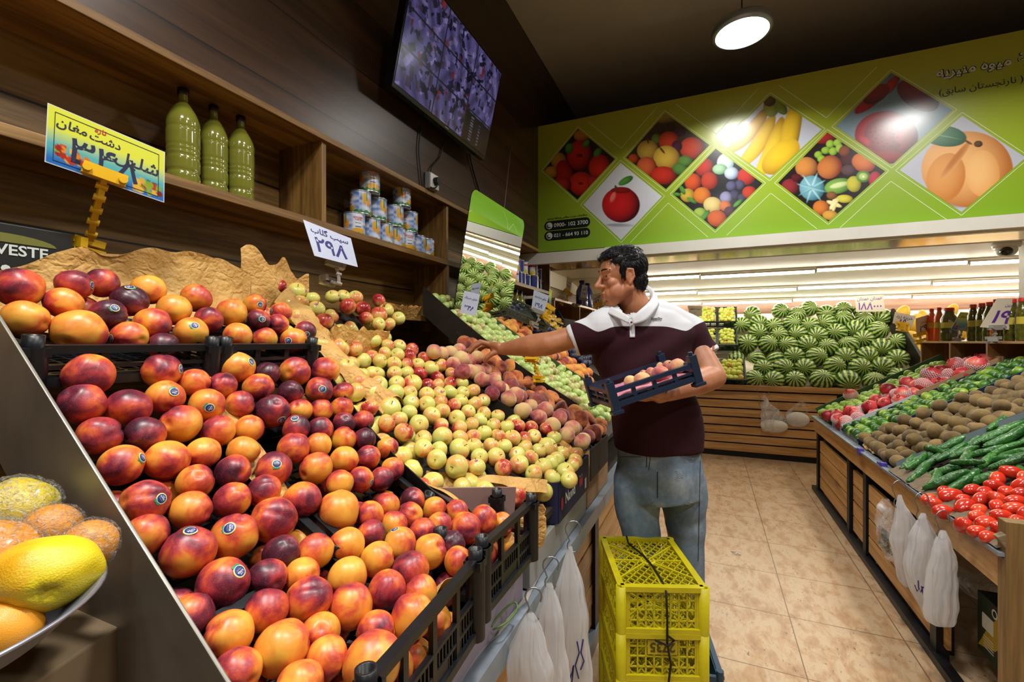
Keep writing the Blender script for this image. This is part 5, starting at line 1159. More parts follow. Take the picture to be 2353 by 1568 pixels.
# boxes and dividers among them
m_wbox = plain('white carton', '#b9c0c4', .6)
def strip_box(label, y0, y1, x0, x1, mat, h=.05, name='fruit_box', drop=.05):
    t = tag(empty(name, (x0, y0, surfR(x0, 0)-drop)), label, 'box'); z = lambda X: surfR(X, 0)-surfR(x0, 0); ax = Vector((x1-x0, 0, z(x1)))
    for nm, p, q in (('side_wall', (0, 0, h/2), None), ('side_wall', (0, y1-y0, h/2), None)):
        p = Vector(p); MB().bar(p, p+ax, .006, h).build(nm, mat, t)
    MB().bar((0, 0, h/2), (0, y1-y0, h/2), .006, h).build('front_wall', mat, t)
    MB().bar(ax+Vector((0, 0, h/2)), ax+Vector((0, y1-y0, h/2)), .006, h).build('back_wall', mat, t)
    return t
strip_box('long white carton holding the lower pomegranates', 4.175, 4.54, .94, 1.38, m_wbox, .085)
strip_box('brown carton holding the upper pomegranates', 4.175, 4.54, 1.39, 1.84, m_card, .10)
m_navyp = plain('navy crate plastic', '#1a2a44', .4, bump=.05)
strip_box('navy plastic crate of limes by the counter edge', 3.765, 4.165, .93, 1.2, m_navyp, .06, 'lime_crate')
strip_box('navy plastic crate of limes halfway up', 3.765, 4.165, 1.22, 1.5, m_navyp, .07, 'lime_crate')
strip_box('navy plastic crate of limes at the top', 3.765, 4.165, 1.52, 1.84, m_navyp, .07, 'lime_crate')
tag(MB().add([(.93, 3.07, surfR(.93, 0)-.04), (1.85, 3.0, surfR(1.85, 0)-.04), (1.85, 3.03, surfR(1.85, 0)+.07), (.93, 3.10, surfR(.93, 0)+.015)], [(0, 1, 2, 3)]).add([(.93, 3.075, surfR(.93, 0)-.04), (1.85, 3.005, surfR(1.85, 0)-.04), (1.85, 3.035, surfR(1.85, 0)+.07), (.93, 3.105, surfR(.93, 0)+.015)], [(3, 2, 1, 0)]).build('divider_sheet', plain('slate tarpaulin', '#3f4c50', .6, var=.1)), 'slate grey sheet between the cucumbers and the kiwis', 'divider')
tag(MB().bar((.93, 5.03, surfR(.93, 0)), (1.84, 5.03, surfR(1.84, 0)), .006, .1).build('divider_plate', m_plateg), 'green divider plate between green apples and watermelons', 'divider')
m_purple = plain('purple crate plastic', '#4a3f9a', .45)
for i, (px, py) in enumerate(((2030, 1068), (1978, 1035), (2065, 1020), (2190, 1022))):
    c, d = on(px, py, lambda X, Y: surfR(X, Y)-.0); tag(MB().box((-.015, -.015, -.03), (.015, .015, .012)).box((-.012, -.004, -.01), (.012, .07, .002)).build('crate_corner', m_purple, loc=c, bevel=.003), 'purple plastic crate corner showing under the kiwis, %s from the counter end' % ordn(i), 'crate')
paper('kraft_paper', 'yellow crumpled paper under the kiwis at the counter edge', lambda u, v: (.925+.06*u, 3.42+.26*v, .70+.03*math.sin(u*3)), 12, 26, .018, 21, .0, 'brown paper sheets')
m_hess = plain('sacking', '#6a5c48', .9, var=.3, vscale=30)
tag(MB().grid(lambda u, v: (.885+.10*u, 2.05+1.02*v, .694+.05*u+.008*noise.noise(Vector((u*9, v*30, 1)))), 8, 60).build('sack_cloth', m_hess), 'frayed sacking along the right counter edge', 'cloth')
# near end: tomato tray rim, upright post
tag(MB().bar((.90, 2.04, .70), (1.6, 2.04, 1.14), .03, .09).bar((.90, 2.045, .66), (1.6, 2.045, 1.10), .04, .02).build('tray_board', wood('old grey wood', '#8a7a5e', '#6a5a42', '#3f3424', 'X', None, rough=.7), bevel=.003), 'old wooden board at the near end of the tomatoes', 'board')
pst = P(2312, 1200, 1.5)
tag(MB().box((pst.x, pst.y, 0), (pst.x+.16, pst.y+.05, pst.z)).build('wooden_post', wood('knotty post wood', '#9a7e52', '#7d6238', '#5a4424', 'Z', None, rough=.6), bevel=.003), 'wooden upright at the near right end of the vegetable counter', 'post')
# banana carton and black sack in the dark opening
bx = P(2262, 1410, 2.02)
t = tag(empty('banana_box', (1.02, 2.2, 0)), 'dark green and yellow fruit carton stored in the dark opening under the tomatoes', 'box')
MB().box((0, 0, .12), (.4, .3, .36)).build('body', plain('dark green carton', '#1c2a1c', .6), t, bevel=.003)
M_ = frame(Vector((-.001, .15, .24)), Vector((0, -1, 0)), Vector((0, 0, 1)), Vector((-1, 0, 0)))
pp = MB(); slab(pp, [(-.14, -.1), (-.02, -.06), (.15, .1), (.02, .1), (-.06, .02)][::-1], .001, M_, 0); slab(pp, rrect(.08, .06, .004), .0016, M_ @ Matrix.Translation((-.07, .02, 0)), 1)
add_text(pp, 'VIANO', M_ @ Matrix.Translation((.04, .085, .0012)) @ Matrix.Rotation(PI, 4, 'Z'), 1, w=.16, bold=.02)
for i in range(5): slab(pp, [(-.1, -.04-.011*i), (-.03, -.04-.011*i), (-.03, -.036-.011*i), (-.1, -.036-.011*i)], .0012, M_, 1)
pp.build('print', [plain('carton yellow', '#a8901c', .5), m_wht], t)

# ------------------------------------------------------------------ right cubby with bottles
rb = tag(empty('cubby_shelf', (1.9, 4.4, 1.2)), 'pine cubby shelf behind the right display with bottles on top', 'shelf')
rel(MB().box((1.80, 3.3, 1.372), (2.2, 5.40, 1.388)).build('top_board', m_slatY, rb, bevel=.002), rb)
rel(MB().box((1.80, 3.3, 1.02), (2.2, 5.40, 1.035)).build('bottom_board', m_slatY, rb, bevel=.002), rb)
for y in (5.38, 4.83, 4.29, 3.6): rel(MB().box((1.80, y-.012, .6 if y > 5.3 else 1.035), (2.18, y+.012, 1.372)).build('upright', m_pineV, rb, bevel=.002), rb)
rel(MB().box((2.18, 3.3, .6), (2.2, 5.4, 1.372)).build('back_panel', wood('cubby back boards', '#8a6238', '#6b4a28', '#523618', 'Y', .13, 'Z'), rb), rb)
def spl(t): return t
m_pick = plain('pickle jar', '#4a4a16', .08, coat=.8, var=.5, vscale=30); m_oj = plain('orange syrup', '#c8501a', .08, coat=.8); m_redcap = plain('red lid', '#c22a20', .4); m_lab = plain('jar label', '#b8a83a', .5)
def jar(name, label, c, r, h, mat, group, cat, slim=False):
    t = tag(empty(name, c), label, cat, group); prof = [(0, 0), (r*.92, 0), (r, .012), (r*.95, h*.10), (r, h*.16), (r, h*.3), (r*.95, h*.34), (r, h*.38), (r, h*.58), (r*.96, h*.62), (r*.9, h*.7), (r*.62, h*.82), (r*.4 if slim else r*.52, h*.9), (r*.4 if slim else r*.52, h*.93)]
    MB().lathe(prof, 24).build('body', mat, t); rc_ = r*.44 if slim else r*.58
    MB().lathe([(rc_, h*.92), (rc_, h), (rc_*.9, h+.004), (0, h+.004)], 20).build('cap', m_redcap, t)
    MB().grid(lambda u, v: ((r+.001)*math.cos(3.4+1.5*u), (r+.001)*math.sin(3.4+1.5*u), h*(.4+.17*v)), 10, 1).build('label', m_lab, t)
    return t
for i, (px, w, col_, sl, lb) in enumerate(((2141, 24, m_oj, 1, 'orange syrup bottle behind the tilted white price card'), (2158, 24, m_oj, 1, 'tall orange syrup bottle with red cap beside the pickle jar'), (2181, 40, m_pick, 0, 'wide green pickle jar with red lid, left of the blue-yellow card'),
        (2236, 26, m_pick, 0, 'green pickle jar half behind the blue-yellow card'), (2257, 28, m_pick, 0, 'green pickle jar between the two right price cards'), (2276, 34, m_pick, 0, 'green pickle jar at the edge of the big price card'), (2288, 24, m_oj, 1, 'small orange bottle below the big price card'),
        (2303, 26, m_pick, 0, 'green pickle jar behind the middle of the big price card'), (2325, 34, m_pick, 0, 'green pickle jar behind the right half of the big price card'), (2350, 30, m_pick, 0, 'green pickle jar at the picture edge by the column'))):
    c = onX(px, 780, 1.90); d = proj(c)[2]; r = w*.5*d/FPX*.82; c.z = 1.388
    jar('pickle_jar' if col_ is m_pick else 'syrup_bottle', lb, c, r, .30 if sl else .285, col_, 'bottles and jars on the right shelf', 'jar' if col_ is m_pick else 'bottle', sl)

# ------------------------------------------------------------------ MELON STAND
surfM = lambda X, Y: 1.0+.81*(Y-6.25)
ms = tag(empty('melon_stand', (.2, 6.1, 0)), 'wooden slatted melon stand across the back of the shop', 'stand')
mb = MB(); z = .07
while z < .72: mb.box((-1.68, 6.08, z), (1.3, 6.10, z+.088)); z += .104
rel(mb.build('slat_panel', m_slatX, ms), ms)
rel(MB().box((-1.68, 6.07, .80), (2.2, 6.13, .865)).build('top_rail', m_slatX, ms, bevel=.003), ms)
rel(MB().box((-1.68, 6.11, 0), (4.1, 6.13, .8)).build('back_sheet', m_black, ms), ms)
rel(MB().box((-1.68, 6.12, .8), (4.1, 6.3, .865)).build('deck', m_slatX, ms), ms)
mb = MB(); yy = lambda Y: surfM(0, Y)-.15
mb.add([(-1.68, 6.28, .82), (4.1, 6.28, .82), (4.1, 7.44, yy(7.4)), (-1.68, 7.44, yy(7.4)), (-1.68, 6.28, .80), (4.1, 6.28, .80), (4.1, 7.44, .8), (-1.68, 7.44, .8)], [(0,1,2,3),(7,6,5,4),(0,4,5,1),(3,2,6,7),(0,3,7,4),(1,5,6,2)])
rel(mb.build('sloped_board', m_cream, ms), ms)
WM = [(503,540,100,85),(450,610,110,100),(565,610,115,90),(540,655,125,105),(470,740,135,115),(605,745,130,110),(720,525,110,105),(815,533,120,95),(885,525,80,85),(990,530,125,90),(1108,525,115,90),(1240,530,115,80),(1370,565,130,95),(668,615,90,85),(770,610,125,105),(887,610,115,95),(1000,595,120,80),(1110,580,110,80),(1250,590,100,80),(1335,650,165,110),(1190,640,125,110),(1080,660,140,115),(945,680,130,115),(825,680,110,90),(705,690,120,105),(765,740,100,90),(860,740,130,110),
 (1025,775,135,120),(1180,745,130,105),(1265,730,110,90),(1380,750,145,130),(1450,745,90,90),(785,820,130,115),(940,830,145,120),(1135,825,145,115),(1285,825,155,110),(1480,845,150,115),(580,910,120,105),(708,905,135,115),(862,905,140,115),(1060,895,150,120),(1240,905,165,125),(1405,905,155,125),(518,985,125,95),(650,990,130,100),(788,992,140,110),(972,990,170,125),(1150,995,175,130),(1330,1005,160,110),(1480,960,110,80)]
wm = []
for x, y, w, h in WM:
    px, py = 1560+x*.33703, 540+y*.33703; c, d = on(px, py, surfM, 3, 9); D = Dof(w*.337, h*.337, d, px, py); wm.append(dict(c=c, D=min(max(D*1.1, .22), .36)))
separate(wm, 30)
for ri, r_ in enumerate(rows(wm, lambda f: f['c'].z, lambda f: f['c'].x, .12)):
    for ki, f in enumerate(r_):
        o = place('watermelon', f['c'], f['D'], rot_to(((EYE-f['c']).normalized()+Vector((rnd.gauss(0, .28), 0, rnd.gauss(.15, .28)))).normalized())); o['group'] = 'striped watermelons on the stand'
        o['label'] = 'striped green watermelon on the back stand, %s layer up, %s from the left' % (ordn(ri), ordn(ki))
        MB().tube([(0, 0, .98), (.03, 0, 1.1)], [.03, .02], 5).build('stem', m_stem, o)
# extra unseen-support melons fill the heap between
for X in np.arange(-.2, 2.0, .25):
    for Y in (6.32, 6.6, 6.88, 7.12):
        c = Vector((X+rnd.uniform(-.03, .03), Y, surfM(X, Y)-.13))
        if .25 < X and all((c-f['c']).length > .17 for f in wm):
            o = place('watermelon', c, .22); o['group'] = 'watermelons under the heap'; o['label'] = 'watermelon deep in the heap on the stand, %s layer, %s from the left' % (ordn(int((Y-6.3)/.27)), ordn(int((X+.21)/.25)))
# small melons further left, seen in the mirror too
for i, X in enumerate(np.arange(-1.45, -.3, .27)):
    for j in range(3):
        c = Vector((X+.1*(j % 2), 6.4+.28*j, surfM(0, 6.4+.28*j)))
        x, y, d_ = proj(c)
        o = place('watermelon', c, .24, rot_to(((EYE-c).normalized()+Vector((rnd.gauss(0, .3), 0, .2))).normalized())); o['group'] = 'watermelons hidden by the customer'; o['label'] = 'striped watermelon at the left end of the back stand, %s column, %s row' % (ordn(i), ordn(j))
m_gcrate = plain('dark green crate plastic', '#16281c', .45)
# yellow apple crates
def acrate(px0, py0, px1, Lx, label, dz=0.0, rows_=4):
    a, _ = on(px0, py0, lambda X, Y: surfM(X, Y)+dz-.05, 3, 9); w = abs(onY(px1, py0, a.y).x-a.x)
    ax = Vector((0, .78, .63)); M_ = frame(a, ax, Vector((-1, 0, 0)), ax.cross(Vector((-1, 0, 0)))) @ Matrix.Translation((0, -w, 0))
    crate('apple_crate', label, M_, Lx, w, .09, m_gcrate, 'green crates of yellow apples', False, .012, peg=False)
    n = 4; 
    for i in range(5):
        for j in range(n):
            c = M_ @ Vector((.04+(Lx-.08)*i/4, .05+(w-.1)*(j+.5*(i % 2)*.6)/(n-1) if j < n else 0, .085+rnd.uniform(-.01, .02)))
            o = place('yellow_apple', c, .085*w/.3, tint=rnd.choice((-.1, 0, .1, .5))); o['group'] = 'yellow apples in green crates'; o['label'] = 'yellow-green apple, %s, %s row, %s across' % (label.replace('dark green ', '').replace(' of yellow apples', '').replace('crate', 'green crate', 1), ordn(i), ordn(j))
acrate(1604, 752, 1647, .34, 'dark green crate of yellow apples behind the elbow', .03)
acrate(1650, 752, 1693, .34, 'dark green crate of yellow apples beside the melons', .03)
acrate(1604, 805, 1647, .34, 'dark green lower crate of yellow apples behind the elbow', .03)
acrate(1650, 805, 1694, .34, 'dark green lower crate of yellow apples beside the melons', .03)
acrate(1656, 884, 1713, .36, 'dark green front crate of yellow apples on the stand edge', .02)
acrate(1600, 884, 1650, .36, 'dark green front crate of yellow apples behind the elbow', .02)
rel(MB().add([(-.4, 6.22, .88), (.95, 6.22, .88), (.95, 6.55, 1.14), (-.4, 6.55, 1.14)], [(0,1,2,3)]).build('step_board', m_cream, ms), ms)
# divider and yellow melons
d0, _ = on(2112, 850, lambda X, Y: surfM(X, Y), 3, 9); d1, _ = on(2046, 735, lambda X, Y: surfM(X, Y), 3, 9)
mb = MB(); mb.bar(d0+Vector((0, 0, .04)), d1+Vector((0, 0, .04)), .03, .24); tag(mb.build('divider_board', m_plated), 'dark divider board between watermelons and yellow melons', 'divider')
YM = [(340,430,260,230),(360,600,170,220),(540,560,200,330),(660,420,150,130),(700,560,160,200),(1080,380,240,180),(520,850,300,360),(1250,700,180,150),(700,780,170,130),(600,1000,200,300),(900,600,200,260)]
for i, (x, y, w, h) in enumerate(YM):
    px, py = 2020+x*.153, 660+y*.153; c, d = on(px, py, lambda X, Y: surfM(X, Y)+.0, 3, 9); D = Dof(w*.153, h*.153, d, px, py)
    o = place('yellow_melon', c, min(D*1.2, .34), rot_to(Vector((rnd.gauss(0, .4), rnd.gauss(0, .3), 1)).normalized()), rnd.uniform(-.2, .2)); o['group'] = 'yellow melons'; o['label'] = 'long yellow melon right of the divider board, %s counted from the top left' % ordn(i)
# bags hanging on the stand
m_bag, nt, b = newmat('thin white plastic bag'); b.inputs['Base Color'].default_value = (.82, .84, .88, 1); b.inputs['Roughness'].default_value = .18; b.inputs['Coat Weight'].default_value = 1.0
tb_ = N(nt, 'ShaderNodeBsdfTransparent'); tl = N(nt, 'ShaderNodeBsdfTranslucent'); tl.inputs['Color'].default_value = (.8, .81, .84, 1); mx1 = N(nt, 'ShaderNodeMixShader'); mx1.inputs[0].default_value = .45; mx2 = N(nt, 'ShaderNodeMixShader'); mx2.inputs[0].default_value = .34
n_ = N(nt, 'ShaderNodeTexNoise', i_Scale=16.0, i_Detail=3.0, i_Distortion=.6); mq = N(nt, 'ShaderNodeMapping'); mq.inputs['Scale'].default_value = (1, 1, .18); L(nt, N(nt, 'ShaderNodeTexCoord'), 'Object', mq, 'Vector'); L(nt, mq, 0, n_, 'Vector'); bq = N(nt, 'ShaderNodeBump', i_Strength=.8, i_Distance=.02); L(nt, n_, 'Fac', bq, 'Height'); L(nt, bq, 'Normal', b, 'Normal'); L(nt, bq, 'Normal', tl, 'Normal')
out = nt.nodes['Material Output']; L(nt, b, 0, mx1, 1); L(nt, tl, 0, mx1, 2); L(nt, mx1, 0, mx2, 1); L(nt, tb_, 0, mx2, 2); L(nt, mx2, 0, out, 'Surface')
def clearmat(name, tr, tint=(.85, .86, .88, 1)):
    m, nt, b = newmat(name); b.inputs['Base Color'].default_value = tint; b.inputs['Roughness'].default_value = .15; b.inputs['Coat Weight'].default_value = 1.0
    tc = N(nt, 'ShaderNodeTexCoord'); n_ = N(nt, 'ShaderNodeTexNoise', i_Scale=5.0, i_Detail=4.0, i_Distortion=1.5); L(nt, tc, 'Object', n_, 'Vector'); bq = N(nt, 'ShaderNodeBump', i_Strength=1.0, i_Distance=.05); L(nt, n_, 'Fac', bq, 'Height'); L(nt, bq, 'Normal', b, 'Normal')
    t_ = N(nt, 'ShaderNodeBsdfTransparent'); x_ = N(nt, 'ShaderNodeMixShader'); n3 = N(nt, 'ShaderNodeTexNoise', i_Scale=3.0, i_Detail=5.0, i_Distortion=2.5, i_Roughness=.6); L(nt, tc, 'Object', n3, 'Vector'); mr3 = N(nt, 'ShaderNodeMapRange'); mr3.inputs[1].default_value = .42; mr3.inputs[2].default_value = .62; mr3.inputs[3].default_value = tr+.14; mr3.inputs[4].default_value = tr-.34; L(nt, n3, 'Fac', mr3, 0); L(nt, mr3, 0, x_, 0); L(nt, b, 0, x_, 1); L(nt, t_, 0, x_, 2); L(nt, x_, 0, nt.nodes['Material Output'], 'Surface'); return m
m_film = clearmat('clear plastic film', .80)
def bag(name, label, secs, d, mat, depth=.5, seed=0, hook=None, group='hanging plastic bags', amp=.1, marks=None, thick=None, parts=True):
    """secs: (y, xl, xr) in the photo's frame at distance d"""
    t = empty(name, P((secs[0][1]+secs[0][2])/2, secs[0][0], d)); tag(t, label, 'bag', group)
    n, k = 56, 44; ys = [s_[0] for s_ in secs]
    def at_(v):
        y = ys[0]+(ys[-1]-ys[0])*v; 
        for a, c in zip(secs, secs[1:]):
            if y <= c[0]+1e-6: f = (y-a[0])/max(1e-6, c[0]-a[0]); return y, a[1]+(c[1]-a[1])*f, a[2]+(c[2]-a[2])*f
        return secs[-1]
    mb = MB(); o_ = Vector(t.location)
    def fn(u, v):
        y, xl, xr = at_(v); sw = (xr-xl)*.10*min(1, v*4); c = P((xl+xr)/2+sw*noise.noise(Vector((v*5, seed*3.3, 0))), y, d); hw = (xr-xl)/2*d/FPX*(1+.10*noise.noise(Vector((v*7, seed*1.7, 5)))); a = 2*PI*u
        fold = 1+amp*1.3*noise.noise(Vector((math.cos(a)*2.2, math.sin(a)*2.2, v*1.6+seed*9)))+amp*(.7*abs(math.sin(a*5.5+seed+v*1.5+2*noise.noise(Vector((a, v*2, seed)))))-.3)+amp*.8*(abs(noise.noise(Vector((math.cos(a)*5, math.sin(a)*5+v*2, v*5+seed))))-.2)
        dd = hw*depth if thick is None else min(hw, thick)
        end = 1 if v < .93 else math.sqrt(max(.02, 1-((v-.93)/.07)**2))
        return c+RT*(hw*math.cos(a)*fold)*(.55+.45*end)+FW*(dd*math.sin(a)*fold*end)-o_
    mb.grid(fn, n*2, k); mb.build('film', mat, t)
    if hook:
        hk = MB(); c = P(*hook, d)-o_; s_ = .012*d*.8+.006
        hk.tube([c+RT*(s_*1.2*math.cos(a))+UP*(s_*1.3*math.sin(a)) for a in np.linspace(-.6, 3.9, 14)], .0022, 6)
        lo = c-UP*s_*2.6
        hk.tube([c+RT*(s_*1.2*math.cos(3.9))+UP*(s_*1.3*math.sin(3.9))]+[lo+RT*(-s_*.9*math.cos(a))+UP*(s_*math.sin(a)) for a in np.linspace(.9, -2.6, 10)], .0022, 6)
        hk.build('hook', plain('hook wire', '#8a8d90', .3, .8), t)
    if marks:
        mk = MB(); bv = BVHTree.FromPolygons([Vector(q) for q in mb.v], mb.f)
        for st in marks:
            pts = []
            for q in st:
                r_ = ray(*q); hit = bv.ray_cast(EYE-o_, r_.normalized())
                if hit[0] is not None: pts.append(hit[0]-r_.normalized()*.002)
            if len(pts) > 1: mk.tube(pts, .0022, 5)
        mk.build('ink_marks', plain('ink', '#2a2a6a', .5), t)
    return t
bag('plastic_bag', 'clear plastic bag with crumpled contents hanging left on the melon stand', [(903,1754,1757),(925,1750,1768),(950,1749,1800),(985,1749,1806),(994,1752,1804)], 5.2, m_film, .3, 1, (1754, 898), amp=.05)
bag('plastic_bag', 'clear plastic bag with a white pack hanging right on the melon stand', [(908,1853,1856),(925,1836,1858),(945,1810,1859),(975,1806,1858),(983,1808,1856)], 5.2, m_film, .3, 2, (1854, 903), amp=.05)
for i, (px, py, w) in enumerate(((1779, 980, 28), (1833, 965, 24))):
    c = P(px, py, 5.2); s_ = w*5.2/FPX; tag(MB().ell((0, 0, 0), (s_, s_*.4, s_*.55 if i == 0 else s_*.75), 0, 20, 10).build('paper_pack', plain('white paper pack', '#d8d4c8', .7), loc=c), 'white folded pack inside the %s clear bag on the melon stand' % ('left', 'right')[i], 'pack')
# bags on the right counter
bag('plastic_bag', 'clear bag with green cucumbers hanging at the right counter, farthest of its row', [(1147,2028,2042),(1165,2016,2050),(1200,2013,2060),(1250,2020,2066),(1285,2036,2066),(1292,2044,2060)], 2.31, m_film, .6, 3, amp=.08)
for i, (x0, y0, x1, y1) in enumerate(((2026,1215,2050,1240),(2024,1250,2052,1275),(2038,1236,2062,1256),(2030,1232,2042,1262))):
    a, c = P(x0, y0, 2.31), P(x1, y1, 2.31); o = link('cucumber', CUC[i]); o.matrix_world = basis((a+c)/2, c-a) @ Matrix.Diagonal(((c-a).length*1.25,)*3+(1,)); tag(o, 'cucumber inside the clear hanging bag, %s of four' % ordn(i), 'cucumber', 'cucumbers in the bag')
bag('plastic_bag', 'white plastic bag hanging on the hook nearest the cucumbers', [(1138,2064,2071),(1165,2060,2080),(1195,2060,2102),(1240,2052,2112),(1300,2056,2110),(1335,2070,2106),(1350,2078,2102)], 2.12, m_bag, .5, 4, (2066, 1122), amp=.22)
bag('plastic_bag', 'large white plastic bag with ink writing hanging in the middle of the right counter', [(1180,2117,2126),(1205,2106,2134),(1235,2090,2148),(1300,2084,2154),(1360,2094,2152),(1410,2118,2152),(1432,2134,2152)], 1.94, m_bag, .5, 5, (2118, 1150), amp=.22,
    marks=[[(2102,1345),(2108,1360),(2112,1352),(2116,1362),(2120,1350)],[(2110,1335),(2111,1352)],[(2120,1350),(2128,1352),(2130,1358),(2124,1375),(2122,1390)],[(2118,1348),(2122,1372),(2124,1392)]])
bag('plastic_bag', 'full white plastic bag hanging on the hook nearest the viewer on the right', [(1220,2162,2173),(1245,2150,2182),(1290,2138,2191),(1350,2131,2194),(1400,2132,2194),(1430,2140,2193),(1441,2148,2190)], 1.78, m_bag, .6, 6, (2166, 1192), amp=.2)
# dark sack in the opening
tag(MB().grid(lambda u, v: P(2195+160*u, 1305+28*u+ (40+40*math.sin(u*2.4))*v, 1.9+.1*math.sin(v*PI))+Vector((0, 0, .02*noise.noise(Vector((u*5, v*6, 3))))), 40, 12).build('plastic_sheet', m_film), 'clear crumpled plastic sheet stretched under the tomato counter', 'plastic sheet')
# left counter bags
bag('plastic_bag', 'white plastic bag hanging on the farthest ring of the left counter', [(1256,1306,1314),(1290,1296,1322),(1350,1284,1340),(1440,1276,1352),(1540,1270,1356),(1640,1268,1356),(1680,1280,1350)], 1.36, m_bag, .45, 7, (1317, 1217), amp=.22,
    marks=[[(1326,1475),(1331,1500),(1322,1530),(1330,1560)],[(1340,1470),(1335,1500),(1342,1520),(1334,1540)],[(1310,1560),(1318,1530),(1312,1590)],[(1284,1495),(1280,1530),(1286,1560)]])
bag('plastic_bag', 'white plastic bag hanging on the middle ring of the left counter', [(1340,1256,1268),(1375,1244,1280),(1420,1232,1292),(1500,1222,1300),(1600,1215,1305),(1700,1220,1300)], 1.22, m_bag, .45, 8, (1266, 1300), amp=.24)
bag('plastic_bag', 'white plastic bag hanging on the nearest ring of the left counter', [(1408,1212,1224),(1440,1196,1240),(1500,1176,1256),(1580,1165,1262),(1680,1160,1264),(1760,1165,1260)], 1.08, m_bag, .45, 9, (1226, 1372), amp=.22)

# ------------------------------------------------------------------ bottles and cans on the left shelves
m_juice = plain('cloudy lemon juice', '#6f7028', .15, coat=.7, var=.1, vscale=12)
m_cap = plain('black cap', '#0d0d0f', .35)
def jbottle(label, c, r, h, mat=None, group='lemon juice bottles'):
    t = tag(empty('juice_bottle', c), label, 'bottle', group); pr_ = []
    for i in range(61):
        z = i/60; 
        if z < .04: q = .84+.16*math.sqrt(z/.04)
        elif z < .60: q = 1-.035*max(0, math.cos(z*2*PI/.052))*(1 if (.13 < z < .17 or .3 < z < .42) else .0)-.05*math.exp(-((z-.15)/.018)**2)-.035*math.exp(-((z-.31)/.012)**2)
        elif z < .66: q = 1-.03*(1+math.sin(z*2*PI/.022))*.5
        elif z < .9: q = 1-.70*((z-.66)/.24)**1.7
        else: q = .29
        pr_.append((r*q, h*z*.955))
    pr_ = [(0, 0)]+pr_
    MB().lathe(pr_, 32).build('body', mat or m_juice, t)
    MB().lathe([(r*.33, h*.93), (r*.36, h*.935), (r*.36, h*.995), (r*.32, h), (0, h)], 20).build('cap', m_cap, t); return t
for i, (px, X, r, lb) in enumerate(((421, -1.545, .046, 'cloudy lemon juice bottle with black cap, first and largest of three on the shelf'), (491, -1.56, .043, 'cloudy lemon juice bottle with black cap, between the two others'), (553, -1.545, .044, 'cloudy lemon juice bottle with black cap, beside the shelf upright'))):
    c = onX(px, 400, X); c.z = ZM; jbottle(lb, c, r, .318)
for i, (px, lb) in enumerate(((1186, 'tall lemon juice bottle under the can shelf, next to the mirror'), (1197, 'tall lemon juice bottle under the can shelf, next to the grey crate'))):
    c = onX(px, 745, -1.52); c.z = 1.50; jbottle(lb, c, .042, .33)
m_tin = plain('tin rim', '#a9adb0', .3, .85)
def canlabel(kind):
    NU_, NV_ = 96, 44; u, v = np.meshgrid(np.linspace(0, 1, NU_+1), np.linspace(0, 1, NV_+1)); col = np.zeros(u.shape+(3,))
    h_ = lambda s_: np.array(hexc(s_)[:3])
    if kind == 0:
        f = (.5+.5*np.sin(u*14+3*np.sin(v*6))*np.cos(v*9+u*11))[..., None]; col[:] = h_('#3f6cb4')*(1-f)+h_('#cfd8e6')*f
        for k in range(2):
            uu = (u*2-k) 
            wh = np.exp(-((uu-.62)/.16)**4)*(v > .3); col = col*(1-wh[..., None])+h_('#d3dae6')*wh[..., None]
            for cx, cy, rx, ry, c_ in ((.18, .66, .09, .26, '#c99a2c'), (.30, .5, .07, .2, '#d8922c'), (.66, .2, .2, .16, '#dfa822'), (.5, .14, .1, .12, '#e0b030')):
                m_ = (((uu-cx)/rx)**2+((v-cy)/ry)**2 < 1); col[m_] = h_(c_)*(.7+.6*v[m_][:, None])
            g = (v < .1+.05*np.sin(uu*30)); col[g] = h_('#2f7a3a')
            g = (abs(uu-.24) < .03) & (v > .55); col[g] = h_('#2f7a3a')
            g = (abs(uu-.64) < .09) & (abs(v-.4) < .022); col[g] = h_('#2a2f7a')
    else:
        col[:] = h_('#1f2f74'); w_ = (abs((u*2) % 1-.6) < .2); col[w_] = h_('#c9ced8'); y_ = w_ & (v < .3+.1*np.sin(u*40)); col[y_] = h_('#d3b42c'); g = (abs((u*2) % 1-.36) < .06) & (v < .7); col[g] = h_('#1c4a34')
        r_ = w_ & (abs(v-.75) < .08); col[r_] = h_('#b32a2c')
    return NU_, NV_, col.reshape(-1, 3)
CL = [canlabel(0), canlabel(1)]
m_can = printmat('can print', .3, .5)
def can_meshes(r, h, kind):
    NU_, NV_, col = CL[kind]; mb = MB().grid(lambda u, v: (r*math.cos(2*PI*u), r*math.sin(2*PI*u), .006+(h-.012)*v), NU_, NV_)
    me = mb.mesh('label', m_can); vcol(me, np.concatenate([col, np.ones((len(col), 1))], 1))
    rim = MB().lathe([(0, 0), (r, 0), (r*1.02, .003), (r, .007)], 32).lathe([(r, h-.007), (r*1.025, h-.004), (r*1.025, h), (r*.95, h), (r*.94, h-.005), (0, h-.005)], 32).mesh('rim', m_tin)
    tx = MB()
    for k in range(2):
        for s_, z_, w_, mi, bo in ((('GOLDEN', .78, .6, 0, .03), ('TASTE', .69, .42, 0, .03), ('MANGO', .56, .34, 1, .01)) if kind == 0 else (('MAZE', .76, .42, 0, .03),)):
            v_, f_ = text_mesh(s_, w=r*1.0*w_*1.6, bold=bo)
            tx.add([((r+.0006)*math.cos(2*PI*(.32+.5*k)+x/r), (r+.0006)*math.sin(2*PI*(.32+.5*k)+x/r), h*z_+y) for x, y, _ in v_], f_, mi)
    return me, rim, tx.mesh('lettering', [m_sr, plain('can green ink', '#2a5a3a', .4)])
CM = {('m', 0): can_meshes(.049, .116, 0), ('b', 1): can_meshes(.036, .11, 1), ('B', 1): can_meshes(.05, .12, 1)}
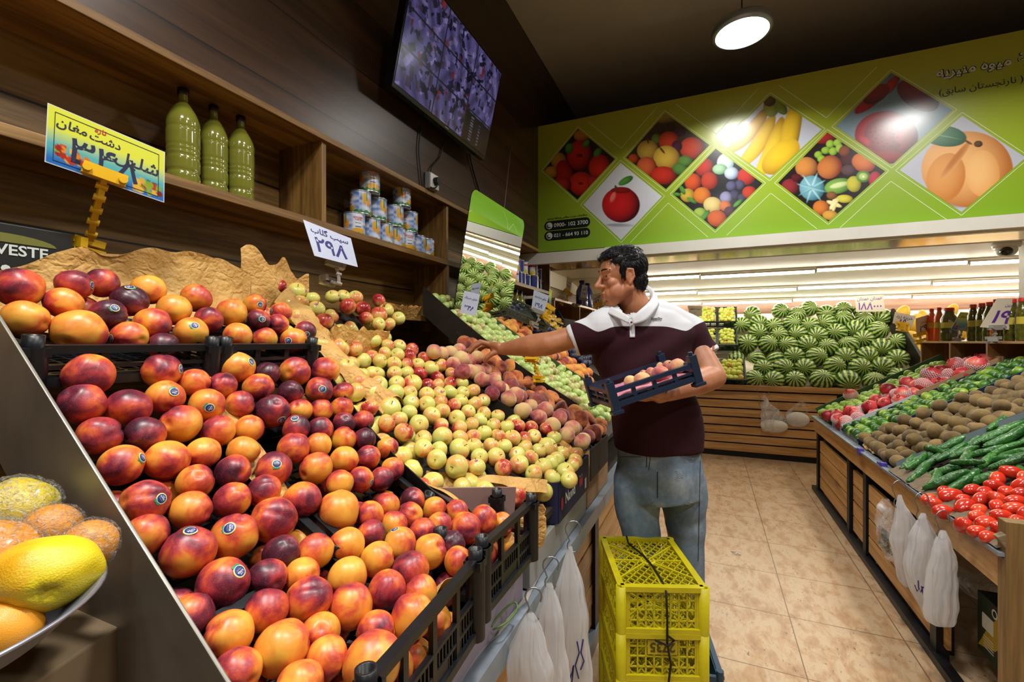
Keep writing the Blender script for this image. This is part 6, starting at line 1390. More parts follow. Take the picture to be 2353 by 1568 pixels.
def can(key, label, c, rz, group):
    t = tag(empty('food_can', c, rz), label, 'can', group)
    for me, nm in zip(CM[key], ('label', 'rim', 'lettering')): link(nm if nm != 'label' else 'printed_label', me, t)
    return t
rowsC = [(0, (814.4, 851, 881, 909.5, 933.7, 958, 979), 'bottom'), (1, (828.5, 866, 906, 940), 'second'), (2, (849.5, 923), 'top')]
for lv, xs, nm in rowsC:
    for i, px in enumerate(xs):
        c = onX(px, 500, -1.555+(.02 if lv == 2 else 0)); c.z = ZM+lv*.1165
        can(('m', 0), 'mango can in the pyramid on the shelf, %s layer, %s from the upright' % (nm, ordn(i)), c, rnd.choice((.6, 1.6, 2.3, 3.8, 4.6, 5.3, -.4)), 'stacked mango cans')
for key, lv, xs in ((('b', 1), 1, (1187, 1195, 1205)), (('b', 1), 0, (1182.7, 1190.6, 1199, 1210)), (('B', 1), 0, (1225,)), (('B', 1), 1, (1223.5,)), (('b', 1), 0, (1236, 1242.6)), (('b', 1), 1, (1237.5,))):
    for i, px in enumerate(xs):
        c = onX(px, 640, -1.53 if px < 1230 else -1.55); c.z = ZM+lv*(.1105 if px < 1215 else .1205 if key[0] == 'B' else .111)
        can(key, '%s blue and white can past the mirror, %s layer, %s%s' % ('large' if key[0] == 'B' else 'slim', ('lower', 'upper')[lv], ordn(i), ' beside the large cans' if px > 1230 else ''), c, rnd.uniform(0, 6), 'blue cans past the mirror')
# blue bottles on the cubby
m_blue = plain('blue plastic', '#232c7a', .25, coat=.5)
for i, px in enumerate((1337, 1350)):
    c = onX(px, 700, -1.5); c.z = 1.825; t = tag(empty('blue_bottle', c), 'dark blue plastic bottle on the cubby shelf, %s from the shelf end' % ordn(i), 'bottle', 'blue bottles'); MB().lathe([(0, 0), (.07, 0), (.075, .02), (.075, .2), (.05, .26), (.03, .29), (.03, .32), (0, .32)], 20).build('body', m_blue, t); MB().lathe([(.034, .315), (.034, .34), (0, .34)], 14).build('cap', m_cap, t)
for nm, kind, y0, y1, D, tint, n_ in (('potato', 'potato', 5.42, 5.95, .075, (-.1, .2), 5), ('orange', 'orange', 6.05, 6.6, .07, (0, .2), 5)):
    for i in range(n_+2):
        for j in range(4):
            c = Vector((XS-.02-.045*(j % 2), y0+(y1-y0)*i/(n_+1), 1.40+D*.5+j*D*.82)); o = place(kind, c, D, tint=rnd.uniform(*tint)); o['group'] = kind+'s in the left cubby'; o['label'] = '%s in the left cubby shelf, %s layer, %s along' % ({'potato': 'pale brown potato', 'orange': 'small orange fruit'}[kind], ordn(j), ordn(i))
# crates leaning behind the plums
m_gg = plain('grey green crate plastic', '#4a5244', .5)
a = onX(1236, 768, -1.25); 
def lean(px0, py0, px1, py1, X, name, label, mat, h=.05):
    a, c = onX(px0, py0, X), onX(px1, py1, X-.25); ax = c-a; M_ = basis(a, ax, (.5, 0, 1)); return crate(name, label, M_, ax.length, .3, h, mat, None, True, .014, peg=False)
lean(1250, 762, 1222, 722, -1.08, 'empty_crate', 'empty grey-green plastic crate leaning on the shelf behind the plums', m_gg)
lean(1300, 765, 1278, 726, -1.2, 'empty_crate', 'navy plastic crate leaning behind the dark plums', m_navyp)

# ------------------------------------------------------------------ price cards
m_card_w = plain('price card white', '#b4bcd2', .35, coat=.3, var=.04, vscale=12); m_card_c = plain('price card cream', '#cfc6b4', .4, coat=.2)
m_inkb = plain('blue marker', '#1c1a6a', .5); m_inkp = plain('violet marker', '#5a2a8a', .5); m_inkk = plain('black marker', '#14183a', .5)
m_clipy = plain('yellow clip plastic', '#d8aa14', .38); m_clipw = plain('clear clip plastic', '#8f8a84', .25, coat=.5)
m_ccol = printmat('colour card print', .3, .5)
def sign(label, q, d, lines, clip=None, clipcol='w', col=False, cream=False, name='price_card', cs=1.0):
    """q: TL, TR, BR, BL of the card; d: distance or four distances; lines: (text, cx, cy, w, mat, bold)"""
    ds = d if isinstance(d, (list, tuple)) else [d]*4; C4 = [P(*p, e) for p, e in zip(q, ds)]; o_ = (C4[0]+C4[2])/2; t = tag(empty(name, o_), label, 'price sign', 'price cards')
    n = (C4[1]-C4[0]).cross(C4[3]-C4[0]).normalized(); n = n if n.dot(EYE-o_) > 0 else -n
    bl = lambda u, v, k=0: C4[0]*(1-u)*(1-v)+C4[1]*u*(1-v)+C4[2]*u*v+C4[3]*(1-u)*v+n*k-o_
    g = MB(); NU_, NV_ = (80, 44) if col else (4, 3)
    g.grid(lambda u, v: bl(u, v, .0008), NU_, NV_, 0, False); nb = len(g.v); g.grid(lambda u, v: bl(1-u, v, -.0008), 2, 2, 0, False)
    g.add([bl(0,0,.0008), bl(1,0,.0008), bl(1,1,.0008), bl(0,1,.0008), bl(0,0,-.0008), bl(1,0,-.0008), bl(1,1,-.0008), bl(0,1,-.0008)], [(0,4,5,1),(1,5,6,2),(2,6,7,3),(3,7,4,0)])
    o = g.build('card', m_ccol if col else m_card_c if cream else m_card_w, t)
    if col:
        u, v = np.meshgrid(np.linspace(0, 1, NU_+1), np.linspace(0, 1, NV_+1)); h_ = lambda s_: np.array(hexc(s_)[:3]); f = np.clip(v*1.0, 0, 1)[..., None]
        c = h_('#c9cf3a')*(1-np.clip((f-.35)/.3, 0, 1))+h_('#4fa0a8')*np.clip((f-.35)/.3, 0, 1); c = c*(1-np.clip((f-.7)/.2, 0, 1))+h_('#1f62ac')*np.clip((f-.7)/.2, 0, 1)
        rg = np.random.RandomState(3)
        for cx, cy in ((.2, .74), (.84, .8)):
            for k in range(26):
                x_, y_ = cx+rg.uniform(-.12, .12), cy+rg.uniform(-.1, .12); m_ = ((u-x_)/.028)**2+((v-y_)/.055)**2 < 1; c[m_] = h_(rg.choice(['#b3301c', '#c97a24', '#7a9a2c', '#2a2438', '#c9a23a', '#8a1c1c']))*rg.uniform(.7, 1.1)
        e_ = (np.minimum(np.minimum(u, 1-u)*1.8, np.minimum(v, 1-v)) < .02); c[e_] = h_('#c9cfc9')
        full = np.concatenate([c.reshape(-1, 3), np.tile(h_('#c9ced0'), (len(g.v)-c.size//3, 1))]); vcol(o.data, np.concatenate([full, np.ones((len(full), 1))], 1))
        fr_ = MB(); 
        pr2 = [(.06, .1), (.94, .1), (.94, .92), (.06, .92), (.06, .1)]
        for a, c2 in zip(pr2, pr2[1:]): fr_.bar(bl(*a, .0012), bl(*c2, .0012), .0012, .0006, up=n)
        fr_.build('frame_line', m_inkk, t)
    W_ = (C4[1]-C4[0]).length; H_ = (C4[3]-C4[0]).length; tx = MB(); mats = [m_inkb, m_inkp, m_inkk, m_sr]
    for (s_, cx, cy, w, mi, bo) in lines:
        v_, f_ = text_mesh(fa(s_) if any(ord(ch) > 1500 for ch in s_) else s_, w=w*W_, bold=bo, shear=.15)
        tx.add([bl(cx+x/W_, cy-y/H_, .0016) for x, y, _ in v_], f_, mi)
    if tx.v: tx.build('writing', mats, t)
    if clip:
        cm = m_clipy if clipcol == 'y' else m_clipw; pts = [P(x, y, e)-o_ for x, y, e in clip]; k = cs
        rx = (C4[1]-C4[0]).normalized()
        mb = MB(); mb.bar(pts[0]-rx*.032*k+n*.006, pts[0]+rx*.032*k+n*.006, .016*k, .022*k, up=(C4[0]-C4[3]).normalized()); mb.bar(pts[0]-rx*.032*k-n*.006, pts[0]+rx*.032*k-n*.006, .008*k, .02*k, up=(C4[0]-C4[3]).normalized())
        for s_ in (-1, 1): mb.cyl(pts[0]+rx*.026*s_*k-n*.004, pts[0]+rx*.026*s_*k+n*.018*k, .007*k, 10)
        mb.build('card_clamp', cm, t, merge=False)
        mb = MB()
        for a, c2 in zip(pts, pts[1:]):
            nn_ = max(1, round((c2-a).length/(.026*k)))
            for i in range(nn_):
                p, q_ = a+(c2-a)*i/nn_, a+(c2-a)*(i+1)/nn_; mb.bar(p, q_, .010*k, .008*k); mb.cyl(p-rx*.009*k, p+rx*.009*k, .0065*k, 10)
        mb.build('jointed_arm', cm, t)
        e = pts[-1]; mb = MB(); mb.bar(e-rx*.024*k+UP*.006*k, e+rx*.024*k+UP*.006*k, .03*k, .014*k); mb.bar(e-rx*.024*k-UP*.012*k, e+rx*.024*k-UP*.012*k, .034*k, .010*k); mb.bar(e-rx*.024*k, e-rx*.01*k+n*.03*k, .012*k, .02*k)
        mb.build('base_clamp', cm, t)
    return t
sign('blue and yellow printed price card with black marker writing on a yellow clip', [(109, 236), (379, 350), (377, 466), (102, 372)], [1.02, 1.18, 1.18, 1.02],
     [('شلیل', .74, .46, .40, 2, .012), ('دشت', .46, .26, .26, 2, .012), ('مغان', .19, .26, .24, 2, .015), ('۳۴۸', .47, .62, .56, 2, .008), ('نام محصول :', .87, .53, .14, 2, .005), ('قیمت کالا :', .88, .68, .13, 2, .005), ('تازه', .42, .13, .1, 3, .02)],
     [(240, 402, 1.08), (228, 455, 1.09), (214, 510, 1.12), (205, 565, 1.16)], 'y', col=True, cs=1.25)
sign('white price card with blue writing on a clear clip between the two shelves', [(696, 505), (806, 548), (822, 614), (722, 588)], [1.5, 1.6, 1.6, 1.5], [('سیب گلاب', .5, .2, .8, 0, .015), ('۲۹۸', .46, .62, .66, 0, .02)], [(770, 608, 1.58), (778, 630, 1.58), (779, 652, 1.58), (752, 645, 1.6)], 'w')
sign('white price card in front of the lower corner of the mirror', [(1067, 668), (1103, 677), (1093, 727), (1057, 718)], 2.15, [('شلیل شبرنگ', .5, .28, .8, 0, .02), ('۳۴۸', .5, .7, .6, 0, .025)], None)
sign('white price card on a clear clip by the far juice bottles', [(1227, 666), (1262, 680), (1250, 719), (1221, 709)], 3.0, [('هلو مشهد', .5, .3, .8, 0, .02), ('۲۹۸', .5, .72, .55, 0, .02)], [(1236, 716, 3.0), (1238, 735, 3.0), (1228, 746, 3.0)], 'w', cs=1.2)
sign('narrow pale yellow price card on a yellow clip above the cubby shelf', [(1303, 634), (1315, 644), (1309, 678), (1300, 670)], 4.9, [('گیلاس', .5, .3, .7, 0, .02), ('۹۸', .5, .55, .5, 0, .02)], [(1305, 672, 4.9), (1303, 690, 4.9), (1287, 693, 4.9)], 'y', cs=1.6, cream=True)
sign('narrow white price card standing in front of the blue bottles', [(1338, 654), (1351, 657), (1346, 689), (1333, 685)], 5.0, [('آلو', .5, .3, .6, 0, .02), ('۲۹۸', .5, .62, .6, 0, .02)], [(1340, 688, 5.0), (1338, 700, 5.0), (1322, 702, 5.0)], 'w', cs=1.4)
sign('white price card beside the face of the customer', [(1360, 677), (1383, 673), (1386, 697), (1362, 702)], 5.2, [('گلابی', .5, .35, .7, 2, .02), ('۵۹۰', .5, .7, .6, 0, .02)], [(1374, 699, 5.2), (1374, 712, 5.2), (1368, 722, 5.3)], 'y', cs=1.5, cream=True)
sign('yellow and green price card seen edge-on beside the far white card', [(1262, 664), (1269, 669), (1266, 706), (1260, 700)], 3.2, [], [(1262, 705, 3.2), (1262, 718, 3.2), (1252, 728, 3.2)], 'y', col=True, cs=1.4)
sign('white price card lying among the green plums on a yellow clip', [(1196, 817), (1226, 817), (1243, 840), (1236, 838)], [2.35, 2.3, 2.3, 2.35], [], [(1222, 824, 2.28), (1232, 845, 2.28), (1238, 870, 2.28)], 'y', cs=1.1)
sign('small white price card above the yellow apple crates', [(1580, 703), (1613, 703), (1613, 727), (1585, 727)], 5.4, [('سیب دماوند', .5, .3, .8, 2, .02), ('۸', .45, .7, .1, 2, .03)], [(1600, 724, 5.45), (1602, 738, 5.7), (1606, 752, 5.95)], 'w', cream=True, cs=1.4)
sign('white price card standing on top of the watermelons', [(1965, 681), (2030, 677), (2034, 716), (1967, 717)], 5.6, [('همدان همدان', .5, .22, .88, 1, .015), ('۱۸۸۰۰۰', .5, .65, .8, 1, .01)], None, cream=True)
sign('white price card tilted in front of the yellow melons', [(2057, 717), (2105, 727), (2095, 752), (2051, 743)], 4.8, [('خربزه زرد', .5, .35, .8, 0, .015), ('۸۹', .42, .75, .4, 0, .02)], [(2072, 745, 4.8), (2073, 755, 4.8)], 'y', cs=1.8, cream=True)
sign('white price card on a yellow clip in front of the orange bottles', [(2104, 732), (2147, 719), (2149, 755), (2106, 772)], 4.25, [('کیوی سبز', .6, .35, .7, 0, .012), ('۲۹۸', .5, .7, .6, 0, .02)], [(2113, 768, 4.25), (2116, 783, 4.25)], 'y', cs=1.6, cream=True)
sign('blue and yellow printed price card on a clear clip in front of the pickle jars', [(2207, 717), (2246, 720), (2224, 763), (2185, 757)], 3.7, [('انار شیراز', .5, .25, .75, 2, .02)], [(2211, 757, 3.7), (2206, 770, 3.7), (2202, 781, 3.75)], 'w', col=True, cs=1.3)
sign('large white price card with violet writing at the right picture edge', [(2291, 686), (2375, 684), (2370, 763), (2252, 752)], 3.1, [('خارجی شیرین', .62, .24, .62, 1, .012), ('۱۹۸', .5, .62, .66, 1, .02)], [(2288, 753, 3.1), (2285, 768, 3.1), (2283, 780, 3.1)], 'w', cs=1.5, cream=True)

# ------------------------------------------------------------------ yellow crate stack
m_ycr = plain('yellow crate plastic', '#b5a90e', .4, var=.12, vscale=14, bump=.04)
def ycrate(zb, label, M0_, w=.272, l=.36, h=.168, number=False):
    t = empty('plastic_crate'); tag(t, label, 'crate', 'stacked yellow crates'); t.matrix_world = M0_ @ Matrix.Translation((0, 0, zb))
    # upside down: its base grid is the top face. x across, y away
    z = h; mb = MB()
    for p, q in (((0,0),(w,0)), ((w,0),(w,l)), ((w,l),(0,l)), ((0,l),(0,0))): mb.bar((*p, z-.005), (*q, z-.005), .022, .016)
    mb.build('top_rim', m_ycr, t)
    mb = MB(); c = Vector((w/2, l/2, z-.004))
    s_ = .027; n = int((w+l)/s_)
    def clipseg(p, dr):
        t0, t1 = -9, 9
        for k, hi in ((0, w), (1, l)):
            if abs(dr[k]) < 1e-9: continue
            a, b_ = (0-p[k])/dr[k], (hi-p[k])/dr[k]; t0 = max(t0, min(a, b_)); t1 = min(t1, max(a, b_))
        return (t0, t1) if t1 > t0 else None
    for dr in ((.6, .8), (.6, -.8)):
        for i in range(-n, n):
            p = (w/2+i*s_*1.1, l/2); r_ = clipseg(p, dr)
            if r_: mb.bar((p[0]+dr[0]*r_[0], p[1]+dr[1]*r_[0], z-.006), (p[0]+dr[0]*r_[1], p[1]+dr[1]*r_[1], z-.006), .0035, .004)
    for a in range(8):
        an = a*PI/4+.0; dr = (math.cos(an), math.sin(an)); r_ = clipseg((w/2, l/2), dr); mb.bar(c, c+Vector((dr[0]*r_[1], dr[1]*r_[1], 0)), .006, .007)
    mb.lathe([(.02, z-.008), (.028, z-.008), (.028, z), (.02, z)], 20, 0, (w/2, l/2, 0))
    mb.build('top_grid', m_ycr, t)
    for p, q in (((0,0),(w,0)), ((w,0),(w,l)), ((w,l),(0,l)), ((0,l),(0,0))):
        mb = MB(); P0, Q0 = Vector((*p, 0)), Vector((*q, 0)); ln3 = (Q0-P0).length; dn = (Q0-P0).normalized(); up = UP
        mb.bar(P0+up*.008, Q0+up*.008, .02, .018); k = int(ln3/.026)
        for i in range(1, k): a = P0+(Q0-P0)*i/k; mb.bar(a+up*.012, a+up*(h-.01), .004, .005, up=dn)
        for zz in (.04, .074, .106, .13): mb.bar(P0+up*zz, Q0+up*zz, .004, .004)
        for i in range(int(ln3/.04)):
            a = P0+dn*(i*.04+.01); mb.bar(a+up*.015, a+dn*.03+up*.055, .003, .004); mb.bar(a+dn*.03+up*.015, a+up*.055, .003, .004)
        for f0, f1 in ((0, .09), (.91, 1)): a, b_ = P0+(Q0-P0)*f0, P0+(Q0-P0)*f1; mb.bar(a+up*h/2, b_+up*h/2, .006, h)
        if number and p == (0, 0): mb.bar(P0+dn*ln3*.32+up*.105, P0+dn*ln3*.68+up*.105, .008, .045)
        mb.build('side_panel', m_ycr, t)
    if number:
        mb = MB(); add_text(mb, '2735', frame(Vector((w*.5, -.0052, .105)), Vector((-1, 0, 0)), Vector((0, 0, -1)), Vector((0, -1, 0))), 0, w=.08, bold=.03); mb.build('lettering', plain('dirty embossed digits', '#4a420a', .6), t)
    for x, y in ((0,0),(w,0),(w,l),(0,l)):
        MB().lathe([(.017, 0), (.017, h+.002), (.013, h+.002), (.013, h-.01), (0, h-.01)], 16, 0, (x, y, 0)).build('corner_post', m_ycr, t)
    return t
fl, frt = P(1427, 1352, 1.47), P(1617, 1356, 1.46); zt_ = .60
fl.z = frt.z = 0; xd = (frt-fl).normalized(); yd = UP.cross(xd); MS = frame(fl, xd, yd, UP); ww = (frt-fl).length
lbs = ['lowest yellow crate of the stack behind the bags', 'yellow crate second from the bottom of the tied stack', 'yellow crate with moulded digits, just under the topmost one', 'topmost yellow lattice crate of the tied stack']
for i in range(4): ycrate(.0015+i*.1495+(-.0), lbs[i], MS, ww, .36, .1485, number=(i == 2))
cx = ww*.47
rp_ = [(cx-.03, .36, .606), (cx-.035, .30, .604), (cx, .2, .603), (cx+.01, .12, .605), (cx+.015, .02, .603), (cx+.016, -.016, .59), (cx+.02, -.014, .50), (cx+.018, -.02, .43), (cx+.03, -.018, .36), (cx+.02, -.024, .30), (cx+.03, -.018, .22), (cx-.0, -.02, .17), (cx-.02, -.02, .1), (cx, -.02, .03)]
o = MB().tube([MS @ Vector(p) for p in rp_], .0035, 6).tube([MS @ Vector(p) for p in ((cx-.02, -.022, .44), (cx+.02, -.026, .425), (cx+.04, -.02, .44), (cx+.02, -.026, .455))], .004, 6).tube([MS @ Vector(p) for p in ((cx+.02, -.02, .17), (cx-.03, -.03, .15), (cx-.06, -.025, .12), (cx-.02, -.03, .13), (cx+.05, -.024, .15))], .004, 6).build('black_cord', m_black)
tag(o, 'black cord tied over the top and down the front of the yellow crates', 'cord')
q = P(1614, 1372, 1.80); q.z = 0
tag(MB().box((-.03, -.05, 0), (.06, .25, .02)).box((.045, -.05, 0), (.06, .25, .10)).box((-.03, -.05, 0), (.06, -.035, .10)).bar((.06, -.05, .1), (.06, .25, .1), .02, .012).cyl((.055, -.045, 0), (.055, -.045, .125), .014, 12).build('blue_crate', plain('blue crate plastic', '#1f3f58', .4), loc=q+Vector((0, 0, .001)), rot=(0, 0, .2)), 'blue plastic crate on the floor behind the yellow stack', 'crate')
c, d = on(1690, 1275, lambda X, Y: .003)
tag(MB().tube([c, c+RT*.02+FW*.02+UP*.004, c+RT*.03-FW*.01+UP*.002], .0035, 6).tube([c-RT*.004+FW*.05, c+RT*.006+FW*.02+UP*.008], .003, 6).build('paper_scrap', m_wht), 'small white paper scrap lying on the tiles', 'scrap')
# string and paper along the counter edge
paper('paper_strip', 'dirty white paper strip lying along the steel edge of the left counter', lambda u, v: (-.475+.012*v+.006*math.sin(u*9), .42+.85*u, .683+.012*math.sin(u*14)*v), 60, 4, .006, 31, .0)
S.objects['paper_strip'].data.materials[0] = plain('dirty white paper', '#a8a39a', .7)
cable('loose_cord', 'loose green and white cord lying on the paper strip', [P(1130, 1440, 1.07), P(1150, 1410, 1.1), P(1180, 1385, 1.13), P(1188, 1400, 1.12), P(1165, 1430, 1.07), P(1132, 1448, 1.06)], .0025, plain('green cord', '#5a7a3a', .6), 'cord')

# ------------------------------------------------------------------ scale pan with citrus
m_alu = plain('brushed aluminium', '#a9afbe', .35, .8)
pc = P(-75, 1330, .50); pc.z = P(100, 1440, .5).z-.0
ctr = Vector((P(-60, 1300, .50).x, P(-60, 1300, .5).y, P(195, 1345, .5).z))
R_pan = (P(195, 1345, .5)-ctr); R_pan.z = 0; RP = .17
ctr = P(195, 1345, .50); ctr = Vector((FW*.42-RT*.60).to_tuple()); ctr.z = P(195, 1345, .50).z
t = tag(empty('scale_pan', ctr), 'shallow aluminium pan holding wrapped citrus beside the steel plate', 'pan')
MB().lathe([(0, -.05), (RP*.5, -.047), (RP*.8, -.03), (RP*.97, -.003), (RP, 0), (RP*.99, .0035), (RP*.955, -.001), (RP*.78, -.026), (RP*.5, -.042), (0, -.045)], 64).build('bowl', m_alu, t)
MB().cyl((0, 0, -.12), (0, 0, -.05), .02, 16).build('foot', m_steelb, t)
cz_ = ctr.z
def cit(kind, px, py, d, D, label, wrap=False, q=None, tint=0, sy=1.0):
    c = P(px, py, d); o = place(kind, c, D, q, tint); o['label'] = label; o['group'] = 'citrus on the scale pan'
    if wrap:
        v, f = ICO[4]; mb = MB(); mb.add([Vector(p)*(1.09+.12*noise.noise(Vector(p)*2.2+Vector((px, 0, 0)))+.10*(abs(noise.noise(Vector(p)*4.5))-.2)+.06*(abs(noise.noise(Vector(p)*10))-.2)) for p in v], f, 0, False); mb.build('plastic_wrap', m_film, o)
    return o
cit('pomelo', 112, 1316, .50, .088, 'large unwrapped yellow citrus fruit with a puckered end', False, rot_to((EYE-P(112, 1316, .5)).normalized()*.8+Vector((-.1, 0, -.35))), -.12).scale = (.044*1.08, .041, .043)
cit('orange', 4, 1452, .46, .062, 'bare orange citrus at the lower left picture corner', tint=.1)
cit('pomelo', 34, 1175, .60, .085, 'yellow citrus wrapped in clear film at the back of the pan', True, tint=.1)
cit('orange', 118, 1218, .585, .062, 'orange wrapped in clear film behind the large yellow fruit', True)
cit('orange', 205, 1252, .555, .056, 'orange wrapped in clear film at the right rim of the pan', True)
cit('orange', -30, 1290, .50, .085, 'wrapped pinkish citrus at the left picture edge', True)
cit('orange', 60, 1400, .56, .06, 'citrus fruit lying underneath the large yellow one')
bc = P(195, 1492, .56)
t = tag(MB().box((-.34, -.16, -.34), (0, .12, 0)).build('cardboard_box', plain('brown cardboard', '#7d6a50', .75, var=.1), loc=bc, rot=(0, 0, .35), bevel=.003), 'closed brown cardboard box under the scale pan', 'box')
tag(MB().box((-.2, -.06, .0), (.2, .06, bc.z-.345)).build('box_stand', m_black, loc=(bc.x-.15, bc.y-.02, 0)), 'dark stand under the cardboard box', 'stand')
# printed black carton behind on the shelf
a = onX(0, 560, -1.40)
t = tag(empty('printed_carton', (-1.42, -.05, 1.60)), 'dark printed fruit carton at the left picture edge behind the paper', 'box')
MB().box((-.06, -.35, -.14), (.0, .64, .05)).build('body', plain('black carton', '#14130f', .5), t, bevel=.003)
M_ = frame(Vector((.0015, .50, -.02)), Vector((0, 1, 0)), Vector((0, 0, 1)), Vector((1, 0, 0))); mb = MB()
add_text(mb, 'HARVESTE', M_ @ Matrix.Translation((.02, .012, 0)), 0, w=.15, bold=.02); slab(mb, [(.02+.09*math.cos(a), .028+.02*math.sin(a)) for a in np.linspace(0, PI, 14)], .0008, M_ @ Matrix.Translation((0, 0, -.0004)), 1)
for i in range(9): mb.add([M_ @ Vector((-.10+.025*i+.008*math.cos(k*PI/4), -.03+.008*math.sin(k*PI/4), 0)) for k in range(8)], [tuple(range(8))], (2, 0)[i % 2])
mb.build('print', [m_wht, plain('carton olive', '#6a6a2a', .5), m_sr], t)

# ================================================================== THE CUSTOMER
m_skin, nt, b = newmat('skin'); tc = N(nt, 'ShaderNodeTexCoord'); n_ = N(nt, 'ShaderNodeTexNoise', i_Scale=14.0, i_Detail=4.0); L(nt, tc, 'Object', n_, 'Vector')
r_ = ramp(nt, [(.3, hexc('#9a6244')), (.7, hexc('#b57c5a'))]); L(nt, n_, 'Fac', r_, 'Fac'); L(nt, r_, 'Color', b, 'Base Color'); b.inputs['Roughness'].default_value = .48
b.inputs['Subsurface Weight'].default_value = .0
man = empty('person', (P(1500, 1000, 1.92).x, P(1500, 1000, 1.92).y, 0)); tag(man, 'dark-haired man in a white and maroon polo shirt reaching for peaches with a blue tray', 'person')
mo = Vector(man.location)
def PM(x, y, d): return P(x, y, d)-mo
# --- head frame: x forwards (face), y left of him, z up
hc = PM(1424, 640, 1.88); fx = (-RT*.985-FW*.14-UP*.10).normalized(); fz = (UP-fx*UP.dot(fx)+RT*.02).normalized(); fy = fz.cross(fx)
HM = frame(hc, fx, fy, fz); hs = 1.04
def hp(x, y, z): return HM @ Vector((x*hs*.87, y*hs, z*hs))
HR = HM.to_3x3() @ Matrix.Diagonal((.87, 1, 1))
sk = MB()
def he(c, r): sk.ell(hp(*c), Vector(r)*hs, 0, 22, 14, HR)
def hcap(p, q, r1, r2): sk.cap(hp(*p), hp(*q), r1*hs, r2*hs)
he((-.018, 0, .032), (.096, .074, .084)); he((.032, 0, .03), (.054, .062, .066)); he((.03, 0, -.035), (.052, .056, .07)); 
for s in (-1, 1):
    hcap((-.012, s*.055, -.045), (.052, s*.02, -.095), .022, .018); hcap((-.012, s*.058, -.01), (-.012, s*.054, -.05), .016, .02)
    he((.050, s*.034, -.018), (.026, .022, .024)); he((.030, s*.036, -.052), (.042, .026, .040)); he((.045, s*.022, -.06), (.040, .026, .036)); hcap((.079, s*.012, .030), (.066, s*.045, .030), .0105, .009)
    he((.090, s*.0125, -.028), (.012, .0075, .009))
    # ear
    he((-.012, s*.074, .0), (.019, .007, .031)); hcap((-.004, s*.08, .025), (-.024, s*.084, .022), .005, .005); hcap((-.024, s*.084, .022), (-.028, s*.083, -.005), .005, .005); hcap((-.028, s*.083, -.005), (-.012, s*.076, -.03), .005, .006)
    hcap((-.004, s*.08, .025), (.002, s*.076, .005), .004, .004)
    # lids
    hcap((.076, s*.022, .0165), (.066, s*.044, .0125), .0058, .0048); hcap((.077, s*.022, .0015), (.068, s*.043, .001), .005, .0042)
    he((.066, s*.032, .008), (.0125, .0145, .0125))
he((.048, 0, -.098), (.026, .022, .019)); he((.064, 0, -.094), (.012, .015, .012))
hcap((.078, 0, .026), (.098, 0, -.008), .0075, .0095); hcap((.098, 0, -.008), (.111, 0, -.024), .010, .0115); hcap((.098, 0, -.03), (.086, 0, -.036), .008, .009)
he((.068, 0, -.058), (.020, .030, .024)); he((.0865, 0, -.056), (.0085, .021, .0055)); he((.084, 0, -.0675), (.009, .019, .006)); he((.080, 0, -.078), (.010, .018, .008))
# neck
sk.cap(hp(-.035, 0, -.03), PM(1458, 705, 1.92), .056, .062); sk.cap(PM(1445, 672, 1.89), PM(1462, 720, 1.92), .055, .07)
# trunk under the clothes
sk.cap(PM(1468, 750, 1.93), PM(1500, 900, 1.93), .10, .11); sk.cap(PM(1500, 900, 1.93), PM(1512, 1060, 1.93), .11, .12)
shR, shL = PM(1378, 758, 1.88), PM(1583, 762, 1.97)
sk.cap(PM(1462, 738, 1.92), shR, .055, .045); sk.cap(PM(1462, 738, 1.92), shL, .055, .045)
# reaching arm
elR, wrR = PM(1262, 790, 1.93), PM(1156, 802, 2.04)
sk.cap(shR, elR, .045, .049); sk.cap(elR, elR+(wrR-elR)*.35, .050, .050); sk.cap(elR+(wrR-elR)*.35, wrR, .050, .028)
def handpart(chain, rs):
    for (a, b_), (r1, r2) in zip(zip(chain, chain[1:]), zip(rs, rs[1:])): sk.cap(a, b_, r1, r2, n=12)
sk.cap(wrR, PM(1140, 800, 2.06), .027, .026)
for a, b_ in (((1146, 797, 2.04), (1128, 792, 2.06)), ((1146, 799, 2.06), (1126, 791, 2.085)), ((1148, 800, 2.085), (1128, 793, 2.115)), ((1148, 803, 2.095), (1131, 798, 2.135))): sk.cap(PM(*a), PM(*b_), .021, .0145)
fr8 = (.0115, .0105, .0095, .0078)
for ch in ([(1128,792,2.06),(1108,787,2.055),(1091,795,2.055),(1079,808,2.06)], [(1126,791,2.085),(1103,785,2.085),(1086,794,2.085),(1075,808,2.09)], [(1128,793,2.115),(1106,788,2.12),(1090,798,2.125),(1081,812,2.125)], [(1131,798,2.135),(1114,796,2.15),(1102,804,2.155),(1095,815,2.155)]):
    handpart([PM(*p) for p in ch], fr8)
handpart([PM(1146, 806, 2.045), PM(1129, 814, 2.04), PM(1119, 822, 2.045), PM(1115, 832, 2.055)], (.0155, .0125, .0115, .0095))
sk.cap(PM(1146, 806, 2.045), PM(1138, 800, 2.07), .018, .018)
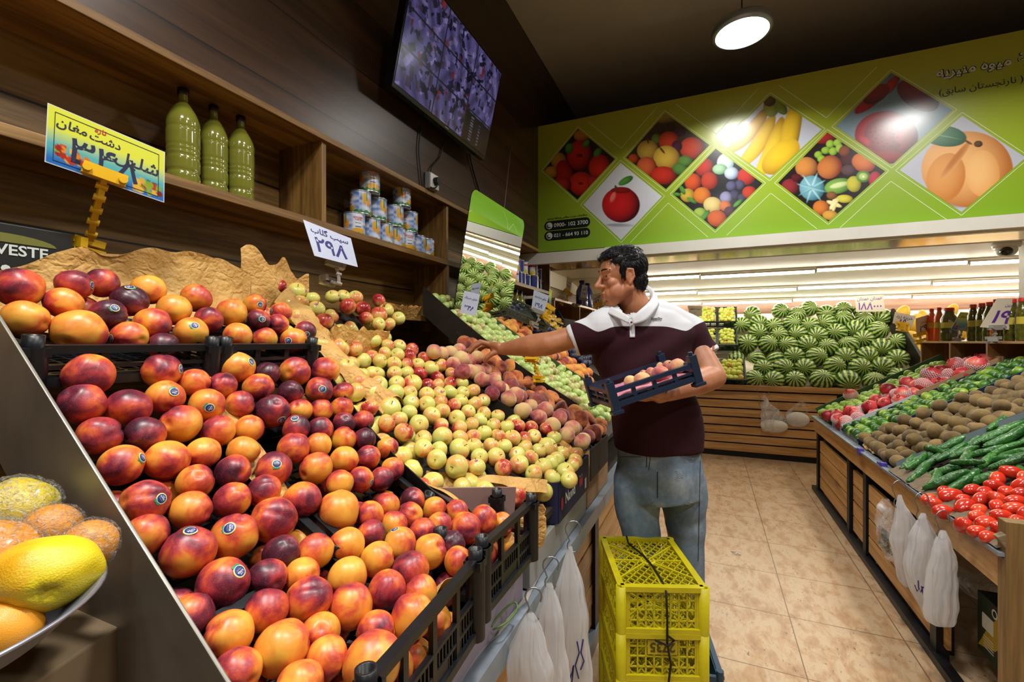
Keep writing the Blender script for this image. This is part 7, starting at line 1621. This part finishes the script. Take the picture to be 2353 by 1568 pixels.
# tray arm
elL = PM(1638, 866, 1.86); wrL = PM(1535, 905, 1.70)
sk.cap(shL, elL, .048, .052); sk.cap(elL, elL+(wrL-elL)*.35, .052, .050); sk.cap(elL+(wrL-elL)*.35, wrL, .050, .030)
sk.cap(wrL, PM(1515, 911, 1.68), .028, .027)
kn = [(1494, 909, 1.645), (1495, 911, 1.67), (1497, 913, 1.695), (1501, 914, 1.72)]
for k in kn: sk.cap(PM(1518, 910, 1.68), PM(*k), .022, .0145)
for k, ln4 in zip(kn, (46, 52, 48, 38)):
    a = PM(*k); b1 = PM(k[0]-ln4*.45, k[1]+4, k[2]-.005); b2 = PM(k[0]-ln4*.78, k[1]+3, k[2]-.008); b3 = PM(k[0]-ln4, k[1]-2, k[2]-.01); handpart([a, b1, b2, b3], fr8)
handpart([PM(1520, 904, 1.655), PM(1506, 897, 1.63), PM(1494, 893, 1.615), PM(1483, 891, 1.61)], (.016, .0125, .0115, .0095))
# legs under the jeans
hpR, hpL = PM(1466, 1120, 1.92), PM(1560, 1120, 1.96); knR, knL = PM(1474, 1290, 1.90), PM(1578, 1290, 1.95)
anR, anL = PM(1478, 1490, 1.93), PM(1592, 1480, 1.98)
anR.z = anL.z = .09
for a, k, n_2 in ((hpR, knR, anR), (hpL, knL, anL)): sk.cap(PM(1512, 1080, 1.93), a, .1, .085); sk.cap(a, k, .085, .058); sk.cap(k, n_2, .056, .036)
body = fuse(sk, 'body', m_skin, .0030, 6, man, .5)
# --- eyes, brows, mouth
m_eye = plain('eye', '#1a100b', .15, coat=1); m_hair = plain('black hair', '#0b0b10', .45, spec=.4); m_brow = plain('brow', '#120d0b', .7); m_lip = plain('lips', '#8a4a40', .45)
eb = MB()
for s in (-1, 1): eb.ell(hp(.0705, s*.0325, .009), (.0098*hs, .0085*hs, .0062*hs), 0, 14, 10, HR)
eb.build('eyes', m_eye, man)
eb = MB()
for s in (-1, 1):
    for i in range(26):
        t = i/25; p = hp(.0895-.022*t**1.5, s*(.012+.036*t), .033+.004*math.sin(t*PI)); eb.bar(p, p+HR @ Vector((-.001, s*.006, .003-.006*t))*hs, .003, .005)
eb.build('eyebrows', m_brow, man)
lb_ = MB(); lb_.ell(hp(.0905, 0, -.0565), (.0052*hs, .017*hs, .0036*hs), 0, 14, 8, HR); lb_.ell(hp(.0885, 0, -.0668), (.0056*hs, .016*hs, .0042*hs), 0, 14, 8, HR); lb_.build('lips', m_lip, man)
# --- hair
hb = MB()
def ha(c, r): hb.ell(hp(*c), Vector(r)*hs, 0, 24, 16, HR)
ha((-.034, 0, .044), (.092, .0795, .079)); ha((.018, 0, .088), (.060, .060, .030)); ha((.05, .0, .085), (.032, .048, .018)); ha((-.066, 0, -.01), (.056, .066, .062)); ha((-.02, 0, .102), (.078, .058, .024))
for s in (-1, 1): hb.cap(hp(.012, s*.066, .05), hp(.012, s*.0655, .0), .014*hs, .007*hs); hb.cap(hp(.025, s*.06, .07), hp(.04, s*.053, .062), .02*hs, .012*hs)
for i in range(0):
    u_ = Vector((rnd.gauss(0, 1), rnd.gauss(0, 1), rnd.gauss(.5, 1))).normalized()
    if u_.z < -.35 or (u_.x > .3 and u_.z < .45): continue
    p = Vector((-.03, 0, .05))+Vector((u_.x*.096, u_.y*.081, u_.z*.086)); 
    dr = Vector((.6, rnd.gauss(0, .5), -.1))-u_*u_.dot(Vector((.6, 0, -.1))); dr = (dr+Vector((rnd.gauss(0, .3), rnd.gauss(0, .3), rnd.gauss(0, .2)))).normalized()
    if u_.x < -.2: dr = Vector((-.1, rnd.gauss(0, .2), -1)).normalized()
    q = p+dr*.022+u_*.003; r2 = p+dr*.036-u_*.001
    hb.tube([hp(*(p-u_*.004)), hp(*q), hp(*r2)], [.0042, .0034, .0008], 5)
hair = fuse(hb, 'hair', m_hair, .0035, 4, man, .5)
bvh = BVHTree.FromPolygons([v.co.copy() for v in hair.data.vertices], [tuple(p.vertices) for p in hair.data.polygons]); hb = MB()
HI = HR.inverted()
for i in range(2600):
    u_ = Vector((rnd.gauss(0, 1), rnd.gauss(0, 1), rnd.gauss(.4, 1))).normalized()
    o_ = hp(-.03, 0, .045); w_ = (HR @ u_).normalized(); h = bvh.ray_cast(o_+w_*.3, -w_)
    if h[0] is None: continue
    p, nr = h[0], h[1]; fl_ = HR @ Vector((.75, .35*math.sin(u_.y*5)+rnd.gauss(0, .35), .0)) if u_.z > .15 and u_.x > -.45 else HR @ Vector((-.25, rnd.gauss(0, .15), -1))
    dr = fl_-nr*fl_.dot(nr)
    if dr.length < .05: continue
    dr.normalize(); ln5 = rnd.uniform(.016, .032); lift = rnd.uniform(.001, .0055)
    hb.tube([p-nr*.001, p+dr*ln5*.5+nr*lift, p+dr*ln5+nr*lift*.4], [.0013, .0011, .0003], 4, cap=False)
hb.build('hair_strands', m_hair, hair)
# --- shirt
secs = [(1032,1411,1616),(1000,1408,1615),(960,1402,1611),(920,1394,1602),(880,1380,1594),(840,1366,1592),(800,1356,1598),(770,1352,1602),(745,1366,1596),(722,1396,1560),(704,1420,1508),(694,1432,1494)]
dep = [.142,.146,.148,.148,.146,.142,.138,.130,.112,.095,.08,.07]
sb_ = MB(); n = 40
def shirt_ring(i, grow=0):
    y, xl, xr = secs[i]; d = 1.935 if i < 8 else 1.93; c = PM((xl+xr)/2, y, d); hw = (xr-xl)/2*d/FPX*.965+grow; dd = dep[i]+grow
    tw = .10; ex = (RT+FW*tw).normalized(); ey = UP.cross(ex)
    return [c+ex*(hw*abs(math.cos(a))**.88*(1 if math.cos(a) > 0 else -1))+ey*(dd*abs(math.sin(a))**.88*(1 if math.sin(a) > 0 else -1)) for a in [2*PI*k/n for k in range(n)]]
rg_ = [shirt_ring(i) for i in range(len(secs))]
vs = [p for r_ in rg_ for p in r_]; fs = [(i*n+j, i*n+(j+1) % n, (i+1)*n+(j+1) % n, (i+1)*n+j) for i in range(len(secs)-1) for j in range(n)]+[tuple(reversed(range(n))), tuple(range((len(secs)-1)*n, len(secs)*n))]
sb_.add(vs, fs, 0, True)
cuffR, cuffL = PM(1312, 786, 1.905), PM(1621, 822, 1.93)
sb_.cap(PM(1385, 762, 1.885), cuffR, .083, .066, flat=True, n=28); sb_.ell(PM(1385, 758, 1.885), .086); sb_.cap(PM(1440, 728, 1.91), PM(1382, 752, 1.88), .075, .072)
sb_.cap(PM(1577, 765, 1.965), cuffL, .086, .070, flat=True, n=28); sb_.ell(PM(1577, 764, 1.965), .083); sb_.cap(PM(1500, 728, 1.93), PM(1577, 758, 1.96), .075, .074)
def cloth(o, fn):
    me = o.data; co = vert_np(me); nr = np.empty(len(me.vertices)*3, np.float32); me.vertices.foreach_get('normal', nr); nr = nr.reshape(-1, 3)
    k = np.array([fn(Vector(c)) for c in co])[:, None]; me.vertices.foreach_set('co', (co+nr*k).ravel().astype(np.float32)); me.update(); return co
m_shirt, nt, b = newmat('polo shirt'); a_ = N(nt, 'ShaderNodeAttribute', attribute_name='yoke'); g1 = N(nt, 'ShaderNodeMath', operation='GREATER_THAN'); g1.inputs[1].default_value = 0; L(nt, a_, 'Fac', g1, 0)
mx = N(nt, 'ShaderNodeMix', data_type='RGBA'); mx.inputs[6].default_value = hexc('#2a0713'); mx.inputs[7].default_value = hexc('#c3c5ca'); L(nt, g1, 0, mx, 0); L(nt, mx, 2, b, 'Base Color'); b.inputs['Roughness'].default_value = .85; b.inputs['Specular IOR Level'].default_value = .25
tc = N(nt, 'ShaderNodeTexCoord'); n2 = N(nt, 'ShaderNodeTexNoise', i_Scale=500.0); L(nt, tc, 'Object', n2, 'Vector'); bp2 = N(nt, 'ShaderNodeBump', i_Strength=.15, i_Distance=.002); L(nt, n2, 'Fac', bp2, 'Height'); L(nt, bp2, 'Normal', b, 'Normal')
shirt = fuse(sb_, 'polo_shirt', m_shirt, .0062, 8, man, .5)
ctrC = PM(1480, 800, 1.93)
def foldS(p):
    q = p-ctrC; s_ = q.dot(RT); z = q.z
    f = .010*noise.noise(Vector((s_*5-z*4, z*6+s_*5, q.dot(FW)*4)))+.0055*math.sin((s_*.75-z*1.0)*34+2*noise.noise(q*5))*max(0, min(1, (.28-abs(z+.06))*5))
    return f
co = cloth(shirt, foldS)
co = vert_np(shirt.data); zl = PM(1480, 752, 1.93).z; arL = (PM(1557, 757, 1.93)-mo*0).dot(RT); arR = PM(1364, 762, 1.9).dot(RT)
s_ = co @ np.array(RT); zb_ = zl-.018*np.exp(-((s_-arL)/.055)**2)-.022*np.exp(-((s_-arR)/.045)**2)+np.where(s_ < arR, (arR-s_)*.25, 0)+np.where(s_ > arL, (s_-arL)*.22, 0)
yk = (co[:, 2]-zb_)
for cf, st_, rr0 in ((cuffR, PM(1385, 762, 1.885), .068), (cuffL, PM(1577, 765, 1.965), .074)):
    ax = (cf-st_).normalized(); t = (co-np.array(cf)) @ np.array(ax); rad = np.linalg.norm(co-np.array(cf)-t[:, None]*np.array(ax), axis=1)
    cm = t+.020; yk = np.where((t > -.09) & (rad < .1), np.maximum(yk, np.where(rad < .098, cm, yk)), yk)
at = shirt.data.attributes.new('yoke', 'FLOAT', 'POINT'); at.data.foreach_set('value', yk.astype(np.float32))
m_wsh = plain('white knit', '#c3c5ca', .8, bump=.15, bscale=300)
# neck opening, then a collar of two folded leaves round it
Pa, Pb, Pc = PM(1451, 738, 1.78), PM(1492, 670, 1.99), PM(1406, 706, 1.88); pn = (Pb-Pa).cross(Pc-Pa).normalized(); pn = pn if pn.z > 0 else -pn
bm = bmesh.new(); bm.from_mesh(shirt.data); ax_ = PM(1455, 705, 1.90)
dead = [v for v in bm.verts if (v.co-Pa).dot(pn) > 0 and Vector((v.co.x-ax_.x, v.co.y-ax_.y)).length < .088]; bmesh.ops.delete(bm, geom=dead, context='VERTS'); bm.to_mesh(shirt.data); bm.free()
inn = [(1451,733,1.795),(1468,718,1.80),(1484,704,1.83),(1494,690,1.90),(1490,670,1.965),(1470,664,1.99),(1436,686,1.98),(1412,700,1.92),(1410,710,1.86),(1430,721,1.81),(1448,733,1.795)]
mid = [(1452,731,1.79),(1472,713,1.795),(1490,697,1.825),(1501,681,1.90),(1496,663,1.975),(1472,656,2.0),(1432,680,1.99),(1406,694,1.93),(1403,704,1.86),(1425,716,1.80),(1447,731,1.79)]
outp = [(1455,746,1.785),(1484,737,1.785),(1506,712,1.82),(1514,694,1.90),(1503,674,1.99),(1474,668,2.02),(1428,692,2.0),(1392,702,1.93),(1391,716,1.855),(1416,730,1.795),(1444,744,1.785)]
def crv(lst, u):
    n_ = len(lst)-1; f = min(u*n_, n_-1e-6); i = int(f); f -= i; g_ = lambda k: PM(*lst[max(0, min(n_, k))]); a, b_, c, d = g_(i-1), g_(i), g_(i+1), g_(i+2)
    return .5*((2*b_)+(c-a)*f+(2*a-5*b_+4*c-d)*f*f+(3*b_-a-3*c+d)*f**3)
def cpt(u, v): return crv(inn, u)*(1-2*v)+crv(mid, u)*2*v if v < .5 else crv(mid, u)*(2-2*v)+crv(outp, u)*(2*v-1)
cb_ = MB().grid(cpt, 50, 8); col_ = cb_.build('collar', m_wsh, shirt); so = col_.modifiers.new('t', 'SOLIDIFY'); so.thickness = .003
# placket, button, small chest lettering laid on the cloth
dgp = bpy.context.evaluated_depsgraph_get(); bvs = BVHTree.FromPolygons([v.co.copy() for v in shirt.data.vertices], [tuple(p.vertices) for p in shirt.data.polygons])
def onshirt(px, py, off=.002):
    r_ = ray(px, py).normalized(); h = bvs.ray_cast(EYE-mo, r_); return (h[0]-r_*off) if h[0] is not None else PM(px, py, 1.8)
g = MB().grid(lambda u, v: onshirt(1447+12*u, 742+34*v, .0025), 4, 12); pk = g.build('placket', m_wsh, shirt); so = pk.modifiers.new('t', 'SOLIDIFY'); so.thickness = .002
c = onshirt(1451, 741, .005); MB().cyl(c, c+(EYE-mo-c).normalized()*.002, .0045, 12).build('button', plain('shirt button', '#6a3a40', .4), shirt)
v_, f_ = text_mesh('SuperDry', w=26, bold=.05, shear=.25); lm = MB(); lm.add([onshirt(1509+x*1.0, 733-y*1.2, .007) for x, y, _ in v_], f_, 0)
g = MB(); lm.build('lettering', plain('shirt emblem', '#2a0713', .6), shirt)
g = MB().grid(lambda u, v: onshirt(1637+5*u, 795+10*v, .002), 2, 3); g.build('sleeve_tag', plain('sleeve tag', '#b0522a', .6), shirt)
# --- jeans
jb = MB()
jsec = [(1016,1420,1606),(1050,1415,1613),(1085,1413,1616),(1115,1413,1616),(1140,1413,1617)]
jr = []
for y, xl, xr in jsec:
    c = PM((xl+xr)/2, y, 1.935); hw = (xr-xl)/2*1.935/FPX*.98; ex = (RT+FW*.1).normalized(); ey = UP.cross(ex); jr.append([c+ex*hw*math.cos(2*PI*k/n)+ey*.138*math.sin(2*PI*k/n) for k in range(n)])
jb.add([p for r_ in jr for p in r_], [(i*n+j, (i+1)*n+j, (i+1)*n+(j+1) % n, i*n+(j+1) % n) for i in range(len(jr)-1) for j in range(n)]+[tuple(range(n)), tuple(reversed(range((len(jr)-1)*n, len(jr)*n)))], 0, True)
def leg(pts, rs): 
    for (a, b_), (r1, r2) in zip(zip(pts, pts[1:]), zip(rs, rs[1:])): jb.cap(a, b_, r1, r2, n=24)
leg([PM(1461, 1110, 1.92), PM(1466, 1180, 1.91), PM(1476, 1250, 1.90), PM(1482, 1400, 1.92), PM(1484, 1500, 1.95)], (.094, .086, .074, .068, .066))
leg([PM(1569, 1110, 1.95), PM(1573, 1180, 1.95), PM(1578, 1250, 1.95), PM(1586, 1350, 1.97), PM(1592, 1480, 2.0)], (.098, .088, .072, .062, .062))
m_jean, nt, b = newmat('faded denim'); tc = N(nt, 'ShaderNodeTexCoord'); n_ = N(nt, 'ShaderNodeTexNoise', i_Scale=7.0, i_Detail=6.0, i_Roughness=.7); L(nt, tc, 'Object', n_, 'Vector')
r_ = ramp(nt, [(.3, hexc('#47586a')), (.52, hexc('#6b7f92')), (.72, hexc('#98a6b0'))]); L(nt, n_, 'Fac', r_, 'Fac'); L(nt, r_, 'Color', b, 'Base Color'); b.inputs['Roughness'].default_value = .85
n2 = N(nt, 'ShaderNodeTexNoise', i_Scale=350.0); L(nt, tc, 'Object', n2, 'Vector'); bp2 = N(nt, 'ShaderNodeBump', i_Strength=.25, i_Distance=.002); L(nt, n2, 'Fac', bp2, 'Height'); L(nt, bp2, 'Normal', b, 'Normal')
jeans = fuse(jb, 'jeans', m_jean, .0068, 7, man, .5)
cloth(jeans, lambda p: .008*noise.noise(Vector((p.dot(RT)*7, p.dot(FW)*7, p.z*3.5)))+.003*math.sin(p.z*55+6*noise.noise(p*4))*max(0, math.sin(min(PI, max(0, (p.z-.45)*5)))))
bvj = BVHTree.FromPolygons([v.co.copy() for v in jeans.data.vertices], [tuple(p.vertices) for p in jeans.data.polygons])
def onj(px, py, off=.001):
    r_ = ray(px, py).normalized(); h = bvj.ray_cast(EYE-mo, r_); return (h[0]-r_*off) if h[0] is not None else PM(px, py, 1.8)
m_seam = plain('denim seam', '#2c3a46', .85); m_worn = plain('worn denim threads', '#a3adb3', .9)
sm = MB(); sm.tube([onj(1486, y) for y in range(1038, 1078, 4)], .0016, 5).tube([onj(1496-(.35*(y-1040))*.35, y) for y in range(1040, 1085, 5)], .0012, 5).tube([onj(1511+.0*(y), y) for y in range(1085, 1146, 6)], .0018, 5).tube([onj(1420+x, 1050+.012*x) for x in range(0, 60, 6)], .0012, 5)
sm.tube([onj(1609-.02*(y-1060), y) for y in range(1060, 1300, 10)], .0018, 5); sm.build('seams', m_seam, jeans)
wn = MB()
for cx_, cy_ in ((1560, 1092), (1582, 1160), (1591, 1052)):
    for i in range(26):
        x, y = cx_+rnd.gauss(0, 5), cy_+rnd.gauss(0, 5); wn.tube([onj(x, y, .0015), onj(x+rnd.uniform(2, 6), y+rnd.uniform(-2, 2), .0015)], .0006, 4)
wn.build('worn_patches', m_worn, jeans)
m_shoe = plain('dark shoe', '#15130f', .45)
for a, nm in ((anR, 'shoe'), (anL, 'shoe')):
    fwd = (-RT*.75-FW*.65).normalized(); b_ = Vector((a.x, a.y, 0)); s2 = MB(); s2.cap(b_+UP*.05-fwd*.04, b_+fwd*.15+UP*.035, .048, .034); s2.cap(b_+UP*.05-fwd*.02, b_+UP*.09, .046, .046); s2.bar(b_-fwd*.08+UP*.012, b_+fwd*.18+UP*.012, .085, .024)
    fuse(s2, nm, m_shoe, .006, 4, man)

# ------------------------------------------------------------------ tray in his left arm
A_, B_ = P(1415, 938, 1.50), P(1603, 874, 1.55); Cb = P(1387, 912, 1.72)
xa = (B_-A_).normalized(); ya = (Cb-A_); ya = (ya-xa*ya.dot(xa)); wy = ya.length; ya.normalize(); za = xa.cross(ya)
TM = frame(A_, xa, ya, za); Lx = (B_-A_).length; m_bcr = plain('blue black crate plastic', '#16263c', .35, coat=.2)
tr = crate('fruit_tray', 'small dark blue plastic tray of peaches held in the left arm of the man', TM, Lx, wy, .055, m_bcr, None, False, .011, peg=False, cat='tray')
for x, y in ((0, 0), (Lx, 0), (0, wy), (Lx, wy)):
    MB().box((x-.014, y-.012, -.012), (x+.014, y+.012, .088)).cyl((x, y, .088), (x, y, .1), .008, 10).box((x-.02, y-.016, -.02), (x+.02, y+.016, -.008)).build('corner_leg', m_bcr, tr, bevel=.002)
tag(MB().grid(lambda u, v: TM @ Vector((.01+(Lx-.02)*u, .01+(wy-.02)*v, .022+.014*noise.noise(Vector((u*5, v*4, 2)))+.012*(1-u))), 24, 12).build('foam_sheet', plain('pink foam sheet', '#c2788a', .7)), 'crumpled pink foam sheet lining the blue tray', 'sheet')
for i, (x, y, w, h, dp, tn, nm) in enumerate(((655,580,240,190,0.0,-.45,'greenish-yellow peach at the low end of the tray'),(850,560,320,240,-.02,.12,'large pink peach nearest the low end of the tray'),(1155,440,310,220,-.02,.25,'dark pink peach in the middle of the tray'),(1440,310,280,230,-.02,.15,'large pink peach against the raised end of the tray'),(1000,420,200,160,.06,-.05,'yellow-pink peach behind the middle of the tray'),(1300,300,200,150,.06,-.1,'yellow peach behind the raised end of the tray'),(1160,310,150,120,.1,.1,'half hidden peach at the back of the tray'),(870,440,150,110,.08,-.1,'half hidden yellow peach at the back left of the tray'))):
    px, py = 1360+x*.136, 800+y*.136; f = (px-1415)/190; d = 1.60+.05*f+dp*1.2
    c = P(px, py, d); D = w*.136*d/FPX*.97
    o = place('peach', c, D, None, tn); o['label'] = nm; o['group'] = 'peaches in the blue tray'
# the peach in his hand
o = place('peach', P(1096, 821, 2.07), .064, None, -.3); o['label'] = 'pale peach with a pink blush held in the fingers of the man'
